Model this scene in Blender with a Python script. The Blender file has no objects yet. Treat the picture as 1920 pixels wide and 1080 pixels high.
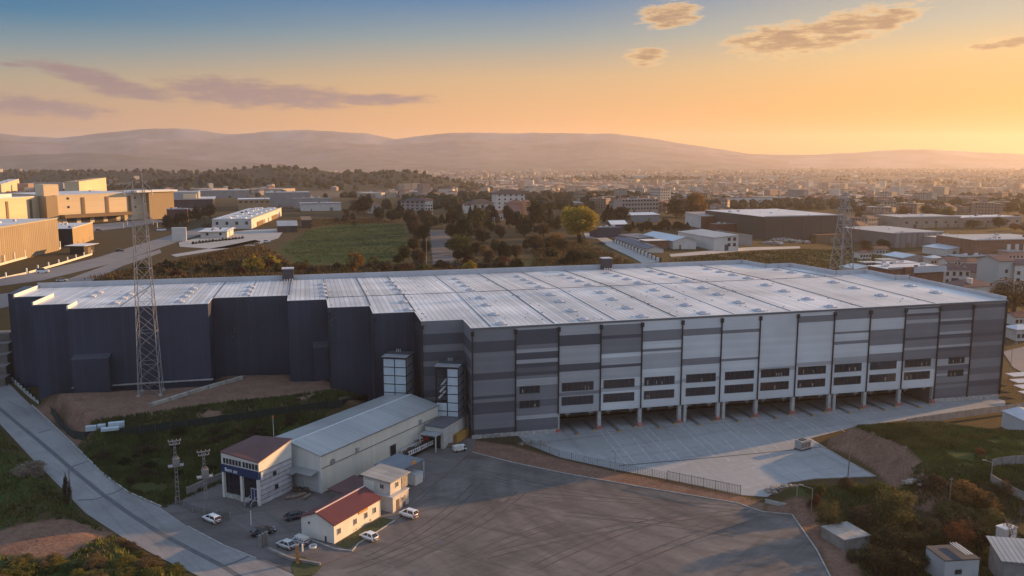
import bpy, math, random
import numpy as np
from mathutils import Vector, Matrix
R = math.radians
random.seed(7)
RNG = np.random.default_rng(11)
S = bpy.context.scene
COL = S.collection
# ------------------------------------------------------------------ camera model (1920 x 1080 photograph)
F, HY, H = 1600.0, 297.0, 70.0
PITCH = math.atan((540 - HY) / F)
CP, SP = math.cos(PITCH), math.sin(PITCH)
SUN_AZ, SUN_EL = R(63), R(9.7)

def ray(y):
    v = y - 540
    return F * SP + v * CP, F * CP - v * SP

def at(x, y, z=0.0):
    dn, fw = ray(y)
    D = (H - z) / dn * fw
    return Vector(((x - 960) / fw * D, D, z))

def zat(y, D):
    dn, fw = ray(y)
    return H - dn / fw * D

def atD(x, y, D):
    dn, fw = ray(y)
    return Vector(((x - 960) / fw * D, D, H - dn / fw * D))

# ------------------------------------------------------------------ noise and masks
def vnoise(x, y, seed=0):
    xi = np.floor(x).astype(np.int64); yi = np.floor(y).astype(np.int64)
    xf = x - xi; yf = y - yi
    def h(a, b):
        n = (a * 374761393 + b * 668265263 + seed * 1442695041) & 0x7fffffff
        n = ((n ^ (n >> 13)) * 1274126177) & 0x7fffffff
        return ((n ^ (n >> 16)) & 0xffff) / 65535.0
    u = xf * xf * (3 - 2 * xf); v = yf * yf * (3 - 2 * yf)
    return (h(xi, yi) * (1 - u) + h(xi + 1, yi) * u) * (1 - v) + (h(xi, yi + 1) * (1 - u) + h(xi + 1, yi + 1) * u) * v

def fbm(x, y, s, oct=4, seed=0):
    t = 0; a = 0.5
    for i in range(oct):
        t = t + a * vnoise(x / s, y / s, seed + i); a *= 0.5; s *= 0.5
    return t / (1 - 0.5 ** oct)

def sm(a, b, x):
    t = np.clip((x - a) / (b - a), 0, 1)
    return t * t * (3 - 2 * t)

def sdist(px, py, poly):
    d = np.full(np.shape(px), 1e9); inside = np.zeros(np.shape(px), bool)
    n = len(poly)
    for i in range(n):
        ax, ay = poly[i][0], poly[i][1]; bx, by = poly[(i + 1) % n][0], poly[(i + 1) % n][1]
        ex, ey = bx - ax, by - ay
        t = np.clip(((px - ax) * ex + (py - ay) * ey) / max(1e-9, ex * ex + ey * ey), 0, 1)
        d = np.minimum(d, np.hypot(px - ax - t * ex, py - ay - t * ey))
        if abs(ey) > 1e-9:
            c = ((ay > py) != (by > py)) & (px < ex * (py - ay) / ey + ax)
            inside ^= c
    return np.where(inside, -d, d)

def PX(pts, z=0.0):
    return [at(x, y, z) for x, y in pts]

# main building frame
A0 = at(890, 823)
TH = math.atan2(35.1, 151.34) + 0.0096
U = Vector((math.cos(TH), math.sin(TH), 0)); V = Vector((-U.y, U.x, 0))
def L2W(u, v, z=0.0):
    p = A0 + U * u + V * v
    return Vector((p.x, p.y, z))
def toUV(P):
    d = Vector((P.x, P.y, 0)) - Vector((A0.x, A0.y, 0))
    return d.dot(U), d.dot(V)

# terrain regions
DIRT_LOT = [L2W(-120, 57), L2W(-104, 50), L2W(-66, 49), L2W(-66, 60), L2W(-45, 58), L2W(-45, 48), L2W(-34, 47), L2W(-30, 34)] + PX([(660, 755), (560, 770), (400, 785), (300, 793), (220, 800), (150, 812)], 4.5)
PIT = PX([(0, 690), (70, 762), (95, 760), (80, 745), (38, 716), (20, 690)], 0)
MOUND = PX([(1613, 800), (1650, 812), (1700, 838), (1735, 868), (1752, 886), (1850, 885), (1960, 880), (2000, 815), (1880, 812), (1760, 797)], 5.0)
BERM = PX([(1478, 905), (1520, 905), (1640, 908), (1700, 912), (1640, 925), (1560, 930), (1490, 928)], 3.0)
TREELOW = PX([(1580, 960), (1900, 900), (2200, 1000), (2100, 1300), (1600, 1200)], 0)
LEFTBANK = PX([(-300, 700), (-120, 700), (-60, 745), (0, 805), (60, 869), (115, 925), (158, 971), (228, 1017), (300, 1055), (380, 1094), (100, 1300), (-300, 1200)], 0)

def T(x, y):
    x = np.asarray(x, float); y = np.asarray(y, float)
    pl = 17 + (6 - 17) * sm(60, 260, x - 0.12 * (y - 400))
    z = pl * sm(288, 385, y)
    z = z + (-22 - z) * sm(930, 2300, y)
    far = sm(1500, 2600, y)
    z = z + far * (fbm(x, y, 900, 3, 5) - 0.5) * 16
    # wooded rises between the plateau and the town
    for (hx, hy, hh, wx, wy) in HILLS:
        g = np.exp(-((x - hx) / wx) ** 2 - ((y - hy) / wy) ** 2)
        z = z + hh * g * (0.75 + 0.5 * fbm(x, y, 260, 4, 9))
    near = 1 - sm(600, 900, y)
    m = sdist(x, y, DIRT_LOT)
    z = z + (6.3 + 0.8 * (fbm(x, y, 9, 3, 3) - .5) - z) * (1 - sm(-6, 13, m)) * near
    m = sdist(x, y, MOUND)
    z = z + (5.2 + 1.2 * (fbm(x, y, 14, 3, 4) - .4) - z) * (1 - sm(-.5, 8.8, m))
    m = sdist(x, y, BERM)
    z = z + (2.4 + 1.2 * (fbm(x, y, 7, 3, 8) - .4) - z) * (1 - sm(-1, 3.0, m))
    m = sdist(x, y, LEFTBANK)
    z = z + (1.2 + 1.6 * (fbm(x, y, 11, 3, 6) - .4) - z) * (1 - sm(-5, 1.0, m))
    m = sdist(x, y, TREELOW)
    z = z - 1.6 * (1 - sm(-12, 3, m))
    m = sdist(x, y, ROADCUT)
    z = z * np.where(y < 300, sm(.4, 5.0, m), 1)
    return z

def hillpx(x, ytop, D, base, wx, wy):
    p = atD(x, ytop, D)
    return (p.x, D, p.z - base, wx, wy)
ROADCUT = PX([(-160, 600), (-60, 655), (0, 703), (60, 762), (130, 828), (190, 888), (240, 925), (300, 951), (350, 986), (420, 1022), (480, 1046), (545, 1075), (700, 1150), (600, 1250), (480, 1150), (380, 1084), (300, 1046), (230, 1008), (160, 962), (115, 915), (60, 860), (0, 795), (-60, 735), (-160, 670)], 0)
HILLS = []
HILLS = [hillpx(560, 319, 2500, -18, 330, 330), hillpx(250, 325, 2700, -20, 420, 300), hillpx(760, 328, 2300, -15, 180, 260),
         hillpx(60, 322, 3100, -20, 500, 400), hillpx(1180, 331, 3600, -20, 300, 320), hillpx(1890, 372, 1500, -5, 90, 160),
         hillpx(420, 330, 1900, -8, 260, 200), hillpx(1080, 377, 1500, -4, 160, 140)]

def Tz(x, y):
    return float(T(np.array([x]), np.array([y]))[0])

_D = np.geomspace(60, 15000, 2600)
def G(x, y, lift=0.0):
    """the point of the ground seen through a pixel of the photograph"""
    dn, fw = ray(y)
    X = (x - 960) / fw * _D; Z = H - dn / fw * _D
    t = T(X, _D)
    k = np.argmax(Z <= t)
    if k == 0: k = len(_D) - 1
    a = (Z - t)[k - 1]; b = (Z - t)[k]
    f = a / (a - b) if a != b else 0
    D = _D[k - 1] + f * (_D[k] - _D[k - 1])
    return Vector(((x - 960) / fw * D, D, H - dn / fw * D + lift))

# ------------------------------------------------------------------ materials
def lin(c):
    return tuple((v / 255 / 12.92) if v / 255 <= 0.04045 else ((v / 255 + 0.055) / 1.055) ** 2.4 for v in c)

def nt(name):
    m = bpy.data.materials.new(name); m.use_nodes = True
    n = m.node_tree; b = n.nodes['Principled BSDF']
    return m, n, b

def NN(n, t, **k):
    o = n.nodes.new(t)
    for a, v in k.items():
        if a.startswith('i_'):
            o.inputs[int(a[2:])].default_value = v
        else: setattr(o, a, v)
    return o

def M(name, col, rough=.8, var=.18, scale=.35, metal=0.0, spec=.35, stretch=(1, 1, 1), dirt=0.0, bump=0.0, rnd=0.0):
    """a surface colour broken up by two sizes of noise"""
    m, n, b = nt(name)
    tc = NN(n, 'ShaderNodeTexCoord'); mp = NN(n, 'ShaderNodeMapping'); mp.inputs['Scale'].default_value = stretch
    n.links.new(tc.outputs['Object'], mp.inputs[0])
    n1 = NN(n, 'ShaderNodeTexNoise'); n1.inputs['Scale'].default_value = scale; n1.inputs['Detail'].default_value = 6
    n1.inputs['Roughness'].default_value = .65
    n.links.new(mp.outputs[0], n1.inputs['Vector'])
    rp = NN(n, 'ShaderNodeMapRange'); rp.inputs['From Min'].default_value = .3; rp.inputs['From Max'].default_value = .7
    rp.inputs['To Min'].default_value = 1 - var; rp.inputs['To Max'].default_value = 1 + var
    n.links.new(n1.outputs['Fac'], rp.inputs['Value'])
    fac = rp.outputs['Result']
    if rnd:
        oi = NN(n, 'ShaderNodeObjectInfo'); r2 = NN(n, 'ShaderNodeMapRange')
        r2.inputs['To Min'].default_value = 1 - rnd; r2.inputs['To Max'].default_value = 1 + rnd
        n.links.new(oi.outputs['Random'], r2.inputs['Value'])
        mm = NN(n, 'ShaderNodeMath', operation='MULTIPLY'); n.links.new(fac, mm.inputs[0]); n.links.new(r2.outputs[0], mm.inputs[1]); fac = mm.outputs[0]
    sc = NN(n, 'ShaderNodeVectorMath', operation='SCALE'); sc.inputs[0].default_value = col
    n.links.new(fac, sc.inputs['Scale'])
    out = sc.outputs[0]
    if dirt:
        n2 = NN(n, 'ShaderNodeTexNoise'); n2.inputs['Scale'].default_value = scale * 4; n2.inputs['Detail'].default_value = 8
        n.links.new(mp.outputs[0], n2.inputs['Vector'])
        r3 = NN(n, 'ShaderNodeMapRange'); r3.inputs['From Min'].default_value = .52; r3.inputs['From Max'].default_value = .75; r3.inputs['To Max'].default_value = dirt
        n.links.new(n2.outputs['Fac'], r3.inputs['Value'])
        mx = NN(n, 'ShaderNodeMix', data_type='RGBA'); n.links.new(r3.outputs[0], mx.inputs['Factor'])
        n.links.new(out, mx.inputs['A']); mx.inputs['B'].default_value = (col[0] * .35, col[1] * .32, col[2] * .28, 1)
        out = mx.outputs['Result']
    n.links.new(out, b.inputs['Base Color'])
    b.inputs['Roughness'].default_value = rough; b.inputs['Metallic'].default_value = metal
    b.inputs['Specular IOR Level'].default_value = spec
    if bump:
        bp = NN(n, 'ShaderNodeBump'); bp.inputs['Strength'].default_value = bump; n.links.new(n1.outputs['Fac'], bp.inputs['Height'])
        n.links.new(bp.outputs[0], b.inputs['Normal'])
    return m

def ribbed(name, col, axis, period, rough=.45, spec=.5, metal=0.0, depth=.3, dark=.7, width=.2, var=.12, scale=.12):
    """sheet metal with ribs every `period` metres across one local axis"""
    m, n, b = nt(name)
    tc = NN(n, 'ShaderNodeTexCoord'); sx = NN(n, 'ShaderNodeSeparateXYZ'); n.links.new(tc.outputs['Object'], sx.inputs[0])
    dv = NN(n, 'ShaderNodeMath', operation='DIVIDE'); dv.inputs[1].default_value = period; n.links.new(sx.outputs[axis], dv.inputs[0])
    fr = NN(n, 'ShaderNodeMath', operation='FRACT'); n.links.new(dv.outputs[0], fr.inputs[0])
    lt = NN(n, 'ShaderNodeMath', operation='LESS_THAN'); lt.inputs[1].default_value = width; n.links.new(fr.outputs[0], lt.inputs[0])
    fl = NN(n, 'ShaderNodeMath', operation='FLOOR'); n.links.new(dv.outputs[0], fl.inputs[0])
    wn = NN(n, 'ShaderNodeTexWhiteNoise', noise_dimensions='1D'); n.links.new(fl.outputs[0], wn.inputs['W'])
    nz = NN(n, 'ShaderNodeTexNoise'); nz.inputs['Scale'].default_value = scale; nz.inputs['Detail'].default_value = 7; n.links.new(tc.outputs['Object'], nz.inputs['Vector'])
    a = NN(n, 'ShaderNodeMapRange'); a.inputs['To Min'].default_value = 1; a.inputs['To Max'].default_value = dark; n.links.new(lt.outputs[0], a.inputs['Value'])
    c = NN(n, 'ShaderNodeMapRange'); c.inputs['From Min'].default_value = .3; c.inputs['From Max'].default_value = .7; c.inputs['To Min'].default_value = 1 - var; c.inputs['To Max'].default_value = 1 + var; n.links.new(nz.outputs['Fac'], c.inputs['Value'])
    d = NN(n, 'ShaderNodeMapRange'); d.inputs['To Min'].default_value = 1 - var * .5; d.inputs['To Max'].default_value = 1 + var * .5; n.links.new(wn.outputs['Value'], d.inputs['Value'])
    m1 = NN(n, 'ShaderNodeMath', operation='MULTIPLY'); n.links.new(a.outputs[0], m1.inputs[0]); n.links.new(c.outputs[0], m1.inputs[1])
    m2 = NN(n, 'ShaderNodeMath', operation='MULTIPLY'); n.links.new(m1.outputs[0], m2.inputs[0]); n.links.new(d.outputs[0], m2.inputs[1])
    sc = NN(n, 'ShaderNodeVectorMath', operation='SCALE'); sc.inputs[0].default_value = col; n.links.new(m2.outputs[0], sc.inputs['Scale'])
    n.links.new(sc.outputs[0], b.inputs['Base Color'])
    bp = NN(n, 'ShaderNodeBump'); bp.inputs['Strength'].default_value = depth; bp.inputs['Distance'].default_value = .06; n.links.new(lt.outputs[0], bp.inputs['Height']); n.links.new(bp.outputs[0], b.inputs['Normal'])
    rr = NN(n, 'ShaderNodeMapRange'); rr.inputs['To Min'].default_value = rough - .08; rr.inputs['To Max'].default_value = rough + .12; n.links.new(nz.outputs['Fac'], rr.inputs['Value']); n.links.new(rr.outputs[0], b.inputs['Roughness'])
    b.inputs['Specular IOR Level'].default_value = spec; b.inputs['Metallic'].default_value = metal
    return m

def glass(name, col=(.012, .014, .018), rough=.12):
    m, n, b = nt(name)
    tc = NN(n, 'ShaderNodeTexCoord'); nz = NN(n, 'ShaderNodeTexNoise'); nz.inputs['Scale'].default_value = 1.3
    n.links.new(tc.outputs['Object'], nz.inputs['Vector'])
    mx = NN(n, 'ShaderNodeMix', data_type='RGBA'); mx.inputs['A'].default_value = (*col, 1); mx.inputs['B'].default_value = (col[0] * 3, col[1] * 3, col[2] * 3, 1)
    n.links.new(nz.outputs['Fac'], mx.inputs['Factor']); n.links.new(mx.outputs['Result'], b.inputs['Base Color'])
    b.inputs['Roughness'].default_value = rough; b.inputs['Specular IOR Level'].default_value = .5
    return m

def leafmat(name, col, var=.5):
    m, n, b = nt(name)
    oi = NN(n, 'ShaderNodeObjectInfo'); tc = NN(n, 'ShaderNodeTexCoord')
    nz = NN(n, 'ShaderNodeTexNoise'); nz.inputs['Scale'].default_value = 9; nz.inputs['Detail'].default_value = 3; n.links.new(tc.outputs['Object'], nz.inputs['Vector'])
    a = NN(n, 'ShaderNodeMapRange'); a.inputs['From Min'].default_value = .3; a.inputs['From Max'].default_value = .7; a.inputs['To Min'].default_value = 1 - var; a.inputs['To Max'].default_value = 1 + var; n.links.new(nz.outputs['Fac'], a.inputs['Value'])
    c = NN(n, 'ShaderNodeMapRange'); c.inputs['To Min'].default_value = .8; c.inputs['To Max'].default_value = 1.2; n.links.new(oi.outputs['Random'], c.inputs['Value'])
    mm = NN(n, 'ShaderNodeMath', operation='MULTIPLY'); n.links.new(a.outputs[0], mm.inputs[0]); n.links.new(c.outputs[0], mm.inputs[1])
    sc = NN(n, 'ShaderNodeVectorMath', operation='SCALE'); sc.inputs[0].default_value = col; n.links.new(mm.outputs[0], sc.inputs['Scale'])
    n.links.new(sc.outputs[0], b.inputs['Base Color']); b.inputs['Roughness'].default_value = .7; b.inputs['Specular IOR Level'].default_value = .15
    tr = NN(n, 'ShaderNodeBsdfTranslucent'); n.links.new(sc.outputs[0], tr.inputs['Color'])
    mx = NN(n, 'ShaderNodeMixShader'); mx.inputs[0].default_value = .35
    n.links.new(b.outputs[0], mx.inputs[1]); n.links.new(tr.outputs[0], mx.inputs[2]); n.links.new(mx.outputs[0], n.nodes['Material Output'].inputs['Surface'])
    return m

# ------------------------------------------------------------------ mesh builder
class MB:
    def __init__(s): s.v = []; s.f = []; s.m = []
    def face(s, pts, mi=0):
        k = len(s.v); s.v += [tuple(p) for p in pts]; s.f.append(tuple(range(k, k + len(pts)))); s.m.append(mi)
    def hexa(s, p, mi=0):
        k = len(s.v); s.v += [tuple(q) for q in p]
        for f in ((3, 2, 1, 0), (4, 5, 6, 7), (0, 1, 5, 4), (1, 2, 6, 5), (2, 3, 7, 6), (3, 0, 4, 7)):
            s.f.append(tuple(k + i for i in f)); s.m.append(mi)
    def box(s, x0, y0, z0, x1, y1, z1, mi=0):
        s.hexa([(x0, y0, z0), (x1, y0, z0), (x1, y1, z0), (x0, y1, z0), (x0, y0, z1), (x1, y0, z1), (x1, y1, z1), (x0, y1, z1)], mi)
    def prism(s, poly, z0, z1, mi=0, top=None):
        n = len(poly); k = len(s.v)
        s.v += [(p[0], p[1], z0) for p in poly] + [(p[0], p[1], z1) for p in poly]
        for i in range(n):
            j = (i + 1) % n; s.f.append((k + i, k + j, k + n + j, k + n + i)); s.m.append(mi)
        s.f.append(tuple(k + n + i for i in range(n))); s.m.append(mi if top is None else top)
        s.f.append(tuple(k + i for i in reversed(range(n)))); s.m.append(mi)
    def tube(s, a, b, r0, r1=None, n=6, mi=0, caps=True):
        a = Vector(a); b = Vector(b); r1 = r0 if r1 is None else r1
        d = (b - a)
        if d.length < 1e-6: return
        d.normalize(); e = d.orthogonal().normalized(); g = d.cross(e); k = len(s.v)
        for p, r in ((a, r0), (b, r1)):
            for i in range(n):
                t = 2 * math.pi * i / n; q = p + e * (r * math.cos(t)) + g * (r * math.sin(t)); s.v.append(tuple(q))
        for i in range(n):
            j = (i + 1) % n; s.f.append((k + i, k + j, k + n + j, k + n + i)); s.m.append(mi)
        if caps:
            s.f.append(tuple(k + n + i for i in range(n))); s.m.append(mi); s.f.append(tuple(k + i for i in reversed(range(n)))); s.m.append(mi)
    def dome(s, cx, cy, z, rx, ry, h, n=10, k=3, mi=0):
        b = len(s.v)
        for j in range(k + 1):
            t = j / k * math.pi / 2
            for i in range(n):
                a = 2 * math.pi * i / n
                c, d = math.cos(a), math.sin(a)
                e = (abs(c) ** 4 + abs(d) ** 4) ** -.25  # squarish plan
                s.v.append((cx + rx * c * e * math.cos(t), cy + ry * d * e * math.cos(t), z + h * math.sin(t)))
        for j in range(k):
            for i in range(n):
                q = (i + 1) % n; s.f.append((b + j * n + i, b + j * n + q, b + (j + 1) * n + q, b + (j + 1) * n + i)); s.m.append(mi)
    def mesh(s, name, mats):
        me = bpy.data.meshes.new(name); me.from_pydata(s.v, [], s.f)
        for m in (mats if isinstance(mats, (list, tuple)) else [mats]): me.materials.append(m)
        me.polygons.foreach_set('material_index', s.m); me.update()
        return me
    def build(s, name, mats, parent=None, smooth=False):
        return link(name, s.mesh(name, mats), parent, smooth)

def link(name, me, parent=None, smooth=False):
    o = bpy.data.objects.new(name, me); COL.objects.link(o)
    if parent: o.parent = parent
    if smooth and me: me.polygons.foreach_set('use_smooth', [True] * len(me.polygons))
    return o

def tag(o, label=None, cat=None, group=None, kind=None):
    if label: o['label'] = label
    if cat: o['category'] = cat
    if group: o['group'] = group
    if kind: o['kind'] = kind
    return o

def thing(name, label, cat, loc=(0, 0, 0), rz=0.0, group=None):
    o = bpy.data.objects.new(name, None); COL.objects.link(o)
    o.empty_display_size = .5; o.location = loc; o.rotation_euler = (0, 0, rz)
    return tag(o, label, cat, group)

def dup(o, label=None, loc=None, rz=None, scale=None):
    c = o.copy(); COL.objects.link(c)
    for ch in [q for q in bpy.data.objects if q.parent == o]:
        d = ch.copy(); COL.objects.link(d); d.parent = c
        for g in [q for q in bpy.data.objects if q.parent == ch]:
            e = g.copy(); COL.objects.link(e); e.parent = d
    if label: c['label'] = label
    if loc is not None: c.location = loc
    if rz is not None: c.rotation_euler = (0, 0, rz)
    if scale is not None: c.scale = scale
    return c

# ------------------------------------------------------------------ camera, sky, sun, haze
cam = bpy.data.cameras.new('camera'); cam.sensor_width = 36; cam.lens = 36 * F / 1920; cam.clip_end = 60000; cam.clip_start = .5
co = bpy.data.objects.new('camera', cam); COL.objects.link(co)
co.location = (0, 0, H); co.rotation_euler = (math.pi / 2 - PITCH, 0, 0); S.camera = co

EXPO = 2 ** 1.05
W = bpy.data.worlds.new('World'); S.world = W; W.use_nodes = True
def world():
    n = W.node_tree; bg = n.nodes['Background']; bg.inputs['Strength'].default_value = .1
    tc = NN(n, 'ShaderNodeTexCoord'); sp = NN(n, 'ShaderNodeSeparateXYZ'); n.links.new(tc.outputs['Generated'], sp.inputs[0])
    def math_(op, a, b=None, c=None):
        o = NN(n, 'ShaderNodeMath', operation=op)
        for i, q in enumerate((a, b, c)):
            if q is None: continue
            if isinstance(q, (int, float)): o.inputs[i].default_value = q
            else: n.links.new(q, o.inputs[i])
        return o.outputs[0]
    def ramp(stops):
        r = NN(n, 'ShaderNodeValToRGB'); e = r.color_ramp.elements
        while len(e) < len(stops): e.new(.5)
        for q, (p, c) in zip(e, stops): q.position = p; q.color = (*c, 1)
        n.links.new(sp.outputs[2], r.inputs[0]); return r.outputs[0]
    def sk_(c, k=1.0): return tuple(v * k / EXPO for v in lin(c))
    up = [(.30, (.15, .22, .33)), (.5, (.205, .285, .40)), (1, (.21, .295, .42))]
    left = ramp([(z, sk_(c)) for z, c in [(0, (172, 140, 122)), (.018, (182, 146, 122)), (.042, (194, 156, 126)), (.079, (176, 162, 136)), (.112, (118, 146, 156)), (.145, (20, 118, 158)), (.18, (0, 104, 154))]] + up)
    mid = ramp([(z, sk_(c)) for z, c in [(0, (224, 160, 106)), (.018, (234, 168, 102)), (.036, (238, 172, 106)), (.09, (212, 176, 132)), (.133, (142, 160, 162)), (.178, (40, 122, 172))]] + up)
    right = ramp([(z, sk_(c, .86)) for z, c in [(0, (248, 166, 80)), (.018, (252, 174, 70)), (.053, (252, 182, 82)), (.105, (247, 206, 140)), (.14, (205, 200, 178)), (.18, (176, 182, 176))]] + up)
    back = ramp([(0, (.20, .20, .225)), (.1, (.23, .25, .295)), (.3, (.245, .29, .37)), (.5, (.23, .295, .40)), (1, (.21, .295, .42))])
    sx, sy = math.sin(SUN_AZ), math.cos(SUN_AZ)
    hl = math_('SQRT', math_('ADD', math_('MULTIPLY', sp.outputs[0], sp.outputs[0]), math_('MULTIPLY', sp.outputs[1], sp.outputs[1])))
    dt = math_('DIVIDE', math_('ADD', math_('MULTIPLY', sp.outputs[0], sx), math_('MULTIPLY', sp.outputs[1], sy)), math_('MAXIMUM', hl, .001))
    def mr(v, a, b):
        o = NN(n, 'ShaderNodeMapRange', interpolation_type='SMOOTHSTEP'); o.inputs['From Min'].default_value = a; o.inputs['From Max'].default_value = b; n.links.new(v, o.inputs['Value']); return o.outputs[0]
    def mix(f, a, b):
        o = NN(n, 'ShaderNodeMix', data_type='RGBA')
        if isinstance(f, float): o.inputs['Factor'].default_value = f
        else: n.links.new(f, o.inputs['Factor'])
        for s, q in (('A', a), ('B', b)):
            if isinstance(q, tuple): o.inputs[s].default_value = (*q, 1)
            else: n.links.new(q, o.inputs[s])
        return o.outputs['Result']
    base = mix(mr(dt, .45, .88), mix(mr(dt, -.12, .5), left, mid), right)
    base = mix(mr(math_('DIVIDE', sp.outputs[1], math_('MAXIMUM', hl, .001)), .55, .05), base, back)
    # clouds: long banks and puffs, placed by direction
    az = math_('ARCTAN2', sp.outputs[0], sp.outputs[1]); el = math_('ARCSINE', sp.outputs[2])
    cb = NN(n, 'ShaderNodeCombineXYZ'); n.links.new(math_('MULTIPLY', az, 20.0), cb.inputs[0]); n.links.new(math_('MULTIPLY', el, 95.0), cb.inputs[1])
    nz = NN(n, 'ShaderNodeTexNoise'); nz.inputs['Scale'].default_value = 1.9; nz.inputs['Detail'].default_value = 12; nz.inputs['Roughness'].default_value = .64
    n.links.new(cb.outputs[0], nz.inputs['Vector'])
    def dirof(x, y):
        v = atD(x, y, 1000) - Vector((0, 0, H)); return math.atan2(v.x, v.y), math.asin(v.z / v.length)
    def ell(x, y, rx, ry, tilt=0):
        a0, e0 = dirof(x, y); ka, ke = rx / F, ry / F
        da = math_('SUBTRACT', az, a0); de = math_('SUBTRACT', math_('SUBTRACT', el, e0), math_('MULTIPLY', da, tilt))
        d2 = math_('ADD', math_('POWER', math_('DIVIDE', da, ka), 2.0), math_('POWER', math_('DIVIDE', de, ke), 2.0))
        return math_('SUBTRACT', 1.0, d2)
    def bank(L, amp, lo, hi):
        f = None
        for q in L:
            e = ell(*q); f = e if f is None else math_('MAXIMUM', f, e)
        f = math_('MAXIMUM', f, -3.0)
        return mr(math_('ADD', f, math_('MULTIPLY', math_('SUBTRACT', nz.outputs['Fac'], .5), amp)), lo, hi), f
    lb, lf = bank([(185, 150, 95, 17, -.25), (255, 172, 80, 14, -.08), (440, 174, 130, 27, -.06), (555, 182, 120, 22, -.03), (700, 187, 115, 11, .02), (60, 200, 120, 17, -.05), (120, 128, 65, 8, -.1), (25, 121, 30, 4, 0)], 3.2, -.3, .95)
    rb, rf = bank([(1475, 75, 105, 30, .04), (1570, 58, 110, 32, .22), (1655, 40, 70, 22, .25), (1255, 28, 58, 25, .05), (1212, 105, 40, 18, 0), (1888, 80, 62, 10, .1), (1415, 78, 65, 10, 0)], 3.3, -.12, .62)
    low = mr(math_('ADD', rf, math_('MULTIPLY', math_('SUBTRACT', nz.outputs['Fac'], .5), 3.9)), .0, 1.15)
    wc = mix(low, sk_((250, 208, 150)), sk_((168, 134, 104)))
    c1 = mix(math_('MULTIPLY', lb, .95), base, sk_((150, 128, 130)))
    c2 = mix(math_('MULTIPLY', rb, .9), c1, wc)
    sk = NN(n, 'ShaderNodeTexSky', sky_type='NISHITA', sun_disc=False, sun_elevation=SUN_EL, sun_rotation=SUN_AZ, air_density=1.2, dust_density=2.5, ozone_density=1.5)
    sc = NN(n, 'ShaderNodeVectorMath', operation='SCALE'); n.links.new(c2, sc.inputs[0]); sc.inputs['Scale'].default_value = 10
    fin = mix(.985, sk.outputs[0], sc.outputs[0])
    n.links.new(fin, bg.inputs['Color'])
world()

sl = bpy.data.lights.new('sun', 'SUN'); sl.energy = 5.0; sl.angle = R(.55); sl.color = (1, .54, .20)
so = bpy.data.objects.new('sun', sl); COL.objects.link(so)
sd = Vector((math.sin(SUN_AZ) * math.cos(SUN_EL), math.cos(SUN_AZ) * math.cos(SUN_EL), math.sin(SUN_EL)))
so.rotation_euler = (-sd).to_track_quat('-Z', 'Y').to_euler(); so.location = (300, 100, 200)

S.view_settings.view_transform = 'Standard'; S.view_settings.look = 'None'; S.view_settings.gamma = 1; S.view_settings.exposure = 1.05
S.cycles.max_bounces = 5; S.cycles.diffuse_bounces = 2; S.cycles.glossy_bounces = 3; S.cycles.transmission_bounces = 2; S.cycles.volume_bounces = 0; S.cycles.transparent_max_bounces = 4
S.cycles.use_denoising = True

def haze():
    m = bpy.data.materials.new('haze_air'); m.use_nodes = True; n = m.node_tree
    n.nodes.remove(n.nodes['Principled BSDF'])
    v = NN(n, 'ShaderNodeVolumePrincipled'); v.inputs['Color'].default_value = (.96, .88, .84, 1); v.inputs['Density'].default_value = HAZE_D; v.inputs['Anisotropy'].default_value = .4
    n.links.new(v.outputs[0], n.nodes['Material Output'].inputs['Volume'])
    b = MB(); b.box(-9500, -300, -62, 9500, 12500, 400); o = b.build('haze', m); tag(o, 'pale evening haze thickening over the far town', 'haze', kind='stuff')
HAZE_D = 6.4e-5
haze()

# ------------------------------------------------------------------ ground
LOT = PX([(885, 849), (960, 868), (1050, 887), (1200, 914), (1380, 944), (1432, 961), (1484, 966), (1530, 1032), (1555, 1080), (1600, 1180), (1000, 1260), (500, 1180), (600, 1062), (690, 1028), (668, 1018), (745, 975), (790, 935), (830, 895)])
YARD = [L2W(22.3, 11), L2W(22.3, .2), L2W(11.3, .2), L2W(11.3, -1), *PX([(985, 832), (1050, 858), (1160, 882), (1280, 905), (1385, 928), (1437, 932), (1478, 905), (1528, 898), (1640, 894), (1520, 822), (1612, 798), (1760, 780), (1886, 764)]), L2W(157, -3), L2W(157, -.2), L2W(134.2, -.2), L2W(134.2, 11)]
ROAD_R = [(-60, 655), (0, 703), (60, 762), (130, 828), (190, 888), (240, 925), (300, 951), (350, 986), (420, 1022), (480, 1046), (545, 1075), (700, 1150)]
ROAD_L = [(-60, 735), (0, 795), (60, 860), (115, 915), (160, 962), (230, 1008), (300, 1046), (380, 1084), (420, 1105), (480, 1150), (600, 1250)]
ROAD = PX(ROAD_R) + PX(ROAD_L[::-1])
FORE = PX([(302, 951), (352, 925), (420, 905), (440, 890), (560, 890), (610, 925), (670, 905), (760, 870), (830, 820), (880, 800), (892, 826), (884, 848), (830, 894), (790, 934), (745, 974), (668, 1017), (690, 1027), (600, 1061), (545, 1073), (480, 1045), (420, 1021), (350, 985)])
PATH = PX([(880, 824), (960, 836), (1040, 858), (1160, 886), (1280, 910), (1390, 931), (1432, 944), (1430, 960), (1380, 943), (1200, 913), (1050, 886), (960, 867), (886, 848), (840, 880), (835, 850)])
MARGIN = PX([(1436, 938), (1560, 965), (1640, 985), (1720, 1080), (1700, 1250), (1605, 1180), (1556, 1080), (1531, 1031), (1486, 966), (1434, 961)])
BARE = PX([(-60, 1005), (60, 985), (140, 972), (205, 992), (150, 1030), (100, 1062), (40, 1050), (-60, 1040)], 1.2)

def cov_poly(x, y, poly, soft, n=None, amp=0):
    d = sdist(x, y, poly)
    if amp: d = d + (n - .5) * amp
    return 1 - sm(-soft, soft, d)

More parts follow.
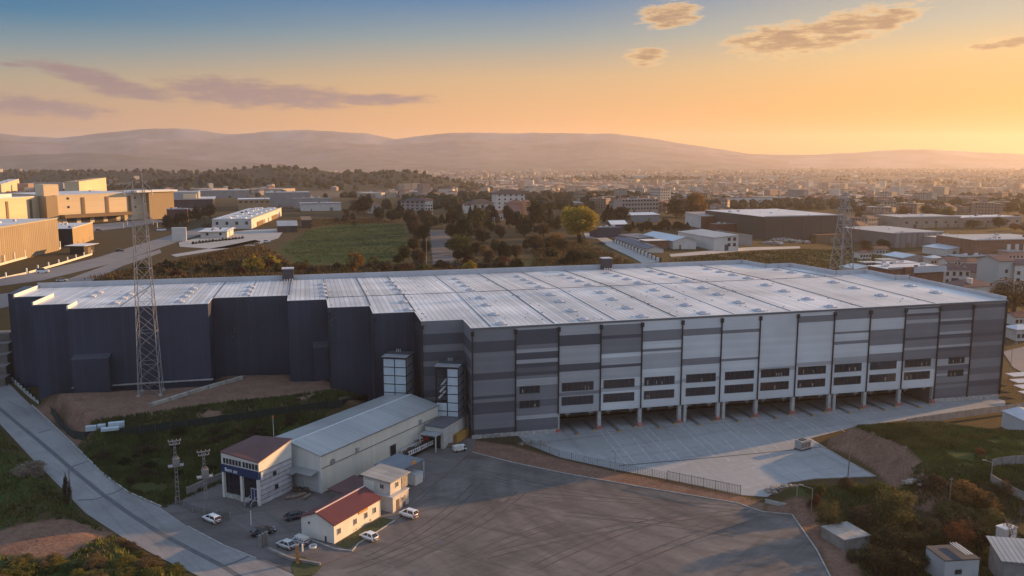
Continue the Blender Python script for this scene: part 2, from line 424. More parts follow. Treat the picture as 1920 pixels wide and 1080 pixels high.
def ground_mesh():
    ys = np.concatenate([np.geomspace(45, 420, 520), np.geomspace(424, 11800, 320)])
    ss = np.concatenate([np.linspace(-2.2, -.72, 40)[:-1], np.linspace(-.72, .72, 330), np.linspace(.72, 2.2, 40)[1:]])
    Y, Sx = np.meshgrid(ys, ss, indexing='ij'); X = Y * Sx
    x = X.ravel(); y = Y.ravel(); z = T(x, y)
    n1 = fbm(x, y, 12, 5, 21); n2 = fbm(x, y, 60, 4, 31)
    near = y < 480
    dirt = np.zeros_like(x); green = np.zeros_like(x); forest = np.zeros_like(x); urb = np.zeros_like(x)
    xi, yi, ni = x[near], y[near], n1[near]
    d = np.maximum.reduce([cov_poly(xi, yi, DIRT_LOT, 2.5, ni, 14), cov_poly(xi, yi, PATH, .4), cov_poly(xi, yi, MARGIN, 1.0, ni, 4), cov_poly(xi, yi, BARE, .8, ni, 7), cov_poly(xi, yi, FORE, 1)])
    gsl = np.gradient(z.reshape(Y.shape), axis=0) / np.gradient(Y, axis=0); gsx = np.gradient(z.reshape(Y.shape), axis=1) / np.maximum(1e-3, np.gradient(X, axis=1))
    slope = np.hypot(gsl, gsx).ravel()[near]
    cut = sm(.3, .5, slope) * (sdist(xi, yi, MOUND) < 9.5) * (sdist(xi, yi, MOUND) > -1.5) * (xi < 92 + (ni - .5) * 8)
    d = np.maximum(d, cut)
    dirt[near] = d
    gr = np.maximum.reduce([cov_poly(xi, yi, MOUND, 3, ni, 3) * (1 - cut) * sm(.3, .55, ni + .15), cov_poly(xi, yi, LEFTBANK, 2) * sm(.36, .55, ni), cov_poly(xi, yi, BERM, 2) * .9])
    slopegrass = PX([(150, 830), (250, 815), (400, 800), (560, 780), (650, 760), (540, 850), (430, 890), (330, 930), (260, 920)], 2)
    gr = np.maximum(gr, cov_poly(xi, yi, slopegrass, 4, ni, 8) * sm(.35, .6, ni))
    low = cov_poly(xi, yi, TREELOW, 6)
    green[near] = gr * (1 - d)
    forest[near] = low * .8
    field = [G(*q) for q in [(520, 470), (570, 432), (660, 418), (758, 420), (766, 450), (745, 492), (640, 497), (560, 490)]]
    green = np.maximum(green, cov_poly(x, y, field, 6, n2, 20))
    gy = [G(*q) for q in [(1500, 470), (1590, 462), (1690, 462), (1660, 492), (1560, 500)]]
    green = np.maximum(green, cov_poly(x, y, gy, 6, n2, 20) * .6)
    fl = [G(*q) for q in [(1020, 470), (1110, 455), (1210, 495), (1180, 505), (960, 505)]]
    green = np.maximum(green, cov_poly(x, y, fl, 8, n2, 20) * .7)
    hill = np.zeros_like(x)
    for (hx, hy, hh, wx, wy) in HILLS: hill = np.maximum(hill, np.exp(-((x - hx) / wx / 1.15) ** 2 - ((y - hy) / wy / 1.15) ** 2))
    forest = np.maximum(forest, sm(.3, .55, hill + .35 * (n2 - .5)))
    forest = np.maximum(forest, sm(600, 1000, y) * (1 - sm(2600, 3600, y)) * sm(.46, .6, fbm(x, y, 170, 4, 77)) * .9)
    urb = sm(1100, 1900, y) * (1 - forest)
    me = bpy.data.meshes.new('ground'); nv = len(x); ny, nx = Y.shape
    me.vertices.add(nv); me.vertices.foreach_set('co', np.stack([x, y, z], 1).ravel().astype(np.float32))
    idx = np.arange(nv).reshape(ny, nx)
    q = np.stack([idx[:-1, :-1], idx[:-1, 1:], idx[1:, 1:], idx[1:, :-1]], -1).reshape(-1, 4)
    me.loops.add(q.size); me.loops.foreach_set('vertex_index', q.ravel().astype(np.int32))
    me.polygons.add(len(q)); me.polygons.foreach_set('loop_start', (np.arange(len(q)) * 4).astype(np.int32))
    me.polygons.foreach_set('use_smooth', np.ones(len(q), bool))
    a = me.color_attributes.new('cover', 'FLOAT_COLOR', 'POINT'); a.data.foreach_set('color', np.stack([dirt, green, forest, urb], 1).ravel().astype(np.float32))
    me.update(); me.validate()
    return me

def ground_mat():
    m, n, b = nt('ground_cover')
    at_ = NN(n, 'ShaderNodeVertexColor', layer_name='cover'); sp = NN(n, 'ShaderNodeSeparateColor'); n.links.new(at_.outputs['Color'], sp.inputs[0])
    tc = NN(n, 'ShaderNodeTexCoord')
    def noise(s, d=7, st=(1, 1, 1)):
        mp = NN(n, 'ShaderNodeMapping'); mp.inputs['Scale'].default_value = st; n.links.new(tc.outputs['Object'], mp.inputs[0])
        o = NN(n, 'ShaderNodeTexNoise'); o.inputs['Scale'].default_value = s; o.inputs['Detail'].default_value = d; o.inputs['Roughness'].default_value = .68; n.links.new(mp.outputs[0], o.inputs['Vector'])
        r = NN(n, 'ShaderNodeMapRange'); r.inputs['From Min'].default_value = .33; r.inputs['From Max'].default_value = .67; n.links.new(o.outputs['Fac'], r.inputs['Value']); return r.outputs[0]
    def mix(f, a, c):
        o = NN(n, 'ShaderNodeMix', data_type='RGBA'); n.links.new(f, o.inputs['Factor'])
        for s, q in (('A', a), ('B', c)):
            if isinstance(q, tuple): o.inputs[s].default_value = (*q, 1)
            else: n.links.new(q, o.inputs[s])
        return o.outputs['Result']
    big, med, fine, far = noise(.035), noise(.25), noise(1.4), noise(.006, 9)
    dry = mix(med, mix(fine, (.042, .034, .016), (.085, .06, .028)), mix(fine, (.026, .03, .012), (.062, .054, .022)))
    dry = mix(big, dry, mix(fine, (.09, .056, .028), (.045, .032, .016)))
    dirt = mix(med, mix(fine, (.165, .095, .068), (.25, .16, .118)), mix(fine, (.10, .055, .042), (.185, .108, .078)))
    grn = mix(fine, mix(big, (.026, .040, .013), (.036, .052, .016)), mix(big, (.044, .062, .02), (.06, .072, .024)))
    fst = mix(med, (.018, .02, .012), (.04, .038, .022))
    urb = mix(far, (.07, .06, .048), (.15, .13, .11))
    c = mix(at_.outputs['Alpha'], dry, urb)
    c = mix(sp.outputs[2], c, fst); c = mix(sp.outputs[1], c, grn); c = mix(sp.outputs[0], c, dirt)
    n.links.new(c, b.inputs['Base Color']); b.inputs['Roughness'].default_value = .95; b.inputs['Specular IOR Level'].default_value = .1
    bp = NN(n, 'ShaderNodeBump'); bp.inputs['Strength'].default_value = .5; bp.inputs['Distance'].default_value = .35; n.links.new(fine, bp.inputs['Height']); n.links.new(bp.outputs[0], b.inputs['Normal'])
    return m
gm = ground_mesh(); gm.materials.append(ground_mat())
ground = link('ground', gm); tag(ground, kind='structure')

def streaks(name, col, dirs, rough=.75, amt=.35, patch=.25, light=1.0, cracks=False, arcs=()):
    """worn paving: blotches plus long tyre streaks along given headings"""
    m, n, b = nt(name); tc = NN(n, 'ShaderNodeTexCoord')
    def nz(scale, rot, st, lo, hi, a, c, det=6):
        vr = NN(n, 'ShaderNodeVectorRotate', rotation_type='Z_AXIS'); vr.inputs['Angle'].default_value = -rot; n.links.new(tc.outputs['Object'], vr.inputs['Vector'])
        mp = NN(n, 'ShaderNodeMapping'); mp.inputs['Scale'].default_value = st; n.links.new(vr.outputs[0], mp.inputs[0])
        o = NN(n, 'ShaderNodeTexNoise'); o.inputs['Scale'].default_value = scale; o.inputs['Detail'].default_value = det; o.inputs['Roughness'].default_value = .6; o.inputs['Distortion'].default_value = .7; n.links.new(mp.outputs[0], o.inputs['Vector'])
        r = NN(n, 'ShaderNodeMapRange'); r.inputs['From Min'].default_value = lo; r.inputs['From Max'].default_value = hi; r.inputs['To Min'].default_value = a; r.inputs['To Max'].default_value = c; n.links.new(o.outputs['Fac'], r.inputs['Value']); return r.outputs[0]
    f = nz(.06, 0, (1, 1, 1), .3, .7, 1 - patch, 1 + patch)
    L = [nz(.9, 0, (1, 1, 1), .3, .7, .92, 1.08)]
    for i, a in enumerate(dirs):
        L.append(nz(1.0, a, (.022, .42, 1), .54, .7, 1, 1 - amt)); L.append(nz(1.0, a + .12, (.03, .6, 1), .56, .74, 1, 1 + amt * .8 * light))
    for (cx, cy, sr, sa, am) in arcs:   # tyre arcs swung round a point
        sb = NN(n, 'ShaderNodeVectorMath', operation='SUBTRACT'); sb.inputs[1].default_value = (cx, cy, 0); n.links.new(tc.outputs['Object'], sb.inputs[0])
        ln = NN(n, 'ShaderNodeVectorMath', operation='LENGTH'); n.links.new(sb.outputs[0], ln.inputs[0]); sx = NN(n, 'ShaderNodeSeparateXYZ'); n.links.new(sb.outputs[0], sx.inputs[0])
        an = NN(n, 'ShaderNodeMath', operation='ARCTAN2'); n.links.new(sx.outputs[1], an.inputs[0]); n.links.new(sx.outputs[0], an.inputs[1])
        r1 = NN(n, 'ShaderNodeMath', operation='MULTIPLY'); r1.inputs[1].default_value = sr; n.links.new(ln.outputs['Value'], r1.inputs[0]); r2 = NN(n, 'ShaderNodeMath', operation='MULTIPLY'); r2.inputs[1].default_value = sa; n.links.new(an.outputs[0], r2.inputs[0])
        cb = NN(n, 'ShaderNodeCombineXYZ'); n.links.new(r1.outputs[0], cb.inputs[0]); n.links.new(r2.outputs[0], cb.inputs[1])
        o = NN(n, 'ShaderNodeTexNoise'); o.inputs['Scale'].default_value = 1; o.inputs['Detail'].default_value = 4; n.links.new(cb.outputs[0], o.inputs['Vector'])
        for lo, hi, to in ((.5, .72, 1 - am), (.46, .24, 1 + am * .8)):
            r = NN(n, 'ShaderNodeMapRange'); r.inputs['From Min'].default_value = lo; r.inputs['From Max'].default_value = hi; r.inputs['To Min'].default_value = 1; r.inputs['To Max'].default_value = to; n.links.new(o.outputs['Fac'], r.inputs['Value']); L.append(r.outputs[0])
    for q in L:
        o = NN(n, 'ShaderNodeMath', operation='MULTIPLY'); n.links.new(f, o.inputs[0]); n.links.new(q, o.inputs[1]); f = o.outputs[0]
    if cracks:
        vo = NN(n, 'ShaderNodeTexVoronoi', feature='DISTANCE_TO_EDGE'); vo.inputs['Scale'].default_value = .055
        nn = NN(n, 'ShaderNodeTexNoise'); nn.inputs['Scale'].default_value = .3; nn.inputs['Detail'].default_value = 5; n.links.new(tc.outputs['Object'], nn.inputs['Vector'])
        ad = NN(n, 'ShaderNodeMix', data_type='VECTOR'); ad.inputs['Factor'].default_value = .1; n.links.new(tc.outputs['Object'], ad.inputs['A'])
        sc = NN(n, 'ShaderNodeVectorMath', operation='SCALE'); sc.inputs['Scale'].default_value = 60; n.links.new(nn.outputs['Color'], sc.inputs[0]); n.links.new(sc.outputs[0], ad.inputs['B'])
        n.links.new(ad.outputs['Result'], vo.inputs['Vector'])
        r = NN(n, 'ShaderNodeMapRange'); r.inputs['From Max'].default_value = .008; r.inputs['To Min'].default_value = .72; r.inputs['To Max'].default_value = 1; n.links.new(vo.outputs['Distance'], r.inputs['Value'])
        o = NN(n, 'ShaderNodeMath', operation='MULTIPLY'); n.links.new(f, o.inputs[0]); n.links.new(r.outputs[0], o.inputs[1]); f = o.outputs[0]
    sc = NN(n, 'ShaderNodeVectorMath', operation='SCALE'); sc.inputs[0].default_value = col; n.links.new(f, sc.inputs['Scale']); n.links.new(sc.outputs[0], b.inputs['Base Color'])
    b.inputs['Roughness'].default_value = rough; b.inputs['Specular IOR Level'].default_value = .3
    return m
asphalt = streaks('worn_asphalt', (.114, .101, .096), [R(48), R(24), R(-28)], .7, .26, .24, 1.0, False, [(at(1425, 945).x, at(1425, 945).y + 14, .38, 1.5, .26), (at(600, 1230).x, at(600, 1230).y, .3, 2.0, .26), (at(1300, 1300).x, at(1300, 1300).y, .25, 2.0, .16)])
concrete = streaks('yard_concrete', (.27, .275, .28), [TH + R(90), TH + R(8)], .6, .2, .14)
roadmat = streaks('road_concrete', (.205, .198, .2), [R(-50), R(-42)], .75, .2, .2)
darkpatch = M('trench_asphalt', (.09, .09, .1), .85, .2, .6)
paving = streaks('forecourt_paving', (.115, .10, .098), [R(20), R(-50)], .85, .25, .3, 1, False)
whiteline = M('line_paint', (.43, .43, .43), .7, .5, .6)
kerbmat = M('kerb_concrete', (.3, .29, .28), .85, .3, .8, dirt=.5)

def sheet(name, poly, z, m, parent=None, kind='structure'):
    b = MB(); b.face([(p.x, p.y, z) for p in poly]); o = b.build(name, m, parent)
    if kind: tag(o, kind=kind)
    return o

def strip_mb(b, pts, w, z0, z1, mi=0, off=0.0, zs=None):
    """a wall or band of width w along a polyline, from z0 to z1 above each point"""
    P = [Vector((p.x, p.y, 0)) for p in pts]; n = len(P); Lf, Rt = [], []
    for i in range(n):
        d = (P[min(n - 1, i + 1)] - P[max(0, i - 1)]).normalized(); s = Vector((-d.y, d.x, 0))
        Lf.append(P[i] + s * (off + w / 2)); Rt.append(P[i] + s * (off - w / 2))
    for i in range(n - 1):
        a0 = zs[i] if zs else 0; a1 = zs[i + 1] if zs else 0
        q = [(Rt[i], a0), (Rt[i + 1], a1), (Lf[i + 1], a1), (Lf[i], a0)]
        b.hexa([(p.x, p.y, z0 + a) for p, a in q] + [(p.x, p.y, z1 + a) for p, a in q], mi)

lot = sheet('asphalt_lot', LOT, .03, asphalt)
yard = sheet('concrete_yard', YARD, .034, concrete)
road = sheet('road', ROAD, .04, roadmat)
fore = sheet('forecourt', FORE, .02, paving)
def seam(pts, w, nm='trench_patch', z=.05, m=None, par=None):
    b = MB(); b2 = PX(pts); strip_mb(b, b2, w, z - .006, z); tag(b.build(nm, m or darkpatch, par or road), kind='structure')
seam([(-30, 740), (0, 767), (30, 792), (62, 818), (98, 848), (130, 876), (165, 905), (196, 930), (245, 965), (300, 1000), (360, 1032), (420, 1063), (450, 1082)], 1.0)
for q in ([(98, 846), (72, 812), (96, 805)][1:], [(134, 876), (150, 870), (171, 863)], [(194, 930), (212, 925), (233, 915)], [(146, 938), (175, 937), (194, 932)], [(418, 1062), (440, 1055), (474, 1040)], [(480, 1046), (520, 1062)]):
    seam(q, .55, z=.052)
for q in ([(880, 935), (862, 950), (838, 966)], [(1060, 985), (1040, 1000), (1015, 1016)], [(745, 1062), (700, 1045), (640, 1030)], [(1100, 985), (1200, 1000), (1300, 1012)]):
    seam(q, .18, 'tyre_mark', .042, darkpatch, lot)
tyre_rubber = M('tyre_rubber', (.072, .064, .062), .85, .35, .3)
for i, (a0, c0, e0, w_) in enumerate([((1405, 955), (1150, 975), (905, 1040), .5), ((1400, 950), (1200, 938), (1000, 925), .4), ((1420, 962), (1260, 1010), (1120, 1075), .55), ((1330, 945), (1100, 930), (930, 890), .35), ((700, 1050), (830, 990), (905, 905), .45), ((740, 1065), (900, 1000), (985, 925), .35), ((650, 1075), (800, 1030), (960, 935), .4), ((1010, 1070), (1120, 1010), (1290, 965), .4), ((860, 1060), (960, 1010), (1060, 985), .3), ((1380, 1000), (1250, 975), (1060, 960), .35)]):
    pts = [((1 - t) ** 2 * a0[0] + 2 * t * (1 - t) * c0[0] + t * t * e0[0], (1 - t) ** 2 * a0[1] + 2 * t * (1 - t) * c0[1] + t * t * e0[1]) for t in [k / 14 for k in range(15)]]
    for off in (0, 1.9):
        P_ = PX(pts); q = []
        for k, p in enumerate(P_):
            d_ = (P_[min(14, k + 1)] - P_[max(0, k - 1)]).normalized(); q.append(p + Vector((-d_.y, d_.x, 0)) * off)
        b = MB(); strip_mb(b, q, w_ * .8, .034 + i * .0006, .040 + i * .0009); tag(b.build('tyre_mark', tyre_rubber, lot), kind='structure')
for px, py in ((826, 1018), (772, 1077)):
    p = at(px, py); b = MB(); b.box(p.x - .5, p.y - .9, .03, p.x + .5, p.y + .9, .045); tag(b.build('drain_grate', darkpatch, lot), kind='structure')
# yard lines and drainage channel
def lane(u0, v0, u1, v1, w=.16):
    b = MB(); strip_mb(b, [L2W(u0, v0), L2W(u1, v1)], w, .036, .044); tag(b.build('lane_marking', whiteline, yard), kind='structure')
for k in range(20):
    u = 22.6 + 5.58 * k
    if k % 2 == 0:
        q = max(.12, min(1, (100 - u) / 40)); lane(u + 11.2 - 1.0, -1.5, u + 11.2 - 1 - 2.2 * q, -1.5 - 24.5 * q); lane(u + 11.2 + .9, -1.5, u + 11.2 + .9 - 2.1 * q, -1.5 - 28 * q)
    elif k < 12: lane(u + 11.2 - .2, -6 - (k % 3) * 3, u + 11.2 - 2.2, -25)
b = MB(); strip_mb(b, [L2W(28.6, -26.5), L2W(47, -26.7), L2W(76, -26.3), L2W(81.5, -25.9)], .5, .036, .046); tag(b.build('drain_channel', darkpatch, yard), kind='structure')
b = MB()
strip_mb(b, [L2W(22.5, -2.6), L2W(134, -2.6)], .12, .036, .043); tag(b.build('expansion_joint', darkpatch, yard), kind='structure')
# kerbs
def kerb(pts, w=.25, h=.14, m=None):
    b = MB(); strip_mb(b, PX(pts), w, 0, h); tag(b.build('kerb', m or kerbmat), kind='structure')
kerb([(886, 848), (960, 867), (1050, 886), (1200, 913), (1380, 943), (1431, 960), (1485, 965), (1531, 1031), (1556, 1080), (1600, 1180)])
kerb([(838, 891), (790, 924), (742, 966)], .3, .05, M('worn_kerb', (.10, .085, .075), .9, .4, .8))
kerb([(60, 760), (130, 826), (190, 886), (240, 923), (302, 950)], .35, .2)
kerb([(352, 987), (420, 1023), (480, 1047)], .25, .12)
kerb([(1438, 932), (1478, 906), (1528, 898), (1642, 894), (1530, 832)], .25, .2)
# ------------------------------------------------------------------ far mountains
def mountains():
    P = [(-400, 262), (-150, 256), (0, 251), (60, 255), (110, 259), (190, 250), (260, 243), (330, 241), (390, 247), (440, 250), (500, 246), (570, 243), (640, 246), (690, 249), (740, 260), (800, 253), (880, 246), (960, 249), (1060, 250), (1150, 250), (1200, 255), (1300, 273), (1400, 287), (1480, 292), (1560, 290), (1650, 283), (1750, 281), (1850, 286), (1920, 290), (2150, 294), (2500, 290)]
    xs = np.linspace(-400, 2500, 500); ys = np.interp(xs, [p[0] for p in P], [p[1] for p in P])
    D0 = 9000.0; nr = 26
    V_, F_ = [], []
    for j in range(nr + 1):
        t = j / nr
        D = 6700 + (D0 - 6700) * t
        for x, y in zip(xs, ys):
            p = atD(x, y, D0); X = p.x * D / D0
            V_.append((X, D, p.z, t))
    a = np.array(V_); rid = fbm(a[:, 0], a[:, 1] * .6, 1500, 5, 40)
    jag = (fbm(a[:, 0], a[:, 1] * 0, 420, 4, 60) - .5) * 34
    z = -40 + (a[:, 2] + 40 + jag * a[:, 3]) * np.clip(a[:, 3] ** 1.3 * (.55 + .9 * (rid - .1) * (1 - a[:, 3]) + .45 * a[:, 3] ** 3), 0, 1)
    back = len(V_); n = len(xs)
    co_ = [(a[i, 0], a[i, 1], z[i]) for i in range(back)] + [(a[back - n + i, 0] * 1.12, D0 * 1.14, -50) for i in range(n)]
    for j in range(nr + 1):
        for i in range(n - 1): F_.append((j * n + i, j * n + i + 1, (j + 1) * n + i + 1, (j + 1) * n + i))
    me = bpy.data.meshes.new('mountains'); me.from_pydata(co_, [], F_); me.polygons.foreach_set('use_smooth', [True] * len(F_))
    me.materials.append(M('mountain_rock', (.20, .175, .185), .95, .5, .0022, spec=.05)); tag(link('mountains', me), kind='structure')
mountains()
def low_ridge(name, P, D0, dep, seed, col):
    xs = np.linspace(P[0][0], P[-1][0], 420); ys = np.interp(xs, [p[0] for p in P], [p[1] for p in P]); n = len(xs); nr = 12; V_, F_ = [], []
    for j in range(nr + 1):
        t = j / nr; D = D0 - dep * (1 - t)
        for x, y in zip(xs, ys):
            p = atD(x, y, D0); V_.append((p.x * D / D0, D, p.z, t))
    a = np.array(V_); n1 = fbm(a[:, 0], a[:, 1], 700, 5, seed); n2 = fbm(a[:, 0], a[:, 1] * 0, 260, 4, seed + 3)
    z = -34 + (a[:, 2] + 34 + (n2 - .5) * 22 * a[:, 3]) * np.clip(a[:, 3] * (.5 + n1 * (1 - a[:, 3]) + .5 * a[:, 3]), 0, 1.05)
    co_ = [(a[i, 0], a[i, 1], z[i]) for i in range(len(a))] + [(a[len(a) - n + i, 0], D0 + dep, -40) for i in range(n)]
    for j in range(nr + 1):
        for i in range(n - 1): F_.append((j * n + i, j * n + i + 1, (j + 1) * n + i + 1, (j + 1) * n + i))
    me = bpy.data.meshes.new(name); me.from_pydata(co_, [], F_); me.polygons.foreach_set('use_smooth', [True] * len(F_)); me.materials.append(M(name + '_cover', col, .95, .45, .004, spec=.05)); tag(link(name, me), kind='structure')
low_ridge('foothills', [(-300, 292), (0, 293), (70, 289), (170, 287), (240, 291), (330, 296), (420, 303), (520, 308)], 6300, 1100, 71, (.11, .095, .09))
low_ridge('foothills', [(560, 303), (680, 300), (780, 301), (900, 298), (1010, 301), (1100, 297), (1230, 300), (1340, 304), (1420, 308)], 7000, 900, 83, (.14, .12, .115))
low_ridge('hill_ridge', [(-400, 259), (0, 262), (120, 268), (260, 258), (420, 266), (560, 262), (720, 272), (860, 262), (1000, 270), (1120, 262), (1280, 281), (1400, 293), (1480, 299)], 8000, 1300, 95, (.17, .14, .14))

# ------------------------------------------------------------------ the warehouse
navy = ribbed('navy_cladding', (.027, .036, .062), 0, 1.15, .5, .4, depth=.25, dark=.72, width=.09, var=.22, scale=.07)
navy_y = ribbed('navy_cladding_side', (.027, .036, .062), 1, 1.15, .5, .4, depth=.25, dark=.72, width=.09, var=.22, scale=.07)
GREY = {'D': (.064, .069, .088), 'd': (.098, .104, .122), 'M': (.158, .165, .182), 'L': (.32, .335, .35), 'W': (.50, .525, .54)}
gm_ = {k: ribbed('cladding_' + {'D': 'charcoal', 'd': 'slate', 'M': 'mid_grey', 'L': 'light_grey', 'W': 'pale_grey'}[k], c, 2, 1.1, .5, .4, depth=.15, dark=.9, width=.06, var=.10, scale=.09) for k, c in GREY.items()}
GK = ['D', 'd', 'M', 'L', 'W']; GM = [gm_[k] for k in GK]
def roof_material():
    m = ribbed('roof_sheet', (.55, .555, .565), 0, 1.4, .34, .55, metal=.25, depth=.5, dark=.6, width=.18, var=.28, scale=.05)
    return m
roofm = roof_material()
trim = M('white_trim', (.6, .6, .6), .5, .1, .6)
parap = M('parapet_sheet', (.42, .43, .46), .5, .12, .3)
blackm = M('black_metal', (.018, .019, .022), .5, .2, 1)
stone = M('stone_plinth', (.32, .31, .30), .9, .45, 1.2)
glassm = glass('dark_glass')
dockdoor = ribbed('dock_door_sheet', (.16, .165, .17), 2, .5, .6, .3, dark=.8)
dome_m = M('skylight_dome', (.34, .36, .42), .3, .15, .5, spec=.6)
frame_m = M('window_frame', (.05, .052, .058), .5, .1, 1)

def zr(u, v):
    lift = max(0.0, u) * .0058
    r = 28.35 + (.55 * v / 54 if v < 54 else .55 - 1.5 * (v - 54) / 53)
    return r + lift
OUT_FRONT = [(-126.8, 81), (-115.8, 81), (-115.8, 60.3), (-104.4, 60.3), (-104.4, 50.2), (-67.5, 50.2), (-67.5, 61.3), (-45.5, 61.3), (-45.5, 50.0), (-34.3, 50.0), (-34.3, 36.2), (-22.8, 36.2), (-22.8, 24.8), (-11.6, 24.8), (-11.6, 11.3), (-.7, 11.3), (-.7, 0), (157.5, 0)]
OUT_BACK = [(157.5, 42.5), (170.0, 42.5), (155, 42.5)]
OUTL = OUT_FRONT + [(157.8, 42), (152.8, 42), (152.8, 58.5), (141.3, 58.5), (141.3, 88), (131, 88), (131, 106.3), (-126.8, 106.3)]

wh = thing('warehouse', 'huge long warehouse with stepped navy walls, grey striped front and white ribbed roof', 'warehouse', (A0.x, A0.y, 0), TH)
# roof: cells of a grid clipped to the outline rows
def roof():
    b = MB()
    vs = [0, 11.3, 24.8, 36.2, 42, 50.1, 54, 58.5, 60.3, 61.3, 81, 88, 106.3]
    us = sorted(set([p[0] for p in OUTL]))
    def inside(u, v):
        c = False; n = len(OUTL)
        for i in range(n):
            (ax, ay), (bx, by) = OUTL[i], OUTL[(i + 1) % n]
            if (ay > v) != (by > v) and u < (bx - ax) * (v - ay) / (by - ay) + ax: c = not c
        return c
    vs = sorted(set(vs + [p[1] for p in OUTL]))
    for i in range(len(us) - 1):
        for j in range(len(vs) - 1):
            u0, u1, v0, v1 = us[i], us[i + 1], vs[j], vs[j + 1]
            if u1 - u0 < 1e-6 or v1 - v0 < 1e-6 or not inside((u0 + u1) / 2, (v0 + v1) / 2): continue
            b.face([(u0, v0, zr(u0, v0)), (u1, v0, zr(u1, v0)), (u1, v1, zr(u1, v1)), (u0, v1, zr(u0, v1))])
    b.build('roof', roofm, wh)
roof()
# side and back walls, navy
def plainwall(b, p, q, z0=-.5, mi=0, zt=None):
    (a, c), (d, e) = p, q
    t0 = zt if zt is not None else zr(a, c) + .12; t1 = zt if zt is not None else zr(d, e) + .12
    b.face([(a, c, z0), (d, e, z0), (d, e, t1), (a, c, t1)], mi)
b = MB()
n = len(OUTL)
for i in range(n):
    p, q = OUTL[i], OUTL[(i + 1) % n]
    if i in (14, 15, 16): continue
    plainwall(b, p, q, mi=0 if abs(p[1] - q[1]) < .1 else 1)
b.build('navy_wall', [navy, navy_y], wh)
# striped return walls of the last two steps
RET = [('M', 0), ('D', 3.4), ('M', 6.3), ('D', 8.2), ('M', 10.6), ('D', 12.0), ('d', 14.5), ('D', 18.3), ('M', 20.2), ('D', 21.2), ('d', 24), ('D', 26)]
b = MB()
def bands(b, p, q, L, zb):
    zt0 = zr(*p) + .12; zt1 = zr(*q) + .12
    for k, (c, t) in enumerate(L):
        t1 = L[k + 1][1] if k + 1 < len(L) else 40
        a0, a1 = max(zb, zt0 - t1), zt0 - t; c0, c1 = max(zb, zt1 - t1), zt1 - t
        if a1 <= zb + .01: break
        b.face([(p[0], p[1], a0), (q[0], q[1], c0), (q[0], q[1], c1), (p[0], p[1], a1)], GK.index(c))
bands(b, (-11.6, 11.3), (-.7, 11.3), RET, -.2)
bands(b, (-.7, 11.3), (-.7, 0), RET, -.2)
bands(b, (-11.6, 24.8), (-11.6, 11.3), [('d', 0), ('D', 4), ('d', 9), ('D', 16)], -.2)
b.build('striped_side_wall', GM, wh)
BAYS = [
 [('M', 0), ('D', 3.5), ('M', 6.3), ('D', 11.6), ('M', 13.4), ('D', 17.5), ('M', 18.3), ('D', 19.2), ('M', 22.2), ('D', 26.1)],
 [('L', 0), ('D', 1.1), ('M', 5), ('L', 6.1), ('D', 7), ('L', 8.8), ('D', 9.8), ('d', 10.9), ('D', 12.1), ('M', 13), ('L', 13.8), ('M', 15.7), ('d', 19.5), ('M', 21.3), ('L', 23.4), ('d', 24.4)],
 [('L', 0), ('D', 3.1), ('L', 5.9), ('D', 10.7), ('L', 12.6), ('M', 18.1), ('L', 19)],
 [('W', 0), ('M', 1), ('D', 3.8), ('M', 4.7), ('W', 8.6), ('L', 9.7), ('D', 11.6), ('L', 12.4), ('W', 15.3), ('L', 17.6), ('W', 18.7)],
 [('W', 0), ('M', 3.1), ('W', 6), ('M', 8), ('W', 8.7), ('L', 9.3), ('W', 13.4), ('L', 17), ('W', 18)],
 [('W', 0), ('M', 3.3), ('W', 5.1), ('M', 11.3), ('W', 13.1), ('L', 16.7), ('W', 17.6)],
 [('W', 0), ('M', 4.2), ('W', 5.1), ('M', 12), ('W', 12.7)],
 [('W', 0), ('L', 15.2), ('W', 16.4)],
 [('W', 0), ('M', 1.5), ('W', 3.3), ('L', 14.5), ('W', 15.5)],
 [('W', 0), ('M', .5), ('W', 3.1), ('M', 6.5), ('W', 7.1), ('M', 9.2), ('W', 10.1), ('L', 13.8), ('W', 15.7)],
 [('W', 0), ('M', .4), ('W', 3.4), ('M', 6.6), ('W', 11), ('M', 13.4), ('W', 16)],
 [('L', 0), ('D', .8), ('L', 1.3), ('D', 2.5), ('M', 3.3), ('L', 4.3), ('M', 5.3), ('D', 9.4), ('M', 10.2), ('L', 12.3), ('M', 13), ('L', 16), ('W', 19)],
 [('L', 0), ('D', .5), ('M', 2.3), ('L', 4.6), ('D', 5.2), ('M', 6.3), ('L', 8.3), ('D', 9.1), ('M', 10.3), ('L', 12.2), ('D', 12.9), ('d', 14), ('L', 16.3), ('d', 18.3), ('M', 19.6), ('L', 20.6), ('M', 21.2), ('d', 23.3), ('M', 24), ('d', 25)],
 [('M', 0), ('D', .9), ('M', 2), ('d', 5.5), ('D', 9.3), ('d', 10.3), ('M', 12), ('d', 13.2), ('M', 17), ('d', 19.6), ('M', 21.5), ('D', 23.4), ('d', 25.2)]]
BW = 158.2 / 14
def ub(k): return -.7 + BW * k
ZS = 5.0
b = MB()
for k, L in enumerate(BAYS):
    p, q = (ub(k), 0), (ub(k + 1), 0)
    bands(b, p, q, L, ZS if 2 <= k <= 11 else 1.0)
b.build('front_wall', GM, wh)
b = MB()  # thickness of the wall over the loading bays, bay ceiling, inner walls
u0, u1 = ub(2), ub(12)
b.box(u0 + .01, .01, ZS - .02, u1 - .01, 13, ZS + .02, 0)
b.face([(u0, .02, 0), (u0, 13, 0), (u0, 13, ZS), (u0, .02, ZS)], 1); b.face([(u1, .02, 0), (u1, 13, 0), (u1, 13, ZS), (u1, .02, ZS)], 1)
b.face([(u0, 13, 0), (u1, 13, 0), (u1, 13, ZS), (u0, 13, ZS)], 1)
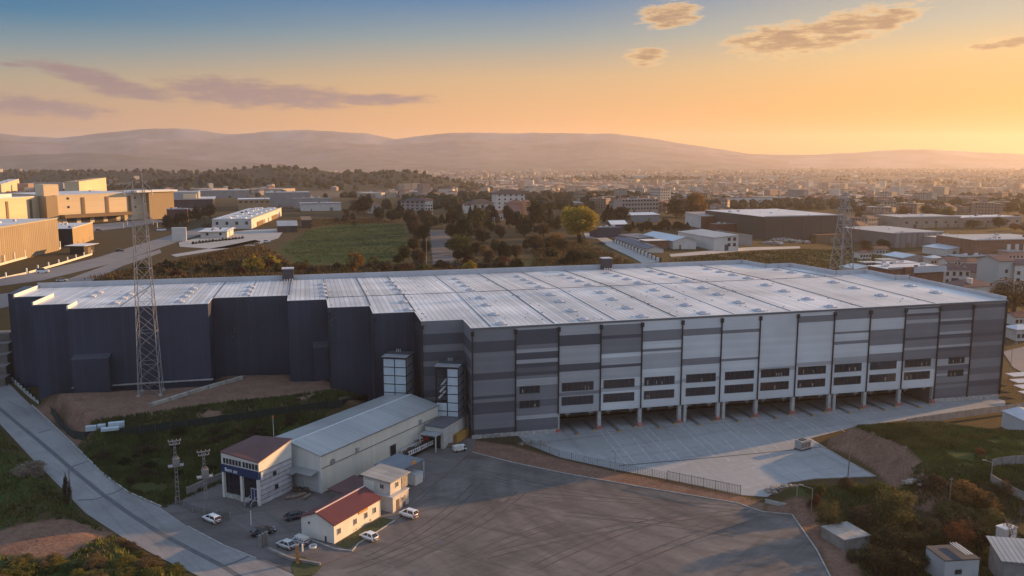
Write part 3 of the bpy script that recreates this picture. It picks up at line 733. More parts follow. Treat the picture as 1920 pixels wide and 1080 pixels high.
b.build('loading_bay_recess', [M('bay_ceiling', (.09, .09, .095), .8), M('bay_wall', (.12, .12, .125), .8)], wh)
b = MB(); b.box(-.75, -.06, -.3, ub(2), .02, 1.05); b.build('plinth', stone, wh)
b = MB(); b.box(ub(12), -.06, -.3, 157.5, .02, 1.3); b.build('plinth', stone, wh)
b = MB(); b.box(-.9, -.22, 28.0, 158, -.02, 28.42)
for i in range(8):
    if i < 4: b.v[i] = b.v[i]
b.v = [(x, y, z + max(0, x) * .0058) for x, y, z in b.v]; b.build('gutter', M('gutter_grey', (.11, .115, .125), .5, .1, .3), wh)
# white roof edge flashing along the stepped front
b = MB()
for i in range(len(OUT_FRONT) - 1):
    (a, c), (d, e) = OUT_FRONT[i], OUT_FRONT[i + 1]
    za, zb_ = zr(a, c), zr(d, e); w = .22
    if abs(c - e) < .1: q = [(a, c - .05), (d, e - .05), (d, e + w), (a, c + w)]
    else: q = [(a - .05, c), (d - .05, e), (d + w, e), (a + w, c)]
    zz = [za, zb_, zb_, za]
    b.hexa([(x, y, z + .1) for (x, y), z in zip(q, zz)] + [(x, y, z + .22) for (x, y), z in zip(q, zz)])
b.build('roof_edge_flashing', trim, wh)
# raised parapets: back, right side and the left-end steps (inner faces catch the sun)
def parapet(pts, h, w=.35, h0=0):
    b = MB()
    for (p, q) in zip(pts[:-1], pts[1:]):
        d = Vector((q[0] - p[0], q[1] - p[1])).normalized(); s = Vector((-d.y, d.x)) * w / 2; e = d * (w / 2)
        c = [(p[0] - s.x - e.x, p[1] - s.y - e.y), (q[0] - s.x + e.x, q[1] - s.y + e.y), (q[0] + s.x + e.x, q[1] + s.y + e.y), (p[0] + s.x - e.x, p[1] + s.y - e.y)]
        zz = [zr(*p), zr(*q), zr(*q), zr(*p)]
        b.hexa([(x, y, z - .3) for (x, y), z in zip(c, zz)] + [(x, y, z + h) for (x, y), z in zip(c, zz)])
    return b
parapet([(-126.6, 106), (-47.5, 106)], 1.7).build('parapet', parap, wh)
parapet([(-44.6, 106), (70.6, 106)], 1.7).build('parapet', parap, wh)
parapet([(74.2, 106), (130.7, 106), (130.7, 87.7), (141, 87.7), (141, 58.2), (152.5, 58.2), (152.5, 42), (157.4, 42)], 1.5).build('parapet', parap, wh)
parapet([(157.4, 41), (157.4, .4)], 1.1).build('parapet', parap, wh)
for p, q in (((-126.6, 105.5), (-126.6, 81.2)), ((-115.6, 80.6), (-115.6, 60.5)), ((-104.2, 60), (-104.2, 50.4))):
    parapet([p, q], .95, .4).build('parapet', trim, wh)
b = MB(); b.box(-131.3, 91, -1, -126.9, 108, 27.9); b.build('end_block', [navy], wh)
# downpipes with hoppers
for k in range(14):
    b = MB(); u = ub(k) if k else -.45; z = 27.4 + max(0, u) * .0058
    b.box(u - .14, -.36, 1.2 if k in (0, 1, 12, 13) else ZS, u + .14, -.07, z - .5); b.box(u - .38, -.55, z - .9, u + .38, -.07, z + .25)
    b.build('downpipe', blackm, wh)
b = MB(); b.box(157.2, -.4, 1.3, 157.65, .15, 28.9); b.build('corner_post', blackm, wh)
for (u, v, z) in ((-34.3, 36.2, 27.4), (-22.8, 24.8, 27.4), (-11.6, 11.3, 27.4)):
    b = MB(); b.box(u + .05, v - .4, 0, u + .35, v - .06, z - .5); b.box(u - .1, v - .6, z - .8, u + .55, v - .06, z + .2); b.build('downpipe', blackm, wh)
# strip windows: frame with a pane, dark with pale blinds
def win_meshes(w, h, nm):
    f = MB(); t = .14
    f.box(0, -.10, 0, w, -.02, t); f.box(0, -.10, h - t, w, -.02, h); f.box(0, -.1, t, t, -.02, h - t); f.box(w - t, -.1, t, w, -.02, h - t)
    k = max(2, int(w / 1.3))
    for i in range(1, k): x = w * i / k; f.box(x - .05, -.09, t, x + .05, -.03, h - t)
    p = MB(); p.box(t, -.05, t, w - t, -.015, h - t)
    return f.mesh(nm, frame_m), p.mesh('pane', glassm)
WL = win_meshes(8.6, 2.3, 'window'); WSm = win_meshes(5.4, 2.0, 'window')
blind = M('window_blind', (.22, .21, .19), .8, .3, 3)
def window(u, z, ms, nb):
    o = link('window', ms[0], wh); o.location = (u, 0, z); p = link('pane', ms[1], o)
    w = 8.6 if ms is WL else 5.4
    for i in range(nb):
        b = MB(); x = random.uniform(.4, w - 1.1); b.box(x, -.07, .25, x + random.uniform(.15, .5), -.052, random.uniform(.9, 1.45)); b.build('blind', blind, o)
for k in range(2, 12):
    off = .9
    for r, zz in ((0, 10.7), (1, 7.0)):
        window(ub(k) + off + (.6 if k in (5, 6) else 0), zz + max(0, ub(k)) * .004, WL, random.choice([0, 1, 2, 3]) if r == 0 else random.choice([0, 0, 1, 2]))
for r, zz in ((0, 10.9), (1, 7.1)): window(ub(1) + 1.0, zz, WSm, 1); window(ub(12) + 4.2, zz + .5, WSm, 2)
# pillars with guards, dock doors and shelters
pillar_m = M('pillar_concrete', (.34, .34, .33), .85, .25, .8)
redw = M('red_white_guard', (.35, .12, .1), .7, .5, 3)
for k in range(2, 13):
    u = ub(k); b = MB(); b.box(u - .45, .1, 0, u + .45, 1.1, ZS - .02, 0)
    if k in (5, 6, 9): b.box(u + 1.2, .1, 0, u + 2.0, 1.0, ZS - .02, 0)
    o = b.build('pillar', pillar_m, wh)
    b = MB(); b.box(u - .65, -.15, 0, u + .65, .09, .9, 0); b.box(u - .62, .12, .9, u - .47, 1.0, 1.3, 0); b.build('guard', redw, o)
for k in range(2, 12):
    for j in (0, 1):
        u = ub(k) + 2.0 + 5.3 * j; b = MB(); b.box(u, 12.8, 1.1, u + 3, 12.98, 4.1); o = b.build('dock_door', dockdoor, wh)
        b = MB(); b.box(u - .5, 12.2, .9, u - .02, 12.97, 4.4); b.box(u + 3.02, 12.2, .9, u + 3.5, 12.97, 4.4); b.box(u - .5, 12.2, 4.1, u + 3.5, 12.79, 4.5); b.build('dock_shelter', blackm, o)
        b = MB(); b.box(u + .4 + j, 1.5, ZS - .9, u + 1.7 + j, 2.2, ZS - .03); b.tube((u + 1 + j, 1.8, ZS - .9), (u + 1 + j, 1.8, ZS - 1.5), .1); b.build('ceiling_unit', pillar_m, wh)
# skylights
SKY = [(-104, 86), (-104, 76.5), (-93.5, 78), (-93.6, 68.5), (-93.7, 58)] + [(-76, v) for v in (88, 78, 67.7, 56.5)] + [(-58, v) for v in (87, 77, 67)] + [(-35, v) for v in (87, 76.7, 66.7, 57)] + [(-12, v) for v in (88, 78.6, 67.3, 56)] + [(-12.9, 40.5), (-13, 28.3)]
for u0, uf in ((10.6, 9.0), (33.2, 30.8), (50, 47), (67.2, 64.6), (84.3, 81), (107, 103.2), (130.2, 127.9)):
    for v in (89.5, 79, 69, 58): SKY.append((u0 + (v - 73) * .02, v))
    for v in (42.2, 30.2, 16, 3.6): SKY.append((uf + (v - 23) * .06, v))
SKY = [q for q in SKY if not (q[0] > 126 and (q[1] > 85 or q[1] < 10))] + [(148, 29), (147, 16.4)]
b = MB(); b.box(-1.35, -1.35, 0, 1.35, 1.35, .3); skc = b.mesh('skylight', parap)
b = MB(); b.dome(0, 0, .3, 1.0, 1.0, .42, 12, 4); skd = b.mesh('dome', dome_m); skd.polygons.foreach_set('use_smooth', [True] * len(skd.polygons))
for u, v in SKY:
    o = link('skylight', skc, wh); o.location = (u, v, zr(u, v)); link('dome', skd, o)
# dark lap seams, each a part; the clips and specks along them are one part
seam_m = M('seam_dark', (.05, .05, .055), .8, .3, 1)
def seamline(u0, v0, u1, v1, w=.16):
    b = MB(); n = max(2, int(max(abs(v1 - v0), abs(u1 - u0)) / 6)); P = [(u0 + (u1 - u0) * i / n, v0 + (v1 - v0) * i / n) for i in range(n + 1)]
    hv = abs(u1 - u0) < abs(v1 - v0); k = 0
    for (x, y) in P:
        q = [(x - w / 2, y), (x + w / 2, y)] if hv else [(x, y - w / 2), (x, y + w / 2)]
        z = zr(x, y); b.v += [(*q[0], z + .02), (*q[1], z + .02), (*q[1], z + .09), (*q[0], z + .09)]
    for i in range(n):
        for j in range(4): b.f.append((i * 4 + j, i * 4 + (j + 1) % 4, i * 4 + 4 + (j + 1) % 4, i * 4 + 4 + j)); b.m.append(0)
    b.build('roof_seam', seam_m, wh)
for u, v0, w in ((-91, 50.5, .18), (-67.3, 62, .25), (-57, 62, .14), (-45.3, 54, .3), (-34, 50.2, .22), (-22.6, 36.4, .25), (-11.4, 25, .3), (4.5, .3, .16), (21, .3, .32), (37.5, .3, .14), (54.4, .3, .34), (71, .3, .12), (88, .3, .36), (110.5, .3, .34), (134, .3, .36)):
    seamline(u, v0, u + (1.2 if u > 0 else 0), 105.5 if u < 130 else 87, w)
seamline(-34, 54, 140.5, 54, .22)
rr = random.Random(5); b = MB()
for _ in range(420):
    u = rr.uniform(-110, 150); v = rr.choice([rr.uniform(2, 104), rr.uniform(2, 50), 54 + rr.uniform(-.3, .3)])
    ok = (u > 0 and v < 40) or (40 < v < 87 and -30 < u < 138) or (u < 128 and v > 62 and u > -100)
    if not ok: continue
    if rr.random() < .5: u = rr.choice([-57, -34, -11, 21, 54.4, 88, 110.5]) + rr.uniform(-.5, 1.5)
    s = rr.uniform(.08, .22); t = rr.uniform(.1, .5); z = zr(u, v); b.box(u - s, v - t * .5, z + .01, u + s, v + t * .5, z + .12)
tag(b.build('roof_clips', seam_m, wh), kind='stuff')
# plant boxes on the back edge
for u in (-46.2, 72.3):
    b = MB(); b.box(u - 1.9, 103.2, zr(u, 104), u + 1.9, 106.8, zr(u, 104) + 4.1); o = b.build('roof_cabin', M('cabin_cladding', (.055, .05, .055), .6, .15, .5), wh)
    b = MB(); b.box(u - 2.05, 103.05, zr(u, 104) + 4.1, u + 2.05, 106.95, zr(u, 104) + 4.4); b.build('cap', parap, o)
    b = MB()
    for i in range(4): b.box(u - 1.4 + i * .9, 102.3, zr(u, 104), u - 1.0 + i * .9, 102.8, zr(u, 104) + rr.uniform(.3, .8))
    b.build('vent', trim, o)
# boxes built out from the navy wall
for (ua, uz, v0, v1, zt, zb2) in ((-103.2, -93.9, 46.6, 50.3, 15.3, 3.0), (-38.6, -34.5, 45.5, 50.1, 15.6, 2.0)):
    b = MB(); b.hexa([(ua, v0, zb2), (uz, v0, zb2), (uz, v1, zb2), (ua, v1, zb2), (ua, v0, zt), (uz, v0, zt), (uz, v1, zt + .7), (ua, v1, zt + .7)], 0)
    o = b.build('wall_annex', [navy], wh); b = MB(); b.hexa([(ua - .1, v0 - .1, zt + .02), (uz + .1, v0 - .1, zt + .02), (uz + .1, v1 - .02, zt + .74), (ua - .1, v1 - .02, zt + .74), (ua - .1, v0 - .1, zt + .14), (uz + .1, v0 - .1, zt + .14), (uz + .1, v1 - .02, zt + .86), (ua - .1, v1 - .02, zt + .86)]); b.build('annex_roof', M('annex_lid', (.06, .066, .085), .5, .1, .5), o)
# footings showing as a pale kerb at the foot of the navy wall
b = MB(); strip_mb(b, [L2W(-104.4, 49.3), L2W(-84, 49.2), L2W(-67, 49.3)], .8, 0, .3, zs=[6.7, 6.9, 6.9]); tag(b.build('wall_footing', kerbmat), kind='structure')
tw = thing('terraced_wall', 'stained concrete retaining terraces stepping up left of the navy warehouse end', 'retaining wall', L2W(-190, 84, 0), TH)
for k in range(5): b = MB(); b.box(-10, 5 * k, -1, 58 - k, 5 * k + 5.2, 2.6 + 2.6 * k); b.build('terrace', M('terrace_concrete', (.15, .135, .125), .9, .4, .25, dirt=.5) if k == 0 else bpy.data.materials['terrace_concrete'], tw)
# wheel guides on the yard
gy = M('guide_steel', (.10, .10, .10), .6, .2, 1); gyl = M('guide_yellow', (.32, .2, .05), .6, .3, 1)
def wheel_guide():
    t = thing('wheel_guide', 'pair of low steel wheel guide rails with yellow tips on the loading floor', 'wheel guide', (0, 0, 0), TH, 'wheel guides under the loading bays')
    for s in (-.32, .32):
        b = MB(); b.tube((s, 0, .2), (s, 9, .2), .1, n=6); [b.box(s - .06, q, 0, s + .06, q + .15, .2) for q in (0, 4.4, 8.8)]; r = b.build('rail', gy, t)
    b = MB(); b.box(-.42, -.4, 0, .42, -.02, .3); b.dome(0, -.2, .3, .36, .16, .08, 8, 2); b.build('end_stop', gyl, t)
    return t
wg = wheel_guide(); first = True
for k in range(2, 12):
    for j, off in ((0, 4.3), (1, 9.6)):
        loc = L2W(ub(k) + off, -3.0 + (2.4 if j else 0), .04)
        if first: wg.location = loc; first = False
        else: dup(wg, loc=loc)
# ------------------------------------------------------------------ shared building parts
def unit_window(nm, fr, gl, mull=1):
    b = MB(); t = .09
    b.box(0, -.6, 0, 1, .0, t); b.box(0, -.6, 1 - t, 1, 0, 1); b.box(0, -.6, t, t, 0, 1 - t); b.box(1 - t, -.6, t, 1, 0, 1 - t)
    for i in range(1, mull + 1):
        x = i / (mull + 1); b.box(x - .03, -.5, t, x + .03, 0, 1 - t)
    b.box(t, -.35, t, 1 - t, -.02, 1 - t, 1)
    return b.mesh(nm, [fr, gl])
white_frame = M('white_frame', (.5, .5, .48), .6, .1, 1)
UW = unit_window('window', white_frame, glassm, 1); UD = unit_window('window', frame_m, glassm, 0); UG = unit_window('window', frame_m, glassm, 4)

def put_win(par, face, L, Wd, s, z, w, h, ms=None):
    """a window as a part of its own on one face: F (y=0), B (y=W), S (x=0), E (x=L)"""
    o = link('window', ms or UW, par)
    if face == 'F': o.location = (s, -.01, z); r = 0
    elif face == 'B': o.location = (L - s, Wd + .01, z); r = math.pi
    elif face == 'S': o.location = (-.01, Wd - s, z); r = -math.pi / 2
    else: o.location = (L + .01, s, z); r = math.pi / 2
    o.rotation_euler = (0, 0, r); o.scale = (w, .18, h); return o

def house(name, label, cat, P0, P1, Wd, h, wall, roofm_, roof='gable', rh=1.5, over=.35, wins=(), group=None, base=1.5, side=None, win=None, trimc=None, dz=0):
    """P0 -> P1 is the foot of the long wall one sees; the building lies to the left of that direction"""
    d = P1 - P0; L = math.hypot(d.x, d.y); rz = math.atan2(d.y, d.x)
    t = thing(name, label, cat, (P0.x, P0.y, P0.z), rz, group)
    b = MB()
    w2 = side or wall
    q = [(0, 0), (L, 0), (L, Wd), (0, Wd)]
    top = [h, h, h, h]
    if roof == 'shed': top = [h, h, h + rh, h + rh]
    if roof == 'shedx': top = [h, h + rh, h + rh, h]
    for i in range(4):
        j = (i + 1) % 4; b.face([(*q[i], -base), (*q[j], -base), (*q[j], top[j]), (*q[i], top[i])], i % 2)
    if roof == 'gable':
        b.face([(0, 0, h), (0, Wd / 2, h + rh), (0, Wd, h)], 1); b.face([(L, 0, h), (L, Wd, h), (L, Wd / 2, h + rh)], 1)
    if roof == 'gabley':
        b.face([(0, 0, h), (L, 0, h), (L / 2, 0, h + rh)], 0); b.face([(0, Wd, h), (L / 2, Wd, h + rh), (L, Wd, h)], 0)
    b.build('wall', [wall, w2], t)
    r = MB(); o = over; tk = .18
    def slab(p):
        r.hexa([(x, y, z) for x, y, z in p] + [(x, y, z + tk) for x, y, z in p])
    if roof == 'flat':
        slab([(-o, -o, h + .01), (L + o, -o, h + .01), (L + o, Wd + o, h + .01), (-o, Wd + o, h + .01)])
    elif roof in ('shed', 'shedx'):
        dz_ = [h, h, h + rh, h + rh] if roof == 'shed' else [h, h + rh, h + rh, h]
        c = [(-o, -o), (L + o, -o), (L + o, Wd + o), (-o, Wd + o)]; slab([(x, y, z + .01) for (x, y), z in zip(c, dz_)])
    elif roof == 'gable':
        k = rh / (Wd / 2) * o
        slab([(-o, -o, h + .01 - k), (L + o, -o, h + .01 - k), (L + o, Wd / 2, h + rh + .01), (-o, Wd / 2, h + rh + .01)])
        slab([(-o, Wd / 2, h + rh + .01), (L + o, Wd / 2, h + rh + .01), (L + o, Wd + o, h + .01 - k), (-o, Wd + o, h + .01 - k)])
    elif roof == 'gabley':
        k = rh / (L / 2) * o
        slab([(-o, -o, h + .01 - k), (L / 2, -o, h + rh + .01), (L / 2, Wd + o, h + rh + .01), (-o, Wd + o, h + .01 - k)])
        slab([(L / 2, -o, h + rh + .01), (L + o, -o, h + .01 - k), (L + o, Wd + o, h + .01 - k), (L / 2, Wd + o, h + rh + .01)])
    elif roof == 'hip':
        e = min(L, Wd) / 2 * .95
        c = [(-o, -o, h + .01), (L + o, -o, h + .01), (L + o, Wd + o, h + .01), (-o, Wd + o, h + .01)]
        if L >= Wd: a_, b_ = (e, Wd / 2, h + rh), (L - e, Wd / 2, h + rh)
        else: a_, b_ = (L / 2, e, h + rh), (L / 2, Wd - e, h + rh)
        if L >= Wd:
            r.face([c[0], c[1], b_, a_]); r.face([c[1], c[2], b_]); r.face([c[2], c[3], a_, b_]); r.face([c[3], c[0], a_])
        else:
            r.face([c[0], c[1], a_]); r.face([c[1], c[2], b_, a_]); r.face([c[2], c[3], b_]); r.face([c[3], c[0], a_, b_])
        r.face(list(reversed(c)))
    ro = r.build('roof', roofm_, t)
    for w in wins:
        face, n, zs, ww, wh_ = w[:5]; a, c = (w[5], w[6]) if len(w) > 6 else (0, 1); ln = L if face in 'FB' else Wd
        for z in zs:
            for i in range(n):
                s = ln * (a + (c - a) * (i + .5) / n) - ww / 2; put_win(t, face, L, Wd, s, z, ww, wh_, win)
    t['dims'] = (L, Wd, h)
    return t
def edge(x0, y0, z, az, x1):
    P = at(x0, y0, z) if z is not None else G(x0, y0); zz = P.z
    a = R(az); dx, dy = math.sin(a), math.cos(a); k = (x1 - 960) / F
    L = (k * (P.y * CP + (H - zz) * SP) - P.x) / (dx - k * dy * CP)
    return P, Vector((P.x + dx * L, P.y + dy * L, zz))

cream = ribbed('cream_cladding', (.60, .57, .49), 0, .9, .55, .35, depth=.12, dark=.93, width=.07, var=.08, scale=.1)
cream_y = ribbed('cream_cladding_gable', (.52, .52, .50), 1, .9, .55, .35, depth=.12, dark=.93, width=.07, var=.08, scale=.1)
hallroof = ribbed('hall_roof_sheet', (.31, .315, .315), 0, .75, .4, .5, metal=.2, depth=.35, dark=.78, width=.16, var=.14, scale=.09)
greyroof = ribbed('grey_roof_sheet', (.20, .22, .245), 0, .6, .45, .5, metal=.1, depth=.35, dark=.85, width=.15, var=.18, scale=.15)
redroof = ribbed('dark_red_roof_sheet', (.085, .020, .022), 0, .5, .55, .35, depth=.25, dark=.9, width=.12, var=.12, scale=.15)
maroon = M('maroon_roof', (.085, .034, .034), .6, .2, .25)
whitewall = M('white_wall', (.56, .54, .50), .75, .10, .35, dirt=.25)
oldwhite = M('stained_white_panel', (.44, .43, .41), .8, .18, .5, dirt=.6)
blue = M('blue_band', (.016, .035, .10), .4, .1, .4)
slat = ribbed('weathered_slats', (.40, .39, .40), 2, 1.0, .75, .25, depth=.4, dark=.25, width=.13, var=.25, scale=.6)

# rubble heap at the yard corner
def rubble(nm, label, P, rx, ry, h, n, m, s0=.2, s1=.6):
    b = MB()
    for _ in range(n):
        a = rr.uniform(0, 6.28); r = math.sqrt(rr.random()); x, y = r * rx * math.cos(a), r * ry * math.sin(a); z = h * (1 - r) * rr.uniform(.6, 1); s = rr.uniform(s0, s1)
        b.hexa([(x + dx_ * s * rr.uniform(.5, 1), y + dy_ * s * rr.uniform(.5, 1), z - .1 + dz_ * s * rr.uniform(.5, 1.1)) for dz_ in (0, 1) for dx_, dy_ in ((-1, -1), (1, -1), (1, 1), (-1, 1))])
    o = b.build(nm, m); o.location = P; tag(o, label, 'rubble', kind='stuff')
# the long cream hall
P0 = at(603, 925); P1 = P0 + Vector((math.sin(R(30)), math.cos(R(30)), 0)) * 43
hall = house('storage_hall', 'long cream metal hall with low grey gable roof in front of the warehouse', 'hall', P0, P1, 17, 8.2, cream, hallroof, 'gable', 1.5, .25, side=cream_y)
b = MB(); b.box(.1, -.09, 5.3, 42.9, -.01, 5.42); b.box(-.05, -.1, 8.0, 43.1, -.02, 8.16); b.build('seam_band', frame_m, hall)
b = MB(); b.box(-.3, 8.35, 9.72, 43.3, 8.65, 9.93); b.build('ridge_cap', trim, hall)
b = MB(); b.box(23.2, -.12, .1, 25.4, -.015, 3.4, 0); o = b.build('door', blackm, hall); b = MB(); b.box(22.9, -.16, 0, 23.19, -.02, 3.7); b.box(25.41, -.16, 0, 25.7, -.02, 3.7); b.box(23.19, -.16, 3.42, 25.41, -.02, 3.7); b.build('door_frame', white_frame, o)
for x in (11.2, 34.8):
    b = MB(); b.box(x, -.5, 5.6, x + .7, -.02, 6.6); b.build('wall_unit', M('unit_grey', (.3, .3, .3), .7), hall)
b = MB(); b.tube((3.6, -.25, 5.9), (3.6, -.02, 5.9), .65, n=14); b.build('round_vent', M('vent_grey', (.22, .22, .22), .6), hall)
for y0, y1 in ((.8, 4.6), (5.0, 8.6)):
    b = MB(); b.box(-.1, y0, 0, -.015, y1, 4.1); b.build('roller_door', ribbed('roller_door', (.40, .42, .43), 2, .3, .55, depth=.3, dark=.85), hall)
b = MB(); b.hexa([(-3.2, 4.9, 4.2), (0, 4.9, 4.75), (0, 10.2, 4.75), (-3.2, 10.2, 4.2), (-3.2, 4.9, 4.3), (0, 4.9, 4.85), (0, 10.2, 4.85), (-3.2, 10.2, 4.3)]); b.hexa([(-2.4, .6, 4.4), (0, .6, 4.75), (0, 4.8, 4.75), (-2.4, 4.8, 4.4), (-2.4, .6, 4.5), (0, .6, 4.85), (0, 4.8, 4.85), (-2.4, 4.8, 4.5)])
b.build('door_canopy', hallroof, hall)
b = MB(); b.box(-.16, -.16, 0, .0, .0, 8.1); b.build('corner_trim', trim, hall)
b = MB(); b.tube((4.5, 18, 6), (4.5, 18, 12.6), .09, .05); mt = b.build('beacon_mast', white_frame, hall); b = MB(); b.dome(4.5, 18, 12.6, .2, .2, .45, 8, 3); b.build('beacon', M('red_lamp', (.5, .05, .03), .4), mt)

# the office tower with the blue band
Q0 = at(490, 948); az = R(28); dx = Vector((math.sin(az), math.cos(az), 0))
off = thing('office_tower', 'small office block with red roof, blue sign band and weathered slatted side wall', 'office', Q0, math.pi / 2 - az)
Lx, Wy = 9.2, 10.3; zf, zb = 9.2, 11.3
b = MB()
b.face([(0, 0, 0), (Lx, 0, 0), (Lx, 0, 7.3), (0, 0, 7.3)], 0)
b.face([(Lx, 0, 0), (Lx, Wy, 0), (Lx, Wy, zb - 1), (Lx, 0, zb)], 1); b.face([(Lx, Wy, 0), (0, Wy, 0), (0, Wy, zf + .5), (Lx, Wy, zb - 1)], 1)
b.face([(.3, .0, .9), (.3, Wy, .9), (.3, Wy, 6), (.3, 0, 6)], 2)
b.build('wall', [slat, whitewall, glass('office_glass', (.008, .009, .013), .1)], off)
b = MB(); b.face([(-.35, -.12, 7.3), (Lx, -.12, 7.3), (Lx, -.12, zb - .02), (-.35, -.12, zf - .02)], 0); b.face([(-.35, Wy + .05, 7.3), (-.35, -.12, 7.3), (-.35, -.12, zf - .02), (-.35, Wy + .05, zf + .5)], 0); b.face([(-.35, -.12, 7.3), (-.35, Wy, 7.3), (Lx, Wy, 7.3), (Lx, -.12, 7.3)], 0)
b.build('upper_storey', [whitewall], off)
b = MB(); b.hexa([(-.55, -.3, zf), (Lx + .2, -.3, zb), (Lx + .2, Wy + .2, zb - 1.0), (-.55, Wy + .2, zf + .55), (-.55, -.3, zf + .2), (Lx + .2, -.3, zb + .2), (Lx + .2, Wy + .2, zb - .8), (-.55, Wy + .2, zf + .75)]); b.build('roof', maroon, off)
b = MB(); b.box(-.5, -.05, 5.6, .28, Wy + .1, 7.28); sb = b.build('sign_band', blue, off)
for i in range(11):
    o = link('window', UD, off); y = Wy - .55 - i * .87 - (.25 if i > 5 else 0); o.location = (-.36, y, 7.55); o.rotation_euler = (0, 0, -math.pi / 2); o.scale = (.62, .12, 1.15)
for y in (0.05, 4.6, Wy - .55):
    b = MB(); b.box(-.45, y, 0, .12, y + .55, 5.6); b.build('column', whitewall, off)
b = MB(); b.box(-.2, .6, -.2, .28, Wy, .9); b.build('stone_base', stone, off)
b = MB(); b.box(-.15, .7, .9, .2, 2.5, 3.3); dr = b.build('door', blue, off); b = MB(); [b.box(-.22, y, .9, -.16, y + .1, 3.3) for y in (.7, 1.55, 2.4)]; b.box(-.22, .7, 3.31, -.16, 2.5, 3.42); b.build('door_frame', white_frame, dr)
b = MB(); [b.box(-2.2 + i * .4, .7, 0, -1.8 + i * .4, 2.5, .15 + i * .15) for i in range(5)]; st = b.build('entrance_steps', frame_m, off)
b = MB(); [b.tube((-2.1, y, .9), (-.5, y, 1.9), .04) for y in (.75, 2.45)]; [b.tube((-2.1, y, 0), (-2.1, y, .9), .04) for y in (.75, 2.45)]; b.build('handrail', white_frame, st)
for x, z in ((3.6, 5.0), (4.0, 2.0)): o = link('window', UD, off); o.location = (x, -.02, z); o.scale = (.95, .15, 1.0)
b = MB(); b.box(.05, -.3, 5.3, .55, -.03, 7.0); b.build('side_sign', M('pale_sign', (.4, .46, .5), .6), off)
def text(par, s, loc, rot, size, m, nm='lettering'):
    c = bpy.data.curves.new(nm, 'FONT'); c.body = s; c.size = size; c.extrude = .015
    tmp = bpy.data.objects.new('tmp', c); COL.objects.link(tmp); dg = bpy.context.evaluated_depsgraph_get(); dg.update()
    me = bpy.data.meshes.new_from_object(tmp.evaluated_get(dg)); bpy.data.objects.remove(tmp)
    me.materials.clear(); me.materials.append(m); o = link(nm, me, par); o.location = loc; o.rotation_euler = rot; return o
signw = M('sign_white', (.75, .77, .8), .6, .05)
text(sb, 'Bem ao', (-.52, Wy - 1.0, 5.95), (math.pi / 2, 0, -math.pi / 2), 1.15, signw)

# the red roofed bungalow
P0 = at(627, 1020); P1 = at(713, 968)
rh = house('red_roof_bungalow', 'low white bungalow with dark red gable roof beside two parked white cars', 'bungalow', P0, P1, 7.8, 3.7, whitewall, redroof, 'gable', 1.55, .35)
for s in (.9, 5.6, 8.9, 11.6): put_win(rh, 'F', 13.8, 7.8, s, 1.35, .95, 1.25)
b = MB(); b.box(-.4, 3.78, 5.42, 14.2, 4.02, 5.56); b.build('ridge_cap', M('pale_ridge', (.55, .42, .42), .6), rh)
b = MB(); b.box(7.2, -.12, 2.95, 10.0, -.02, 3.5); sg = b.build('sign_board', M('sign_ochre', (.4, .22, .06), .7, .3, 2), rh)
b = MB(); b.tube((-.08, 5.9, 2.9), (.0, 5.9, 2.9), .22, n=10); b.build('round_vent', blackm, rh)
b = MB(); b.box(-.12, 1.8, .1, -.02, 2.15, 1.1); b.build('meter_box', frame_m, rh)
b = MB(); b.box(-.06, -.06, 0, .1, .1, 3.6); b.box(13.7, -.06, 0, 13.86, .1, 3.6); b.build('corner_trim', trim, rh)
# grass bed with a kerb round the bungalow
bed = PX([(628, 1022), (714, 970), (738, 975), (672, 1018), (652, 1030)]); sheet('grass_bed', bed, .07, M('bed_grass', (.05, .055, .02), .95, .5, 1.5))
kerb([(566, 1006), (628, 1030), (660, 1034), (672, 1020), (740, 977)], .25, .2)
cwl = M('dark_render', (.13, .12, .115), .9, .3, .5)
# lower red lean-to behind it
P0 = at(668, 962) + Vector((-3.7, 4.2, 0)); a = Vector((math.sin(az), math.cos(az), 0))
house('lean_to_shed', 'lower dark red lean-to roof between the bungalow and the cream hall', 'shed', at(655, 951, 0), at(655, 951, 0) + a * 8, 5.0, 2.5, cwl, maroon, 'shed', .4, .3)

# stacked site cabins
P0 = at(737, 962); a = Vector((math.sin(R(27)), math.cos(R(27)), 0)); nb = Vector((-a.y, a.x, 0))
lo = house('site_cabin', 'stained lower site cabin on the ground carrying a second cabin', 'site cabin', P0, P0 + a * 5.6, 7.6, 3.1, oldwhite, parap, 'flat', 0, .12, wins=[('F', 1, [1.2], 1.1, 1.1, .3, .9)], group='stacked site cabins')
b = MB(); b.box(1.2, -.08, .05, 2.2, -.02, 2.3); b.box(3.4, -.08, .05, 4.3, -.02, 2.3); b.build('door', M('brown_door', (.12, .08, .07), .8, .3, 1), lo)
up = house('site_cabin', 'upper site cabin with corrugated pale roof standing on the lower cabin', 'site cabin', P0 + a * .5 + nb * .9 + Vector((0, 0, 3.33)), P0 + a * 6.6 + nb * .9 + Vector((0, 0, 3.33)), 6.6, 2.7, oldwhite, ribbed('pale_corrugated', (.25, .25, .245), 0, .55, .5, .4, depth=.5, dark=.7, width=.25, var=.2, scale=.3), 'shed', .5, .5, wins=[('F', 1, [1.0], 1.0, 1.1, .2, .55), ('S', 1, [1.0], 1.1, 1.1, .55, .85)], group='stacked site cabins', base=0)
b = MB(); b.box(3.9, -.1, .05, 5.9, -.02, 2.4); b.build('panel_door', M('worn_panel', (.22, .2, .18), .8, .5, 1.6), up)
b = MB(); b.box(-.05, 3.9, .3, -.02, 6.3, 2.3); b.build('pale_panel', whitewall, up)

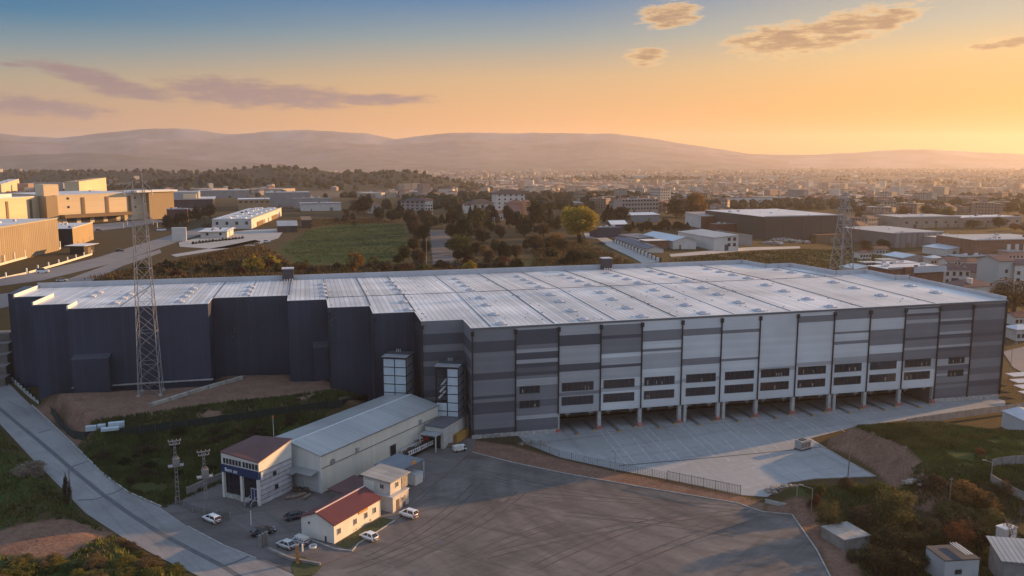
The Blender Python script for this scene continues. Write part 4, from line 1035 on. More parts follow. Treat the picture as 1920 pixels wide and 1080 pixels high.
# open canopy shed
zc = 4.3; C = [at(701.6, 872.5, zc), at(754, 883, zc), at(795.7, 862.9, zc), at(745.5, 851.4, zc)]
cs = thing('canopy_shed', 'open sided shed with flat blue grey roof between the site cabins and the trailer', 'shed', (C[1].x, C[1].y, 0), 0)
o0 = Vector((C[1].x, C[1].y, 0)); loc = [p - o0 for p in C]
b = MB(); b.hexa([(p.x, p.y, zc) for p in loc] + [(p.x, p.y, zc + .25) for p in loc]); b.build('roof', M('canopy_roof', (.13, .15, .175), .5, .2, .3), cs)
for p in (loc[1], loc[2], loc[3], loc[0]):
    q = p * .97 + (loc[0] + loc[2]) * .015; b = MB(); b.box(q.x - .12, q.y - .12, 0, q.x + .12, q.y + .12, zc - .01); b.build('post', parap, cs)
b = MB(); strip_mb(b, [o0 + loc[0] * .99 + loc[2] * .0, o0 + loc[3]], .15, .2, zc - .02); b.v = [(x - o0.x, y - o0.y, z) for x, y, z in b.v]; b.build('back_wall', frame_m, cs)
b = MB(); q = loc[1] + (loc[2] - loc[1]) * .42; dd = (loc[2] - loc[1]).normalized(); b.hexa([(q.x + dd.x * s - .15 * k, q.y + dd.y * s + .0, z) for z in (zc + .26, zc + .95) for s, k in ((0, 0), (1.5, 0), (1.5, 1), (0, 1))]); b.build('orange_sign', M('orange_sign', (.5, .25, .08), .7, .3, 2), cs)
P0 = at(779, 911); P1 = at(793, 903)
house('white_store_box', 'small white storage box standing under the open canopy shed', 'storage box', P0, P1, 3.6, 2.2, whitewall, parap, 'flat', 0, .05, base=0)

# hall annex with grey roof, scrap trailer, red box, formwork, loader
P0 = at(832, 842); P1 = at(880, 812); an = house('hall_annex', 'dirty white annex with dark grey roof at the far end of the cream hall', 'annex', P0, P1, 5.2, 5.2, oldwhite, M('annex_roof_grey', (.09, .095, .11), .6, .2, .3), 'flat', 0, .15)
b = MB(); b.box(-3.2, .3, 3.9, .0, 5.0, 4.1); b.build('porch_roof', M('dull_sheet', (.24, .25, .26), .6, .25, .5), an); b = MB(); b.box(-.06, .8, 0, -.01, 4.2, 3.3); b.build('doorway', blackm, an)
for y in (.5, 4.8):
    b = MB(); b.box(-3.1, y - .1, 0, -2.9, y + .1, 3.89); b.build('porch_post', white_frame, an)
redbox = M('red_paint', (.27, .035, .03), .6, .2, .6)
P0 = at(795, 839); P1 = at(813, 836); rb = house('red_container', 'bright red steel box beside the cream hall wall', 'container', P0, P1, 2.6, 2.6, redbox, redbox, 'flat', 0, .05, base=0)
b = MB(); b.box(-2.3, .2, 0, -2.15, 2.4, 2.4); b.box(-2.15, .2, 2.25, -.06, 2.4, 2.4); b.build('side_frame', parap, rb)
P0 = at(766, 862); P1 = at(828, 832); d = P1 - P0
tr_ = thing('scrap_trailer', 'long flat trailer with white lattice side boards loaded with scrap', 'trailer', (P0.x, P0.y, 0), math.atan2(d.y, d.x))
L = d.length; b = MB(); b.box(0, 0, .7, L, 2.4, .9); b.build('bed', frame_m, tr_)
for y in (0, 2.3):
    b = MB(); b.box(0, y, 1.75, L, y + .1, 1.9); b.box(0, y, .91, L, y + .1, 1.02)
    for i in range(16): x = L * (i + .5) / 16; b.box(x - .15 - .1 * (i % 3), y + .01, 1.03, x + .1, y + .09, 1.74)
    b.build('side_board', trim, tr_)
for x in (1.5, L - 2.5, L - 1.2):
    for y in (-.05, 2.15): b = MB(); b.tube((x, y, .45), (x, y + .3, .45), .45, n=14); b.build('wheel', blackm, tr_)
scrapm = M('scrap', (.09, .06, .05), .9, .6, 1.2)
b = MB()
for _ in range(60):
    x, y = rr.uniform(.2, L - .4), rr.uniform(.3, 2.1); s = rr.uniform(.1, .45); b.hexa([(x + rr.uniform(-s, s) * .3 + a_ * s, y + c_ * s * .6, 1 + z_ * rr.uniform(.2, .9)) for z_ in (0, 1) for a_, c_ in ((-1, -1), (1, -1), (1, 1), (-1, 1))])
tag(b.build('scrap_load', scrapm, tr_), kind='stuff')
P0 = at(857, 832); P1 = at(880, 818)
fw = thing('formwork_stack', 'stack of yellow timber formwork panels against the warehouse corner', 'panel stack', (P0.x, P0.y, 0), math.atan2(P1.y - P0.y, P1.x - P0.x)); L = (P1 - P0).length
for i in range(7): b = MB(); b.box(.1 * (i % 3), .28 * i, .12, L - .2 * (i % 2), .28 * i + .2, 2.2 - .1 * (i % 3)); b.build('panel', M('formwork_yellow', (.36, .20, .05), .8, .35, .8) if i == 0 else bpy.data.materials['formwork_yellow'], fw)

rubble('scrap_heap', 'mixed scrap lying before the yellow formwork stack', at(846, 836), 2.2, 1.2, .9, 45, M('rusty_scrap', (.16, .11, .08), .9, .6, 1), .15, .5)
# ------------------------------------------------------------------ cars
tyre = M('tyre', (.012, .012, .013), .85); rim_m = M('rim', (.35, .35, .36), .35, .05, 1, metal=.8); lampw = M('headlamp', (.6, .62, .65), .2); lampr = M('tail_lamp', (.3, .02, .02), .3); carglass = glass('car_glass', (.01, .011, .014), .06)
def paint(nm, c): return M(nm, c, .28, .03, .5, spec=.6)
p_white = paint('white_car_paint', (.66, .67, .68)); p_silver = paint('silver_car_paint', (.42, .43, .44)); p_dark = paint('black_car_paint', (.012, .014, .02)); p_navy = paint('navy_car_paint', (.02, .025, .04))
def car(P, az_, pm, label, group=None, kind='hatch', Lc=4.1, hc=1.5):
    t = thing('parked_car', label, 'car', P, math.pi / 2 - R(az_), group)
    k = Lc / 4.1; w = .87
    wag = kind in ('wagon', 'van')
    # body shell lofted from sections along the length (front = +x)
    sec = [(-2.05, .38, .78, .70), (-1.98, .26, .92, .80), (-1.4, .22, .98, w), (0, .2, .96, w), (.85, .22, .92, w), (1.45, .24, .84, .84), (1.9, .3, .70, .76), (2.05, .4, .58, .62)]
    b = MB(); rows = []
    for x, z0, z1, hw in sec:
        zm = z0 + (z1 - z0) * .55
        pts = [(-hw * .9, z0), (-hw, zm), (-hw * .93, z1), (hw * .93, z1), (hw, zm), (hw * .9, z0)]
        rows.append(len(b.v)); b.v += [(x * k, y, z * hc / 1.5) for y, z in pts]
    for i in range(len(rows) - 1):
        for j in range(6):
            q = (j + 1) % 6; b.f.append((rows[i] + j, rows[i] + q, rows[i + 1] + q, rows[i + 1] + j)); b.m.append(0)
    b.f.append(tuple(rows[0] + j for j in range(6))); b.m.append(0); b.f.append(tuple(rows[-1] + j for j in reversed(range(6)))); b.m.append(0)
    b.build('body', pm, t, True)
    rear = -2.0 if wag else -1.85; rt = -1.75 if wag else -1.25
    z1, z2 = .93 * hc / 1.5, hc; hw0, hw1 = .80, .62
    base = [(rear * k, -hw0), (1.02 * k, -hw0), (1.02 * k, hw0), (rear * k, hw0)]; top = [(rt * k, -hw1), (.25 * k, -hw1), (.25 * k, hw1), (rt * k, hw1)]
    b = MB(); b.hexa([(x, y, z1) for x, y in base] + [(x, y, z2 - .05) for x, y in top]); b.build('cabin_glass', carglass, t)
    b = MB(); b.hexa([(x * 1.02 - .02, y * 1.04, z2 - .07) for x, y in top] + [(x * .96, y * .86, z2 + .01) for x, y in top]); rf = b.build('roof', pm, t)
    b = MB()
    for s in (-1, 1):
        for xb, xt in ((rear + .05, rt + .03), (-.35, -.42), (.98, .22)):
            b.hexa([(xb * k - .07, s * hw0 * 1.01, z1), (xb * k + .07, s * hw0 * 1.01, z1), (xb * k + .07, s * (hw0 - .06), z1), (xb * k - .07, s * (hw0 - .06), z1), (xt * k - .05, s * hw1 * 1.03, z2 - .05), (xt * k + .05, s * hw1 * 1.03, z2 - .05), (xt * k + .05, s * (hw1 - .06), z2 - .05), (xt * k - .05, s * (hw1 - .06), z2 - .05)])
    tag(b.build('roof_pillars', pm, t))
    for x in (-1.28, 1.3):
        for s in (-1, 1):
            b = MB(); b.tube((x * k, s * .68, .31), (x * k, s * .885, .31), .31, n=16); wh_ = b.build('wheel', tyre, t)
            b = MB(); b.tube((x * k, s * .80, .31), (x * k, s * .895, .31), .19, n=12); b.build('rim', rim_m, wh_)
    for s in (-1, 1):
        b = MB(); b.hexa([(1.80 * k, s * .45, .56), (2.04 * k, s * .40, .54), (1.98 * k, s * .66, .56), (1.74 * k, s * .77, .58), (1.78 * k, s * .45, .70), (1.99 * k, s * .40, .66), (1.93 * k, s * .66, .68), (1.70 * k, s * .77, .73)]); b.build('headlight', lampw, t)
        b = MB(); b.box(-2.07 * k, s * .78 - (.16 if s > 0 else 0), .62, -1.94 * k, s * .78 + (.16 if s < 0 else 0), .92 if not wag else 1.2); b.build('tail_light', lampr, t)
        b = MB(); b.box(.72 * k, s * .82 if s > 0 else -1.0, .93, .86 * k, 1.0 if s > 0 else s * .82, 1.08); b.build('mirror', pm, t)
    b = MB(); b.box(-2.08 * k, -.26, .5, -2.04 * k, .26, .62); b.build('number_plate', lampw, t)
    if wag:
        b = MB(); [b.tube((rt * k, s * .6, z2 + .06), (.1 * k, s * .6, z2 + .06), .025) for s in (-1, 1)]; b.build('roof_rail', blackm, t)
    return t
g = 'cars parked round the bungalow'
car(at(397, 977), -52, p_white, 'white estate car parked at the gate below the utility pole', g, 'wagon', 4.5, 1.5)
car(at(692, 1011), -52, p_white, 'white hatchback nearest the bungalow windows on the asphalt', g, 'hatch', 4.0, 1.5)
car(at(766, 969), -54, p_white, 'white high roofed car parked in front of the stacked cabins', g, 'van', 4.2, 1.75)
car(at(536, 1026), -56, p_silver, 'silver hatchback parked beside the covered car near the gate pillars', g, 'hatch', 4.0, 1.48)
car(at(494, 1001), 60, p_dark, 'black saloon car parked on the forecourt near the gate pillars', g, 'hatch', 4.6, 1.42)
car(at(556, 972), 58, p_navy, 'dark car in the shade behind the red roofed bungalow', g, 'hatch', 4.6, 1.45)
tv = car(at(563, 1019), -58, paint('sheet_paint', (.3, .31, .33)), 'car under a pale striped cover beside the silver hatchback', g, 'hatch', 3.9, 1.5)
b = MB()
for i in range(6): x = -1.7 + i * .45; b.hexa([(x, -.75, 1.1), (x + .25, -.75, 1.1), (x + .25, .75, 1.1), (x, .75, 1.1), (x, -.6, 1.56), (x + .25, -.6, 1.56), (x + .25, .6, 1.56), (x, .6, 1.56)])
tag(b.build('cover_stripes', whitewall, tv), kind='stuff')
# small white loader truck by the formwork
ld = thing('loader_truck', 'small white tank truck standing on bare earth by the yellow formwork', 'truck', at(862, 846), math.pi / 2 - R(60))
b = MB(); b.box(-2.0, -.8, .5, .4, .8, .7); b.box(-2, -.8, .71, .3, .8, 2.0); b.build('tank', whitewall, ld); b = MB(); b.hexa([(.5, -.75, .5), (2.0, -.75, .5), (2.0, .75, .5), (.5, .75, .5), (.5, -.7, 1.9), (1.5, -.7, 1.9), (1.5, .7, 1.9), (.5, .7, 1.9)]); b.build('cab', p_white, ld)
b = MB(); b.hexa([(1.0, -.78, 1.1), (1.75, -.78, 1.1), (1.75, .78, 1.1), (1.0, .78, 1.1), (1.0, -.73, 1.75), (1.56, -.73, 1.75), (1.56, .73, 1.75), (1.0, .73, 1.75)]); b.build('windscreen', carglass, ld)
ld.scale = (.8, .85, .8)
for x in (-1.4, 1.2):
    for s in (-.8, .62): b = MB(); b.tube((x, s, .42), (x, s + .2, .42), .42, n=14); b.build('wheel', tyre, ld)

# ------------------------------------------------------------------ glazed escape towers in the nook of the warehouse
def on_v(x, y, v):
    dn, fw = ray(y); d = Vector(((x - 960) / fw, 1, 0)); O = Vector((A0.x, A0.y, 0)) + V * v
    s = O.dot(V) / d.dot(V); p = d * s; q = p - O; return q.dot(U), H - dn / fw * p.y
pglass = M('frosted_panel', (.40, .47, .52), .35, .12, .6)
def stair(label, x0, x1, xr, ytop, v0, dep, lowleft):
    u0, zt = on_v(x0, ytop, v0); o = L2W(u0, v0); a = R(100)
    def run(P, ang, x):
        dx, dy = math.sin(ang), math.cos(ang); k = (x - 960) / F; return (k * (P.y * CP + (H - zt) * SP) - P.x) / (dx - k * dy * CP)
    w = run(o, a, x1); c = o + Vector((math.sin(a), math.cos(a), 0)) * w; dep = max(2.5, min(6, run(c, a - math.pi / 2, xr)))
    t = thing('glazed_stair_tower', label, 'stair tower', o, math.pi / 2 - a, 'glazed stair towers'); z0 = 0
    nr = 8; hh = zt / nr; ncol = 2
    for i in range(nr):
        for c in range(ncol):
            if lowleft and c == 0 and i >= nr - 4: continue
            b = MB(); b.box(w * c / ncol + .12, 0, i * hh + .12, w * (c + 1) / ncol - .12, .06, (i + 1) * hh - .12); b.build('panel', pglass, t)
        b = MB(); b.box(w - .06, .2, i * hh + .12, w, dep - .1, (i + 1) * hh - .12); b.build('panel', pglass, t)
    b = MB()
    for x in (0, w / 2, w): b.box(x - .11, -.05, 0, x + .11, .17, zt); 
    for i in range(nr + 1): b.box(.12, -.03, i * hh - .09, w - .12, .15, i * hh + .09); b.box(w - .1, .18, i * hh - .08, w + .06, dep, i * hh + .08)
    b.box(w - .13, dep, 0, w + .09, dep + .2, zt)
    for y in (0, dep + 1): b.box(w + 1.7, y, 0, w + 1.95, y + .25, zt + .4)
    b.build('steel_frame', blackm, t)
    b = MB(); b.box(-.4, -.5, zt + .35, w + .4, dep + 1.4, zt + .5); 
    rf = b.build('roof', M('stair_roof', (.055, .06, .07), .5, .2, .5), t)
    b = MB(); [b.box(-.3, y, zt + .51, w + .3, y + .25, zt + .62) for y in (-.3, .9, 2.1)]; [b.tube((w * .3 + i * .5, dep, zt + .5), (w * .3 + i * .5, dep, zt + 1.3), .12) for i in range(3)]; b.build('roof_ducts', parap, rf)
    if lowleft:
        for i in range(3):
            b = MB(); b.tube((w * .1 + i * .25, .8, zt * .55 + i * 1.6), (w * .4 + i * .2, .8, zt * .66 + i * 1.6), .28, n=8); b.build('duct', parap, t)
        b = MB(); b.box(0, .1, zt - .3, .15, .3, zt); b.tube((.1, .2, zt * .5), (.1, .2, zt), .12); b.tube((.1, .2, zt - .2), (w / 2, .2, zt - .2), .12); b.build('open_frame', blackm, t)
stair('glazed stair tower with full frosted panels, farther from the striped wall', 718, 761, 776, 672, 16.5, 4.2, False)
stair('glazed stair tower with one open bay of ducts beside the striped wall', 817, 859, 872, 690, 4.6, 3.6, True)

# ------------------------------------------------------------------ poles, pylons
steel = M('galvanised_steel', (.27, .265, .265), .5, .2, .6, metal=.3); polec = M('pole_concrete', (.19, .18, .175), .85, .25, .5); ins = M('insulator', (.35, .30, .27), .4)
def lattice(par, w0, w1, h, n, r=.09, top2=0.0):
    b = MB(); c = ((-1, -1), (1, -1), (1, 1), (-1, 1))
    zs = [h * (1 - (1 - i / n) ** 1.0) for i in range(n + 1)]
    fz = lambda z: (w0 + (w1 - w0) * (z / h)) / 2
    for sx, sy in c: b.tube((sx * w0 / 2, sy * w0 / 2, 0), (sx * w1 / 2, sy * w1 / 2, h), r * 1.5, r, n=4)
    b.build('leg_frame', steel, par)
    b = MB()
    for i in range(n):
        z0, z1 = zs[i], zs[i + 1]
        for k in range(4):
            (ax, ay), (bx, by) = c[k], c[(k + 1) % 4]; f0, f1 = fz(z0), fz(z1)
            b.tube((ax * f0, ay * f0, z0), (bx * f1, by * f1, z1), r * .6, n=4, caps=False); b.tube((bx * f0, by * f0, z0), (ax * f1, ay * f1, z1), r * .6, n=4, caps=False)
            if i % 2 == 0: b.tube((ax * f0, ay * f0, z0 + .02), (bx * f0, by * f0, z0 + .02), r * .6, n=4, caps=False)
    b.build('bracing', steel, par)
zb_ = 6.4; Pp = at(283.5, 737, zb_); Htop = zat(352, Pp.y) - zb_
py_ = thing('lattice_pylon', 'tall lattice pylon standing before the navy warehouse wall', 'pylon', Pp, TH)
lattice(py_, 5.6, 2.7, Htop, 13, .095)
for s in (-1, 1):
    b = MB(); b.tube((s * 1.25, 0, Htop), (s * 1.2, 0, Htop + (4.5 if s > 0 else 2)), .16, .05, n=5); b.build('peak', steel, py_)
for z, w in ((Htop - .3, 3.4), (Htop - 9, 4.2), (Htop - 8.2, 3.2)):
    b = MB()
    for s in (-1, 1):
        b.tube((0, -1.2, z), (s * w, 0, z - .3), .09, n=4); b.tube((0, 1.2, z), (s * w, 0, z - .3), .09, n=4); b.tube((s * 1.3, 0, z + 2.0), (s * w, 0, z - .2), .07, n=4); b.tube((s * w, 0, z - .3), (s * w, 0, z - 1.6), .12, n=5)
    b.build('crossarm', steel, py_)
b = MB()
for sx in (-2.8, 2.8):
    for sy in (-2.8, 2.8): b.box(sx - .4, sy - .4, -.8, sx + .4, sy + .4, .35)
b.build('footings', kerbmat, py_)
Pq = L2W(160, 74, 5); p2 = atD(1586, 360, Pq.y); Pq.x = p2.x; hq = p2.z - 5
pr = thing('lattice_pylon', 'lattice pylon rising behind the right rear corner of the warehouse roof', 'pylon', Pq, R(20))
lattice(pr, 9.5, 1.6, hq, 13, .13)
for z, w in ((hq - 2, 2.6), (hq - 6, 3.4), (hq - 10, 3.0)):
    b = MB()
    for s in (-1, 1): b.tube((0, -.8, z), (s * w, 0, z), .1, n=4); b.tube((0, .8, z), (s * w, 0, z), .1, n=4); b.tube((0, 0, z + 1.6), (s * w, 0, z), .08, n=4); b.tube((s * w, 0, z), (s * w, 0, z - 1.2), .12, n=5)
    b.build('crossarm', steel, pr)

def utility(px, pytop, base, label, tilt=0):
    P = at(px, base); h = zat(pytop, P.y)
    t = thing('utility_pole', label, 'utility pole', P, R(25), 'concrete utility poles at the gate')
    b = MB()
    for s in (-1, 1): b.tube((s * .32, 0, -.3), (s * .16, 0, h), .11, .08, n=4)
    for i in range(13): z = h * (i + .4) / 13; w = .32 - .17 * z / h; b.box(-w, -.07, z, w, .07, z + .22)
    b.build('pole', polec, t)
    for z, w in ((h - .2, 1.2), (h - .9, 1.0)):
        b = MB(); b.box(-w, -.1, z, w, .1, z + .18); a = b.build('crossarm', steel, t)
        for s in (-1, -.35, .35, 1): b = MB(); b.tube((s * w * .95, 0, z + .18), (s * w * .95, 0, z + .48), .09, .06, n=7); b.build('insulator', ins, a)
    b = MB(); b.box(-1.5, -.7, h * .60, 1.5, .7, h * .60 + .15); [b.box(x, -.7, h * .6 + .16, x + .08, -.62, h * .6 + .9) for x in (-1.5, -.5, .45, 1.42)]; b.build('platform', steel, t)
    b = MB(); b.box(-.6, -.9, h * .62, .75, -.15, h * .62 + 1.5); [b.tube((x, -.5, h * .62 + 1.5), (x, -.5, h * .62 + 2.0), .1, n=6) for x in (-.4, 0, .4)]; b.build('transformer', polec, t)
    return t
utility(334, 826, 944, 'concrete utility pole with platform, left of the pair by the road')
utility(388, 846, 966, 'concrete utility pole with transformer behind the white estate car')

def lamp_post(P, h, az_, label, arm=1.6, group='street lamps', double=False):
    t = thing('street_lamp', label, 'street lamp', P, math.pi / 2 - R(az_), group)
    b = MB(); b.tube((0, 0, -.3), (0, 0, h), .11, .06, n=8); b.build('pole', steel, t)
    for s in ((1, -1) if double else (1,)):
        b = MB(); b.tube((0, 0, h - .1), (s * arm, 0, h + .25), .05, n=6); b.box(s * arm - .4, -.14, h + .2, s * arm + .4, .14, h + .34); b.build('lamp_head', steel, t)
    return t
P = at(1153, 885); lamp_post(P, zat(848, P.y), 90, 'dark floodlight post leaning over the chain fence of the yard', .7, double=True)
P = at(1493, 950); lamp_post(P, zat(912, P.y), 80, 'short floodlight post by the rubble at the lot corner', .6, double=True)
P = G(1521, 962); lamp_post(P, 5.2, -60, 'white armed lamp beside the dark round bush', 2.2)
P = G(1858, 903); lamp_post(P, zat(866, P.y) - P.z, -80, 'lamp post on the right end of the grassy mound wall', 1.6)
P = at(1893, 712, 0); lamp_post(P, zat(645, P.y), 80, 'tall street lamp on the access road right of the warehouse', 1.2)
P = G(800, 507); lamp_post(P, zat(445, P.y) - P.z, 90, 'tall street lamp among trees behind the warehouse', 1.6)
wood = M('pole_wood', (.20, .15, .11), .9, .3, .8)
def plainpole(px, yt, yb, label, brace=False):
    P = G(px, yb); h = zat(yt, P.y) - P.z
    t = thing('wooden_pole', label, 'pole', P, 0, 'bare wooden poles'); b = MB(); b.tube((0, 0, -.3), (.1, 0, h), .14, .1, n=8); b.build('pole', wood, t)
    if brace: b = MB(); b.tube((-3.2, -.6, 0), (0, 0, h * .55), .08, n=6); b.build('brace', wood, t)
    b = MB(); b.box(-.35, -.05, h - .45, .45, .05, h - .33); b.build('crossarm', steel, t)
plainpole(1590, 808, 893, 'bare wooden pole at the bottom edge of the concrete yard')
plainpole(1692, 835, 905, 'braced wooden pole at the foot of the earth bank', True)
plainpole(1779, 895, 952, 'bare wooden pole between the orange bushes')
plainpole(133, 880, 945, 'dark pole overgrown with twigs beside the left road')

# ------------------------------------------------------------------ fences and walls
net = M('dark_green_netting', (.012, .022, .02), .9, .25, .8)
def fence(name, label, pts, h, m, pm, gap=3.0, cat='fence', panel='solid', th=.06, zoff=0, pw=.1, ext=.1):
    o = pts[0]; t = thing(name, label, cat, (o.x, o.y, o.z + zoff))
    S_ = [0]
    for p, q in zip(pts[:-1], pts[1:]): S_.append(S_[-1] + math.hypot(q.x - p.x, q.y - p.y))
    n = min(98, max(2, int(S_[-1] / gap)))
    xs = np.interp(np.linspace(0, S_[-1], n + 1), S_, [p.x for p in pts]); ys = np.interp(np.linspace(0, S_[-1], n + 1), S_, [p.y for p in pts]); zs = np.interp(np.linspace(0, S_[-1], n + 1), S_, [p.z for p in pts])
    Q = [Vector((x - o.x, y - o.y, z - o.z)) for x, y, z in zip(xs, ys, zs)]
    b = MB(); b.box(-pw / 2, -pw / 2, -.4, pw / 2, pw / 2, h + ext); pme = b.mesh('post', pm)
    for q in Q: po = link('post', pme, t); po.location = q
    b = MB()
    if panel == 'solid': strip_mb(b, Q, th, 0, h, zs=[q.z for q in Q])
    elif panel == 'wire':
        for k in range(7): strip_mb(b, Q, .035, h * k / 6 - .02, h * k / 6 + .02, zs=[q.z for q in Q])
        for p, q in zip(Q[:-1], Q[1:]):
            for j in range(1, 6): v = p.lerp(q, j / 6); b.box(v.x - .015, v.y - .015, v.z, v.x + .015, v.y + .015, v.z + h)
    elif panel == 'bars':
        for z in (.25, h - .1): strip_mb(b, Q, .07, z - .05, z + .05, zs=[q.z for q in Q])
        for p, q in zip(Q[:-1], Q[1:]):
            for j in range(8): v = p.lerp(q, j / 8); b.box(v.x - .035, v.y - .035, v.z, v.x + .035, v.y + .035, v.z + h)
    b.build({'solid': 'panel', 'wire': 'wire_mesh', 'bars': 'rail_panel'}[panel], m, t)
    return t
def GP(pts): return [G(*q) for q in pts]
fence('netting_fence', 'dark green netting fence below the bare earth lot', GP([(96, 775), (112, 800), (135, 822), (160, 826), (250, 816), (350, 803), (450, 789), (550, 775), (640, 764), (690, 752)]), 2.1, net, frame_m, 3.5)
fence('road_barrier', 'pale concrete barrier topped with dark netting along the road bend', PX([(-40, 668), (0, 694), (38, 728), (75, 762)]), 1.1, M('barrier_concrete', (.30, .30, .29), .85, .3, .6), net, 4, 'barrier', 'solid', .4, ext=1.2, pw=.35)
fence('chain_link_fence', 'chain link fence along the dirt strip below the concrete yard', PX([(905, 826), (985, 834), (1050, 860), (1160, 884), (1250, 901)]), 1.9, frame_m, frame_m, 3.2, 'fence', 'wire', pw=.09)
fence('railing_fence', 'grey bar railing at the yard entrance, right of the chain link fence', PX([(1252, 901), (1330, 917), (1388, 929)]), 2.2, M('railing_grey', (.17, .17, .17), .6), frame_m, 2.6, 'fence', 'bars')
fence('boundary_panels', 'tan panel fence running along the top of the yard behind the mound', PX([(1700, 792), (1760, 783), (1830, 773), (1886, 766), (1960, 755)], 1.5), 1.9, M('tan_panel', (.33, .26, .21), .8, .2, .5), wood, 3, zoff=-.9)
cw = M('grey_concrete_wall', (.20, .19, .18), .9, .3, .5, dirt=.5)
fence('concrete_wall', 'rough pale concrete wall stub crossing the bare earth lot', GP([(283, 763), (330, 748), (380, 732), (455, 711)]), 1.0, M('rough_pale_wall', (.33, .31, .27), .95, .35, .7, dirt=.5), cw, 6, 'wall', 'solid', .7, pw=.72, ext=.03)
fence('boundary_wall', 'concrete boundary wall left of the office tower forecourt', PX([(352, 930), (364, 922), (440, 893)]), 1.9, cw, cw, 6, 'wall', 'solid', .22, pw=.35, ext=.12)
fence('gate_fence', 'low mesh fence with concrete piers behind the white estate car', PX([(330, 945), (362, 960), (400, 970), (432, 975)]), 1.4, frame_m, cw, 3, 'fence', 'wire', pw=.28, ext=.15)
fence('gate_wall', 'gate pillars of grey concrete beside the silver hatchback', PX([(488, 1026), (500, 1020)]), 2.3, cw, cw, 1.4, 'gate pillar', 'wire', pw=.55, ext=.1)
fence('kerb_wall', 'low stone edging from the gate pillars to the orange post', PX([(505, 1032), (545, 1050), (598, 1060)]), .5, cw, cw, 4, 'wall', 'solid', .45, pw=.46, ext=.03)
fence('mound_wall', 'dark concrete wall on the right shoulder of the grassy mound', GP([(1858, 905), (1890, 925), (1935, 945)]), 1.8, cw, cw, 4, 'wall', 'solid', .25, pw=.3, ext=.05)
fence('mound_panels', 'grey panel fence above the dark wall on the mound', GP([(1858, 878), (1885, 872), (1960, 868)]), 2.0, cw, frame_m, 3, 'fence', 'solid', .08)
fence('lot_edge_wall', 'low pale wall between the lot corner and the dark round bush', PX([(1436, 943), (1480, 953), (1534, 962)]), .8, kerbmat, kerbmat, 5, 'wall', 'solid', .3, pw=.31, ext=.02)
# yellow gas post, bollard, planter and small yard things
t = thing('marker_post', 'weathered orange concrete post on the grass island by the road', 'post', at(558, 1056), .3); b = MB(); b.box(-.3, -.3, -.2, .3, .3, 3.2); b.build('shaft', M('orange_post', (.36, .17, .06), .85, .45, 1.5), t); b = MB(); b.box(-.4, -.4, 3.2, .4, .4, 3.45); b.build('cap', cw, t)
sheet('grass_island', PX([(545, 1058), (566, 1042), (604, 1062), (590, 1078), (552, 1082)]), .06, bpy.data.materials['bed_grass'])
t = thing('white_pipe', 'white pipe bollard in front of the orange post', 'bollard', at(567, 1034), 0); b = MB(); b.tube((0, 0, 0), (0, 0, 1.3), .16, n=10); b.build('tube', trim, t); b = MB(); b.dome(0, 0, 1.3, .17, .17, .12, 10, 2); b.build('cap', trim, t)
t = thing('well_ring', 'pale concrete ring lying on the paving near the bungalow gable', 'well ring', at(587, 1026), 0); b = MB()
for i in range(16):
    a0, a1 = 2 * math.pi * i / 16, 2 * math.pi * (i + 1) / 16; b.hexa([(r_ * math.cos(a_), r_ * math.sin(a_), z_) for z_ in (0, .35) for r_, a_ in ((.55, a0), (.75, a0), (.75, a1), (.55, a1))])
b.build('ring', trim, t)
t = thing('sign_pole', 'thin white pole on the forecourt left of the black saloon', 'pole', at(471, 986), 0); b = MB(); b.tube((0, 0, 0), (0, 0, 3), .08, n=8); b.build('shaft', trim, t)
t = thing('generator_box', 'pale grey generator cabinet standing on the drain of the concrete yard', 'generator', L2W(76.2, -26.2, .05), TH + .3); b = MB(); b.box(-1.7, -1, .3, 1.7, 1, 2.3); b.build('cabinet', M('pale_cabinet', (.27, .285, .29), .6, .15, .5), t); b = MB(); b.box(-1.8, -1.1, 0, 1.8, 1.1, .29); b.build('skid', frame_m, t)
for x in (-1.1, 0, 1.1): b = MB(); b.box(x - .4, -1.05, .7, x + .4, -1.0, 1.9); b.build('louvre', M('louvre_dark', (.1, .1, .1), .7), t) if x < -1 else b.build('louvre', bpy.data.materials['louvre_dark'], t)
b = MB(); b.box(-1, -.6, 2.3, .6, .6, 2.5); b.build('roof_vent', frame_m, t)
t = thing('block_stack', 'stack of pale blue wrapped blocks behind the netting fence', 'block stack', G(186, 806), .35)
for i, (x, y, w, h) in enumerate(((0, 0, 2.4, 1.0), (2.6, .1, 1.8, 1.1), (5, .2, 3.6, 1.3), (3.5, -1.6, 4, .6))): b = MB(); b.box(x - 3, y, -.1, x + w - 3, y + 1.4, h); b.build('pallet', M('wrapped_block', (.36, .42, .46), .6, .2, .8) if i == 0 else bpy.data.materials['wrapped_block'], t)
rub = M('rubble_stone', (.24, .20, .17), .95, .45, .7)
rubble('rubble', 'heap of broken stone and earth at the yard corner', at(1480, 922), 5, 2.2, 1.4, 160, rub)
rubble('rubble', 'loose stones along the foot of the warehouse plinth', at(1000, 832), 4, 2, .4, 60, rub, .1, .35)
rubble('rubble', 'pale stones at the toe of the earth bank', G(1735, 905), 5, 1.5, .8, 90, rub, .15, .5)
rubble('scrap_heap', 'dark scrap and beams on the ground before the cream hall doors', at(600, 912) + Vector((-3, -2, 0)), 2.6, 1.5, .6, 40, scrapm, .15, .6)
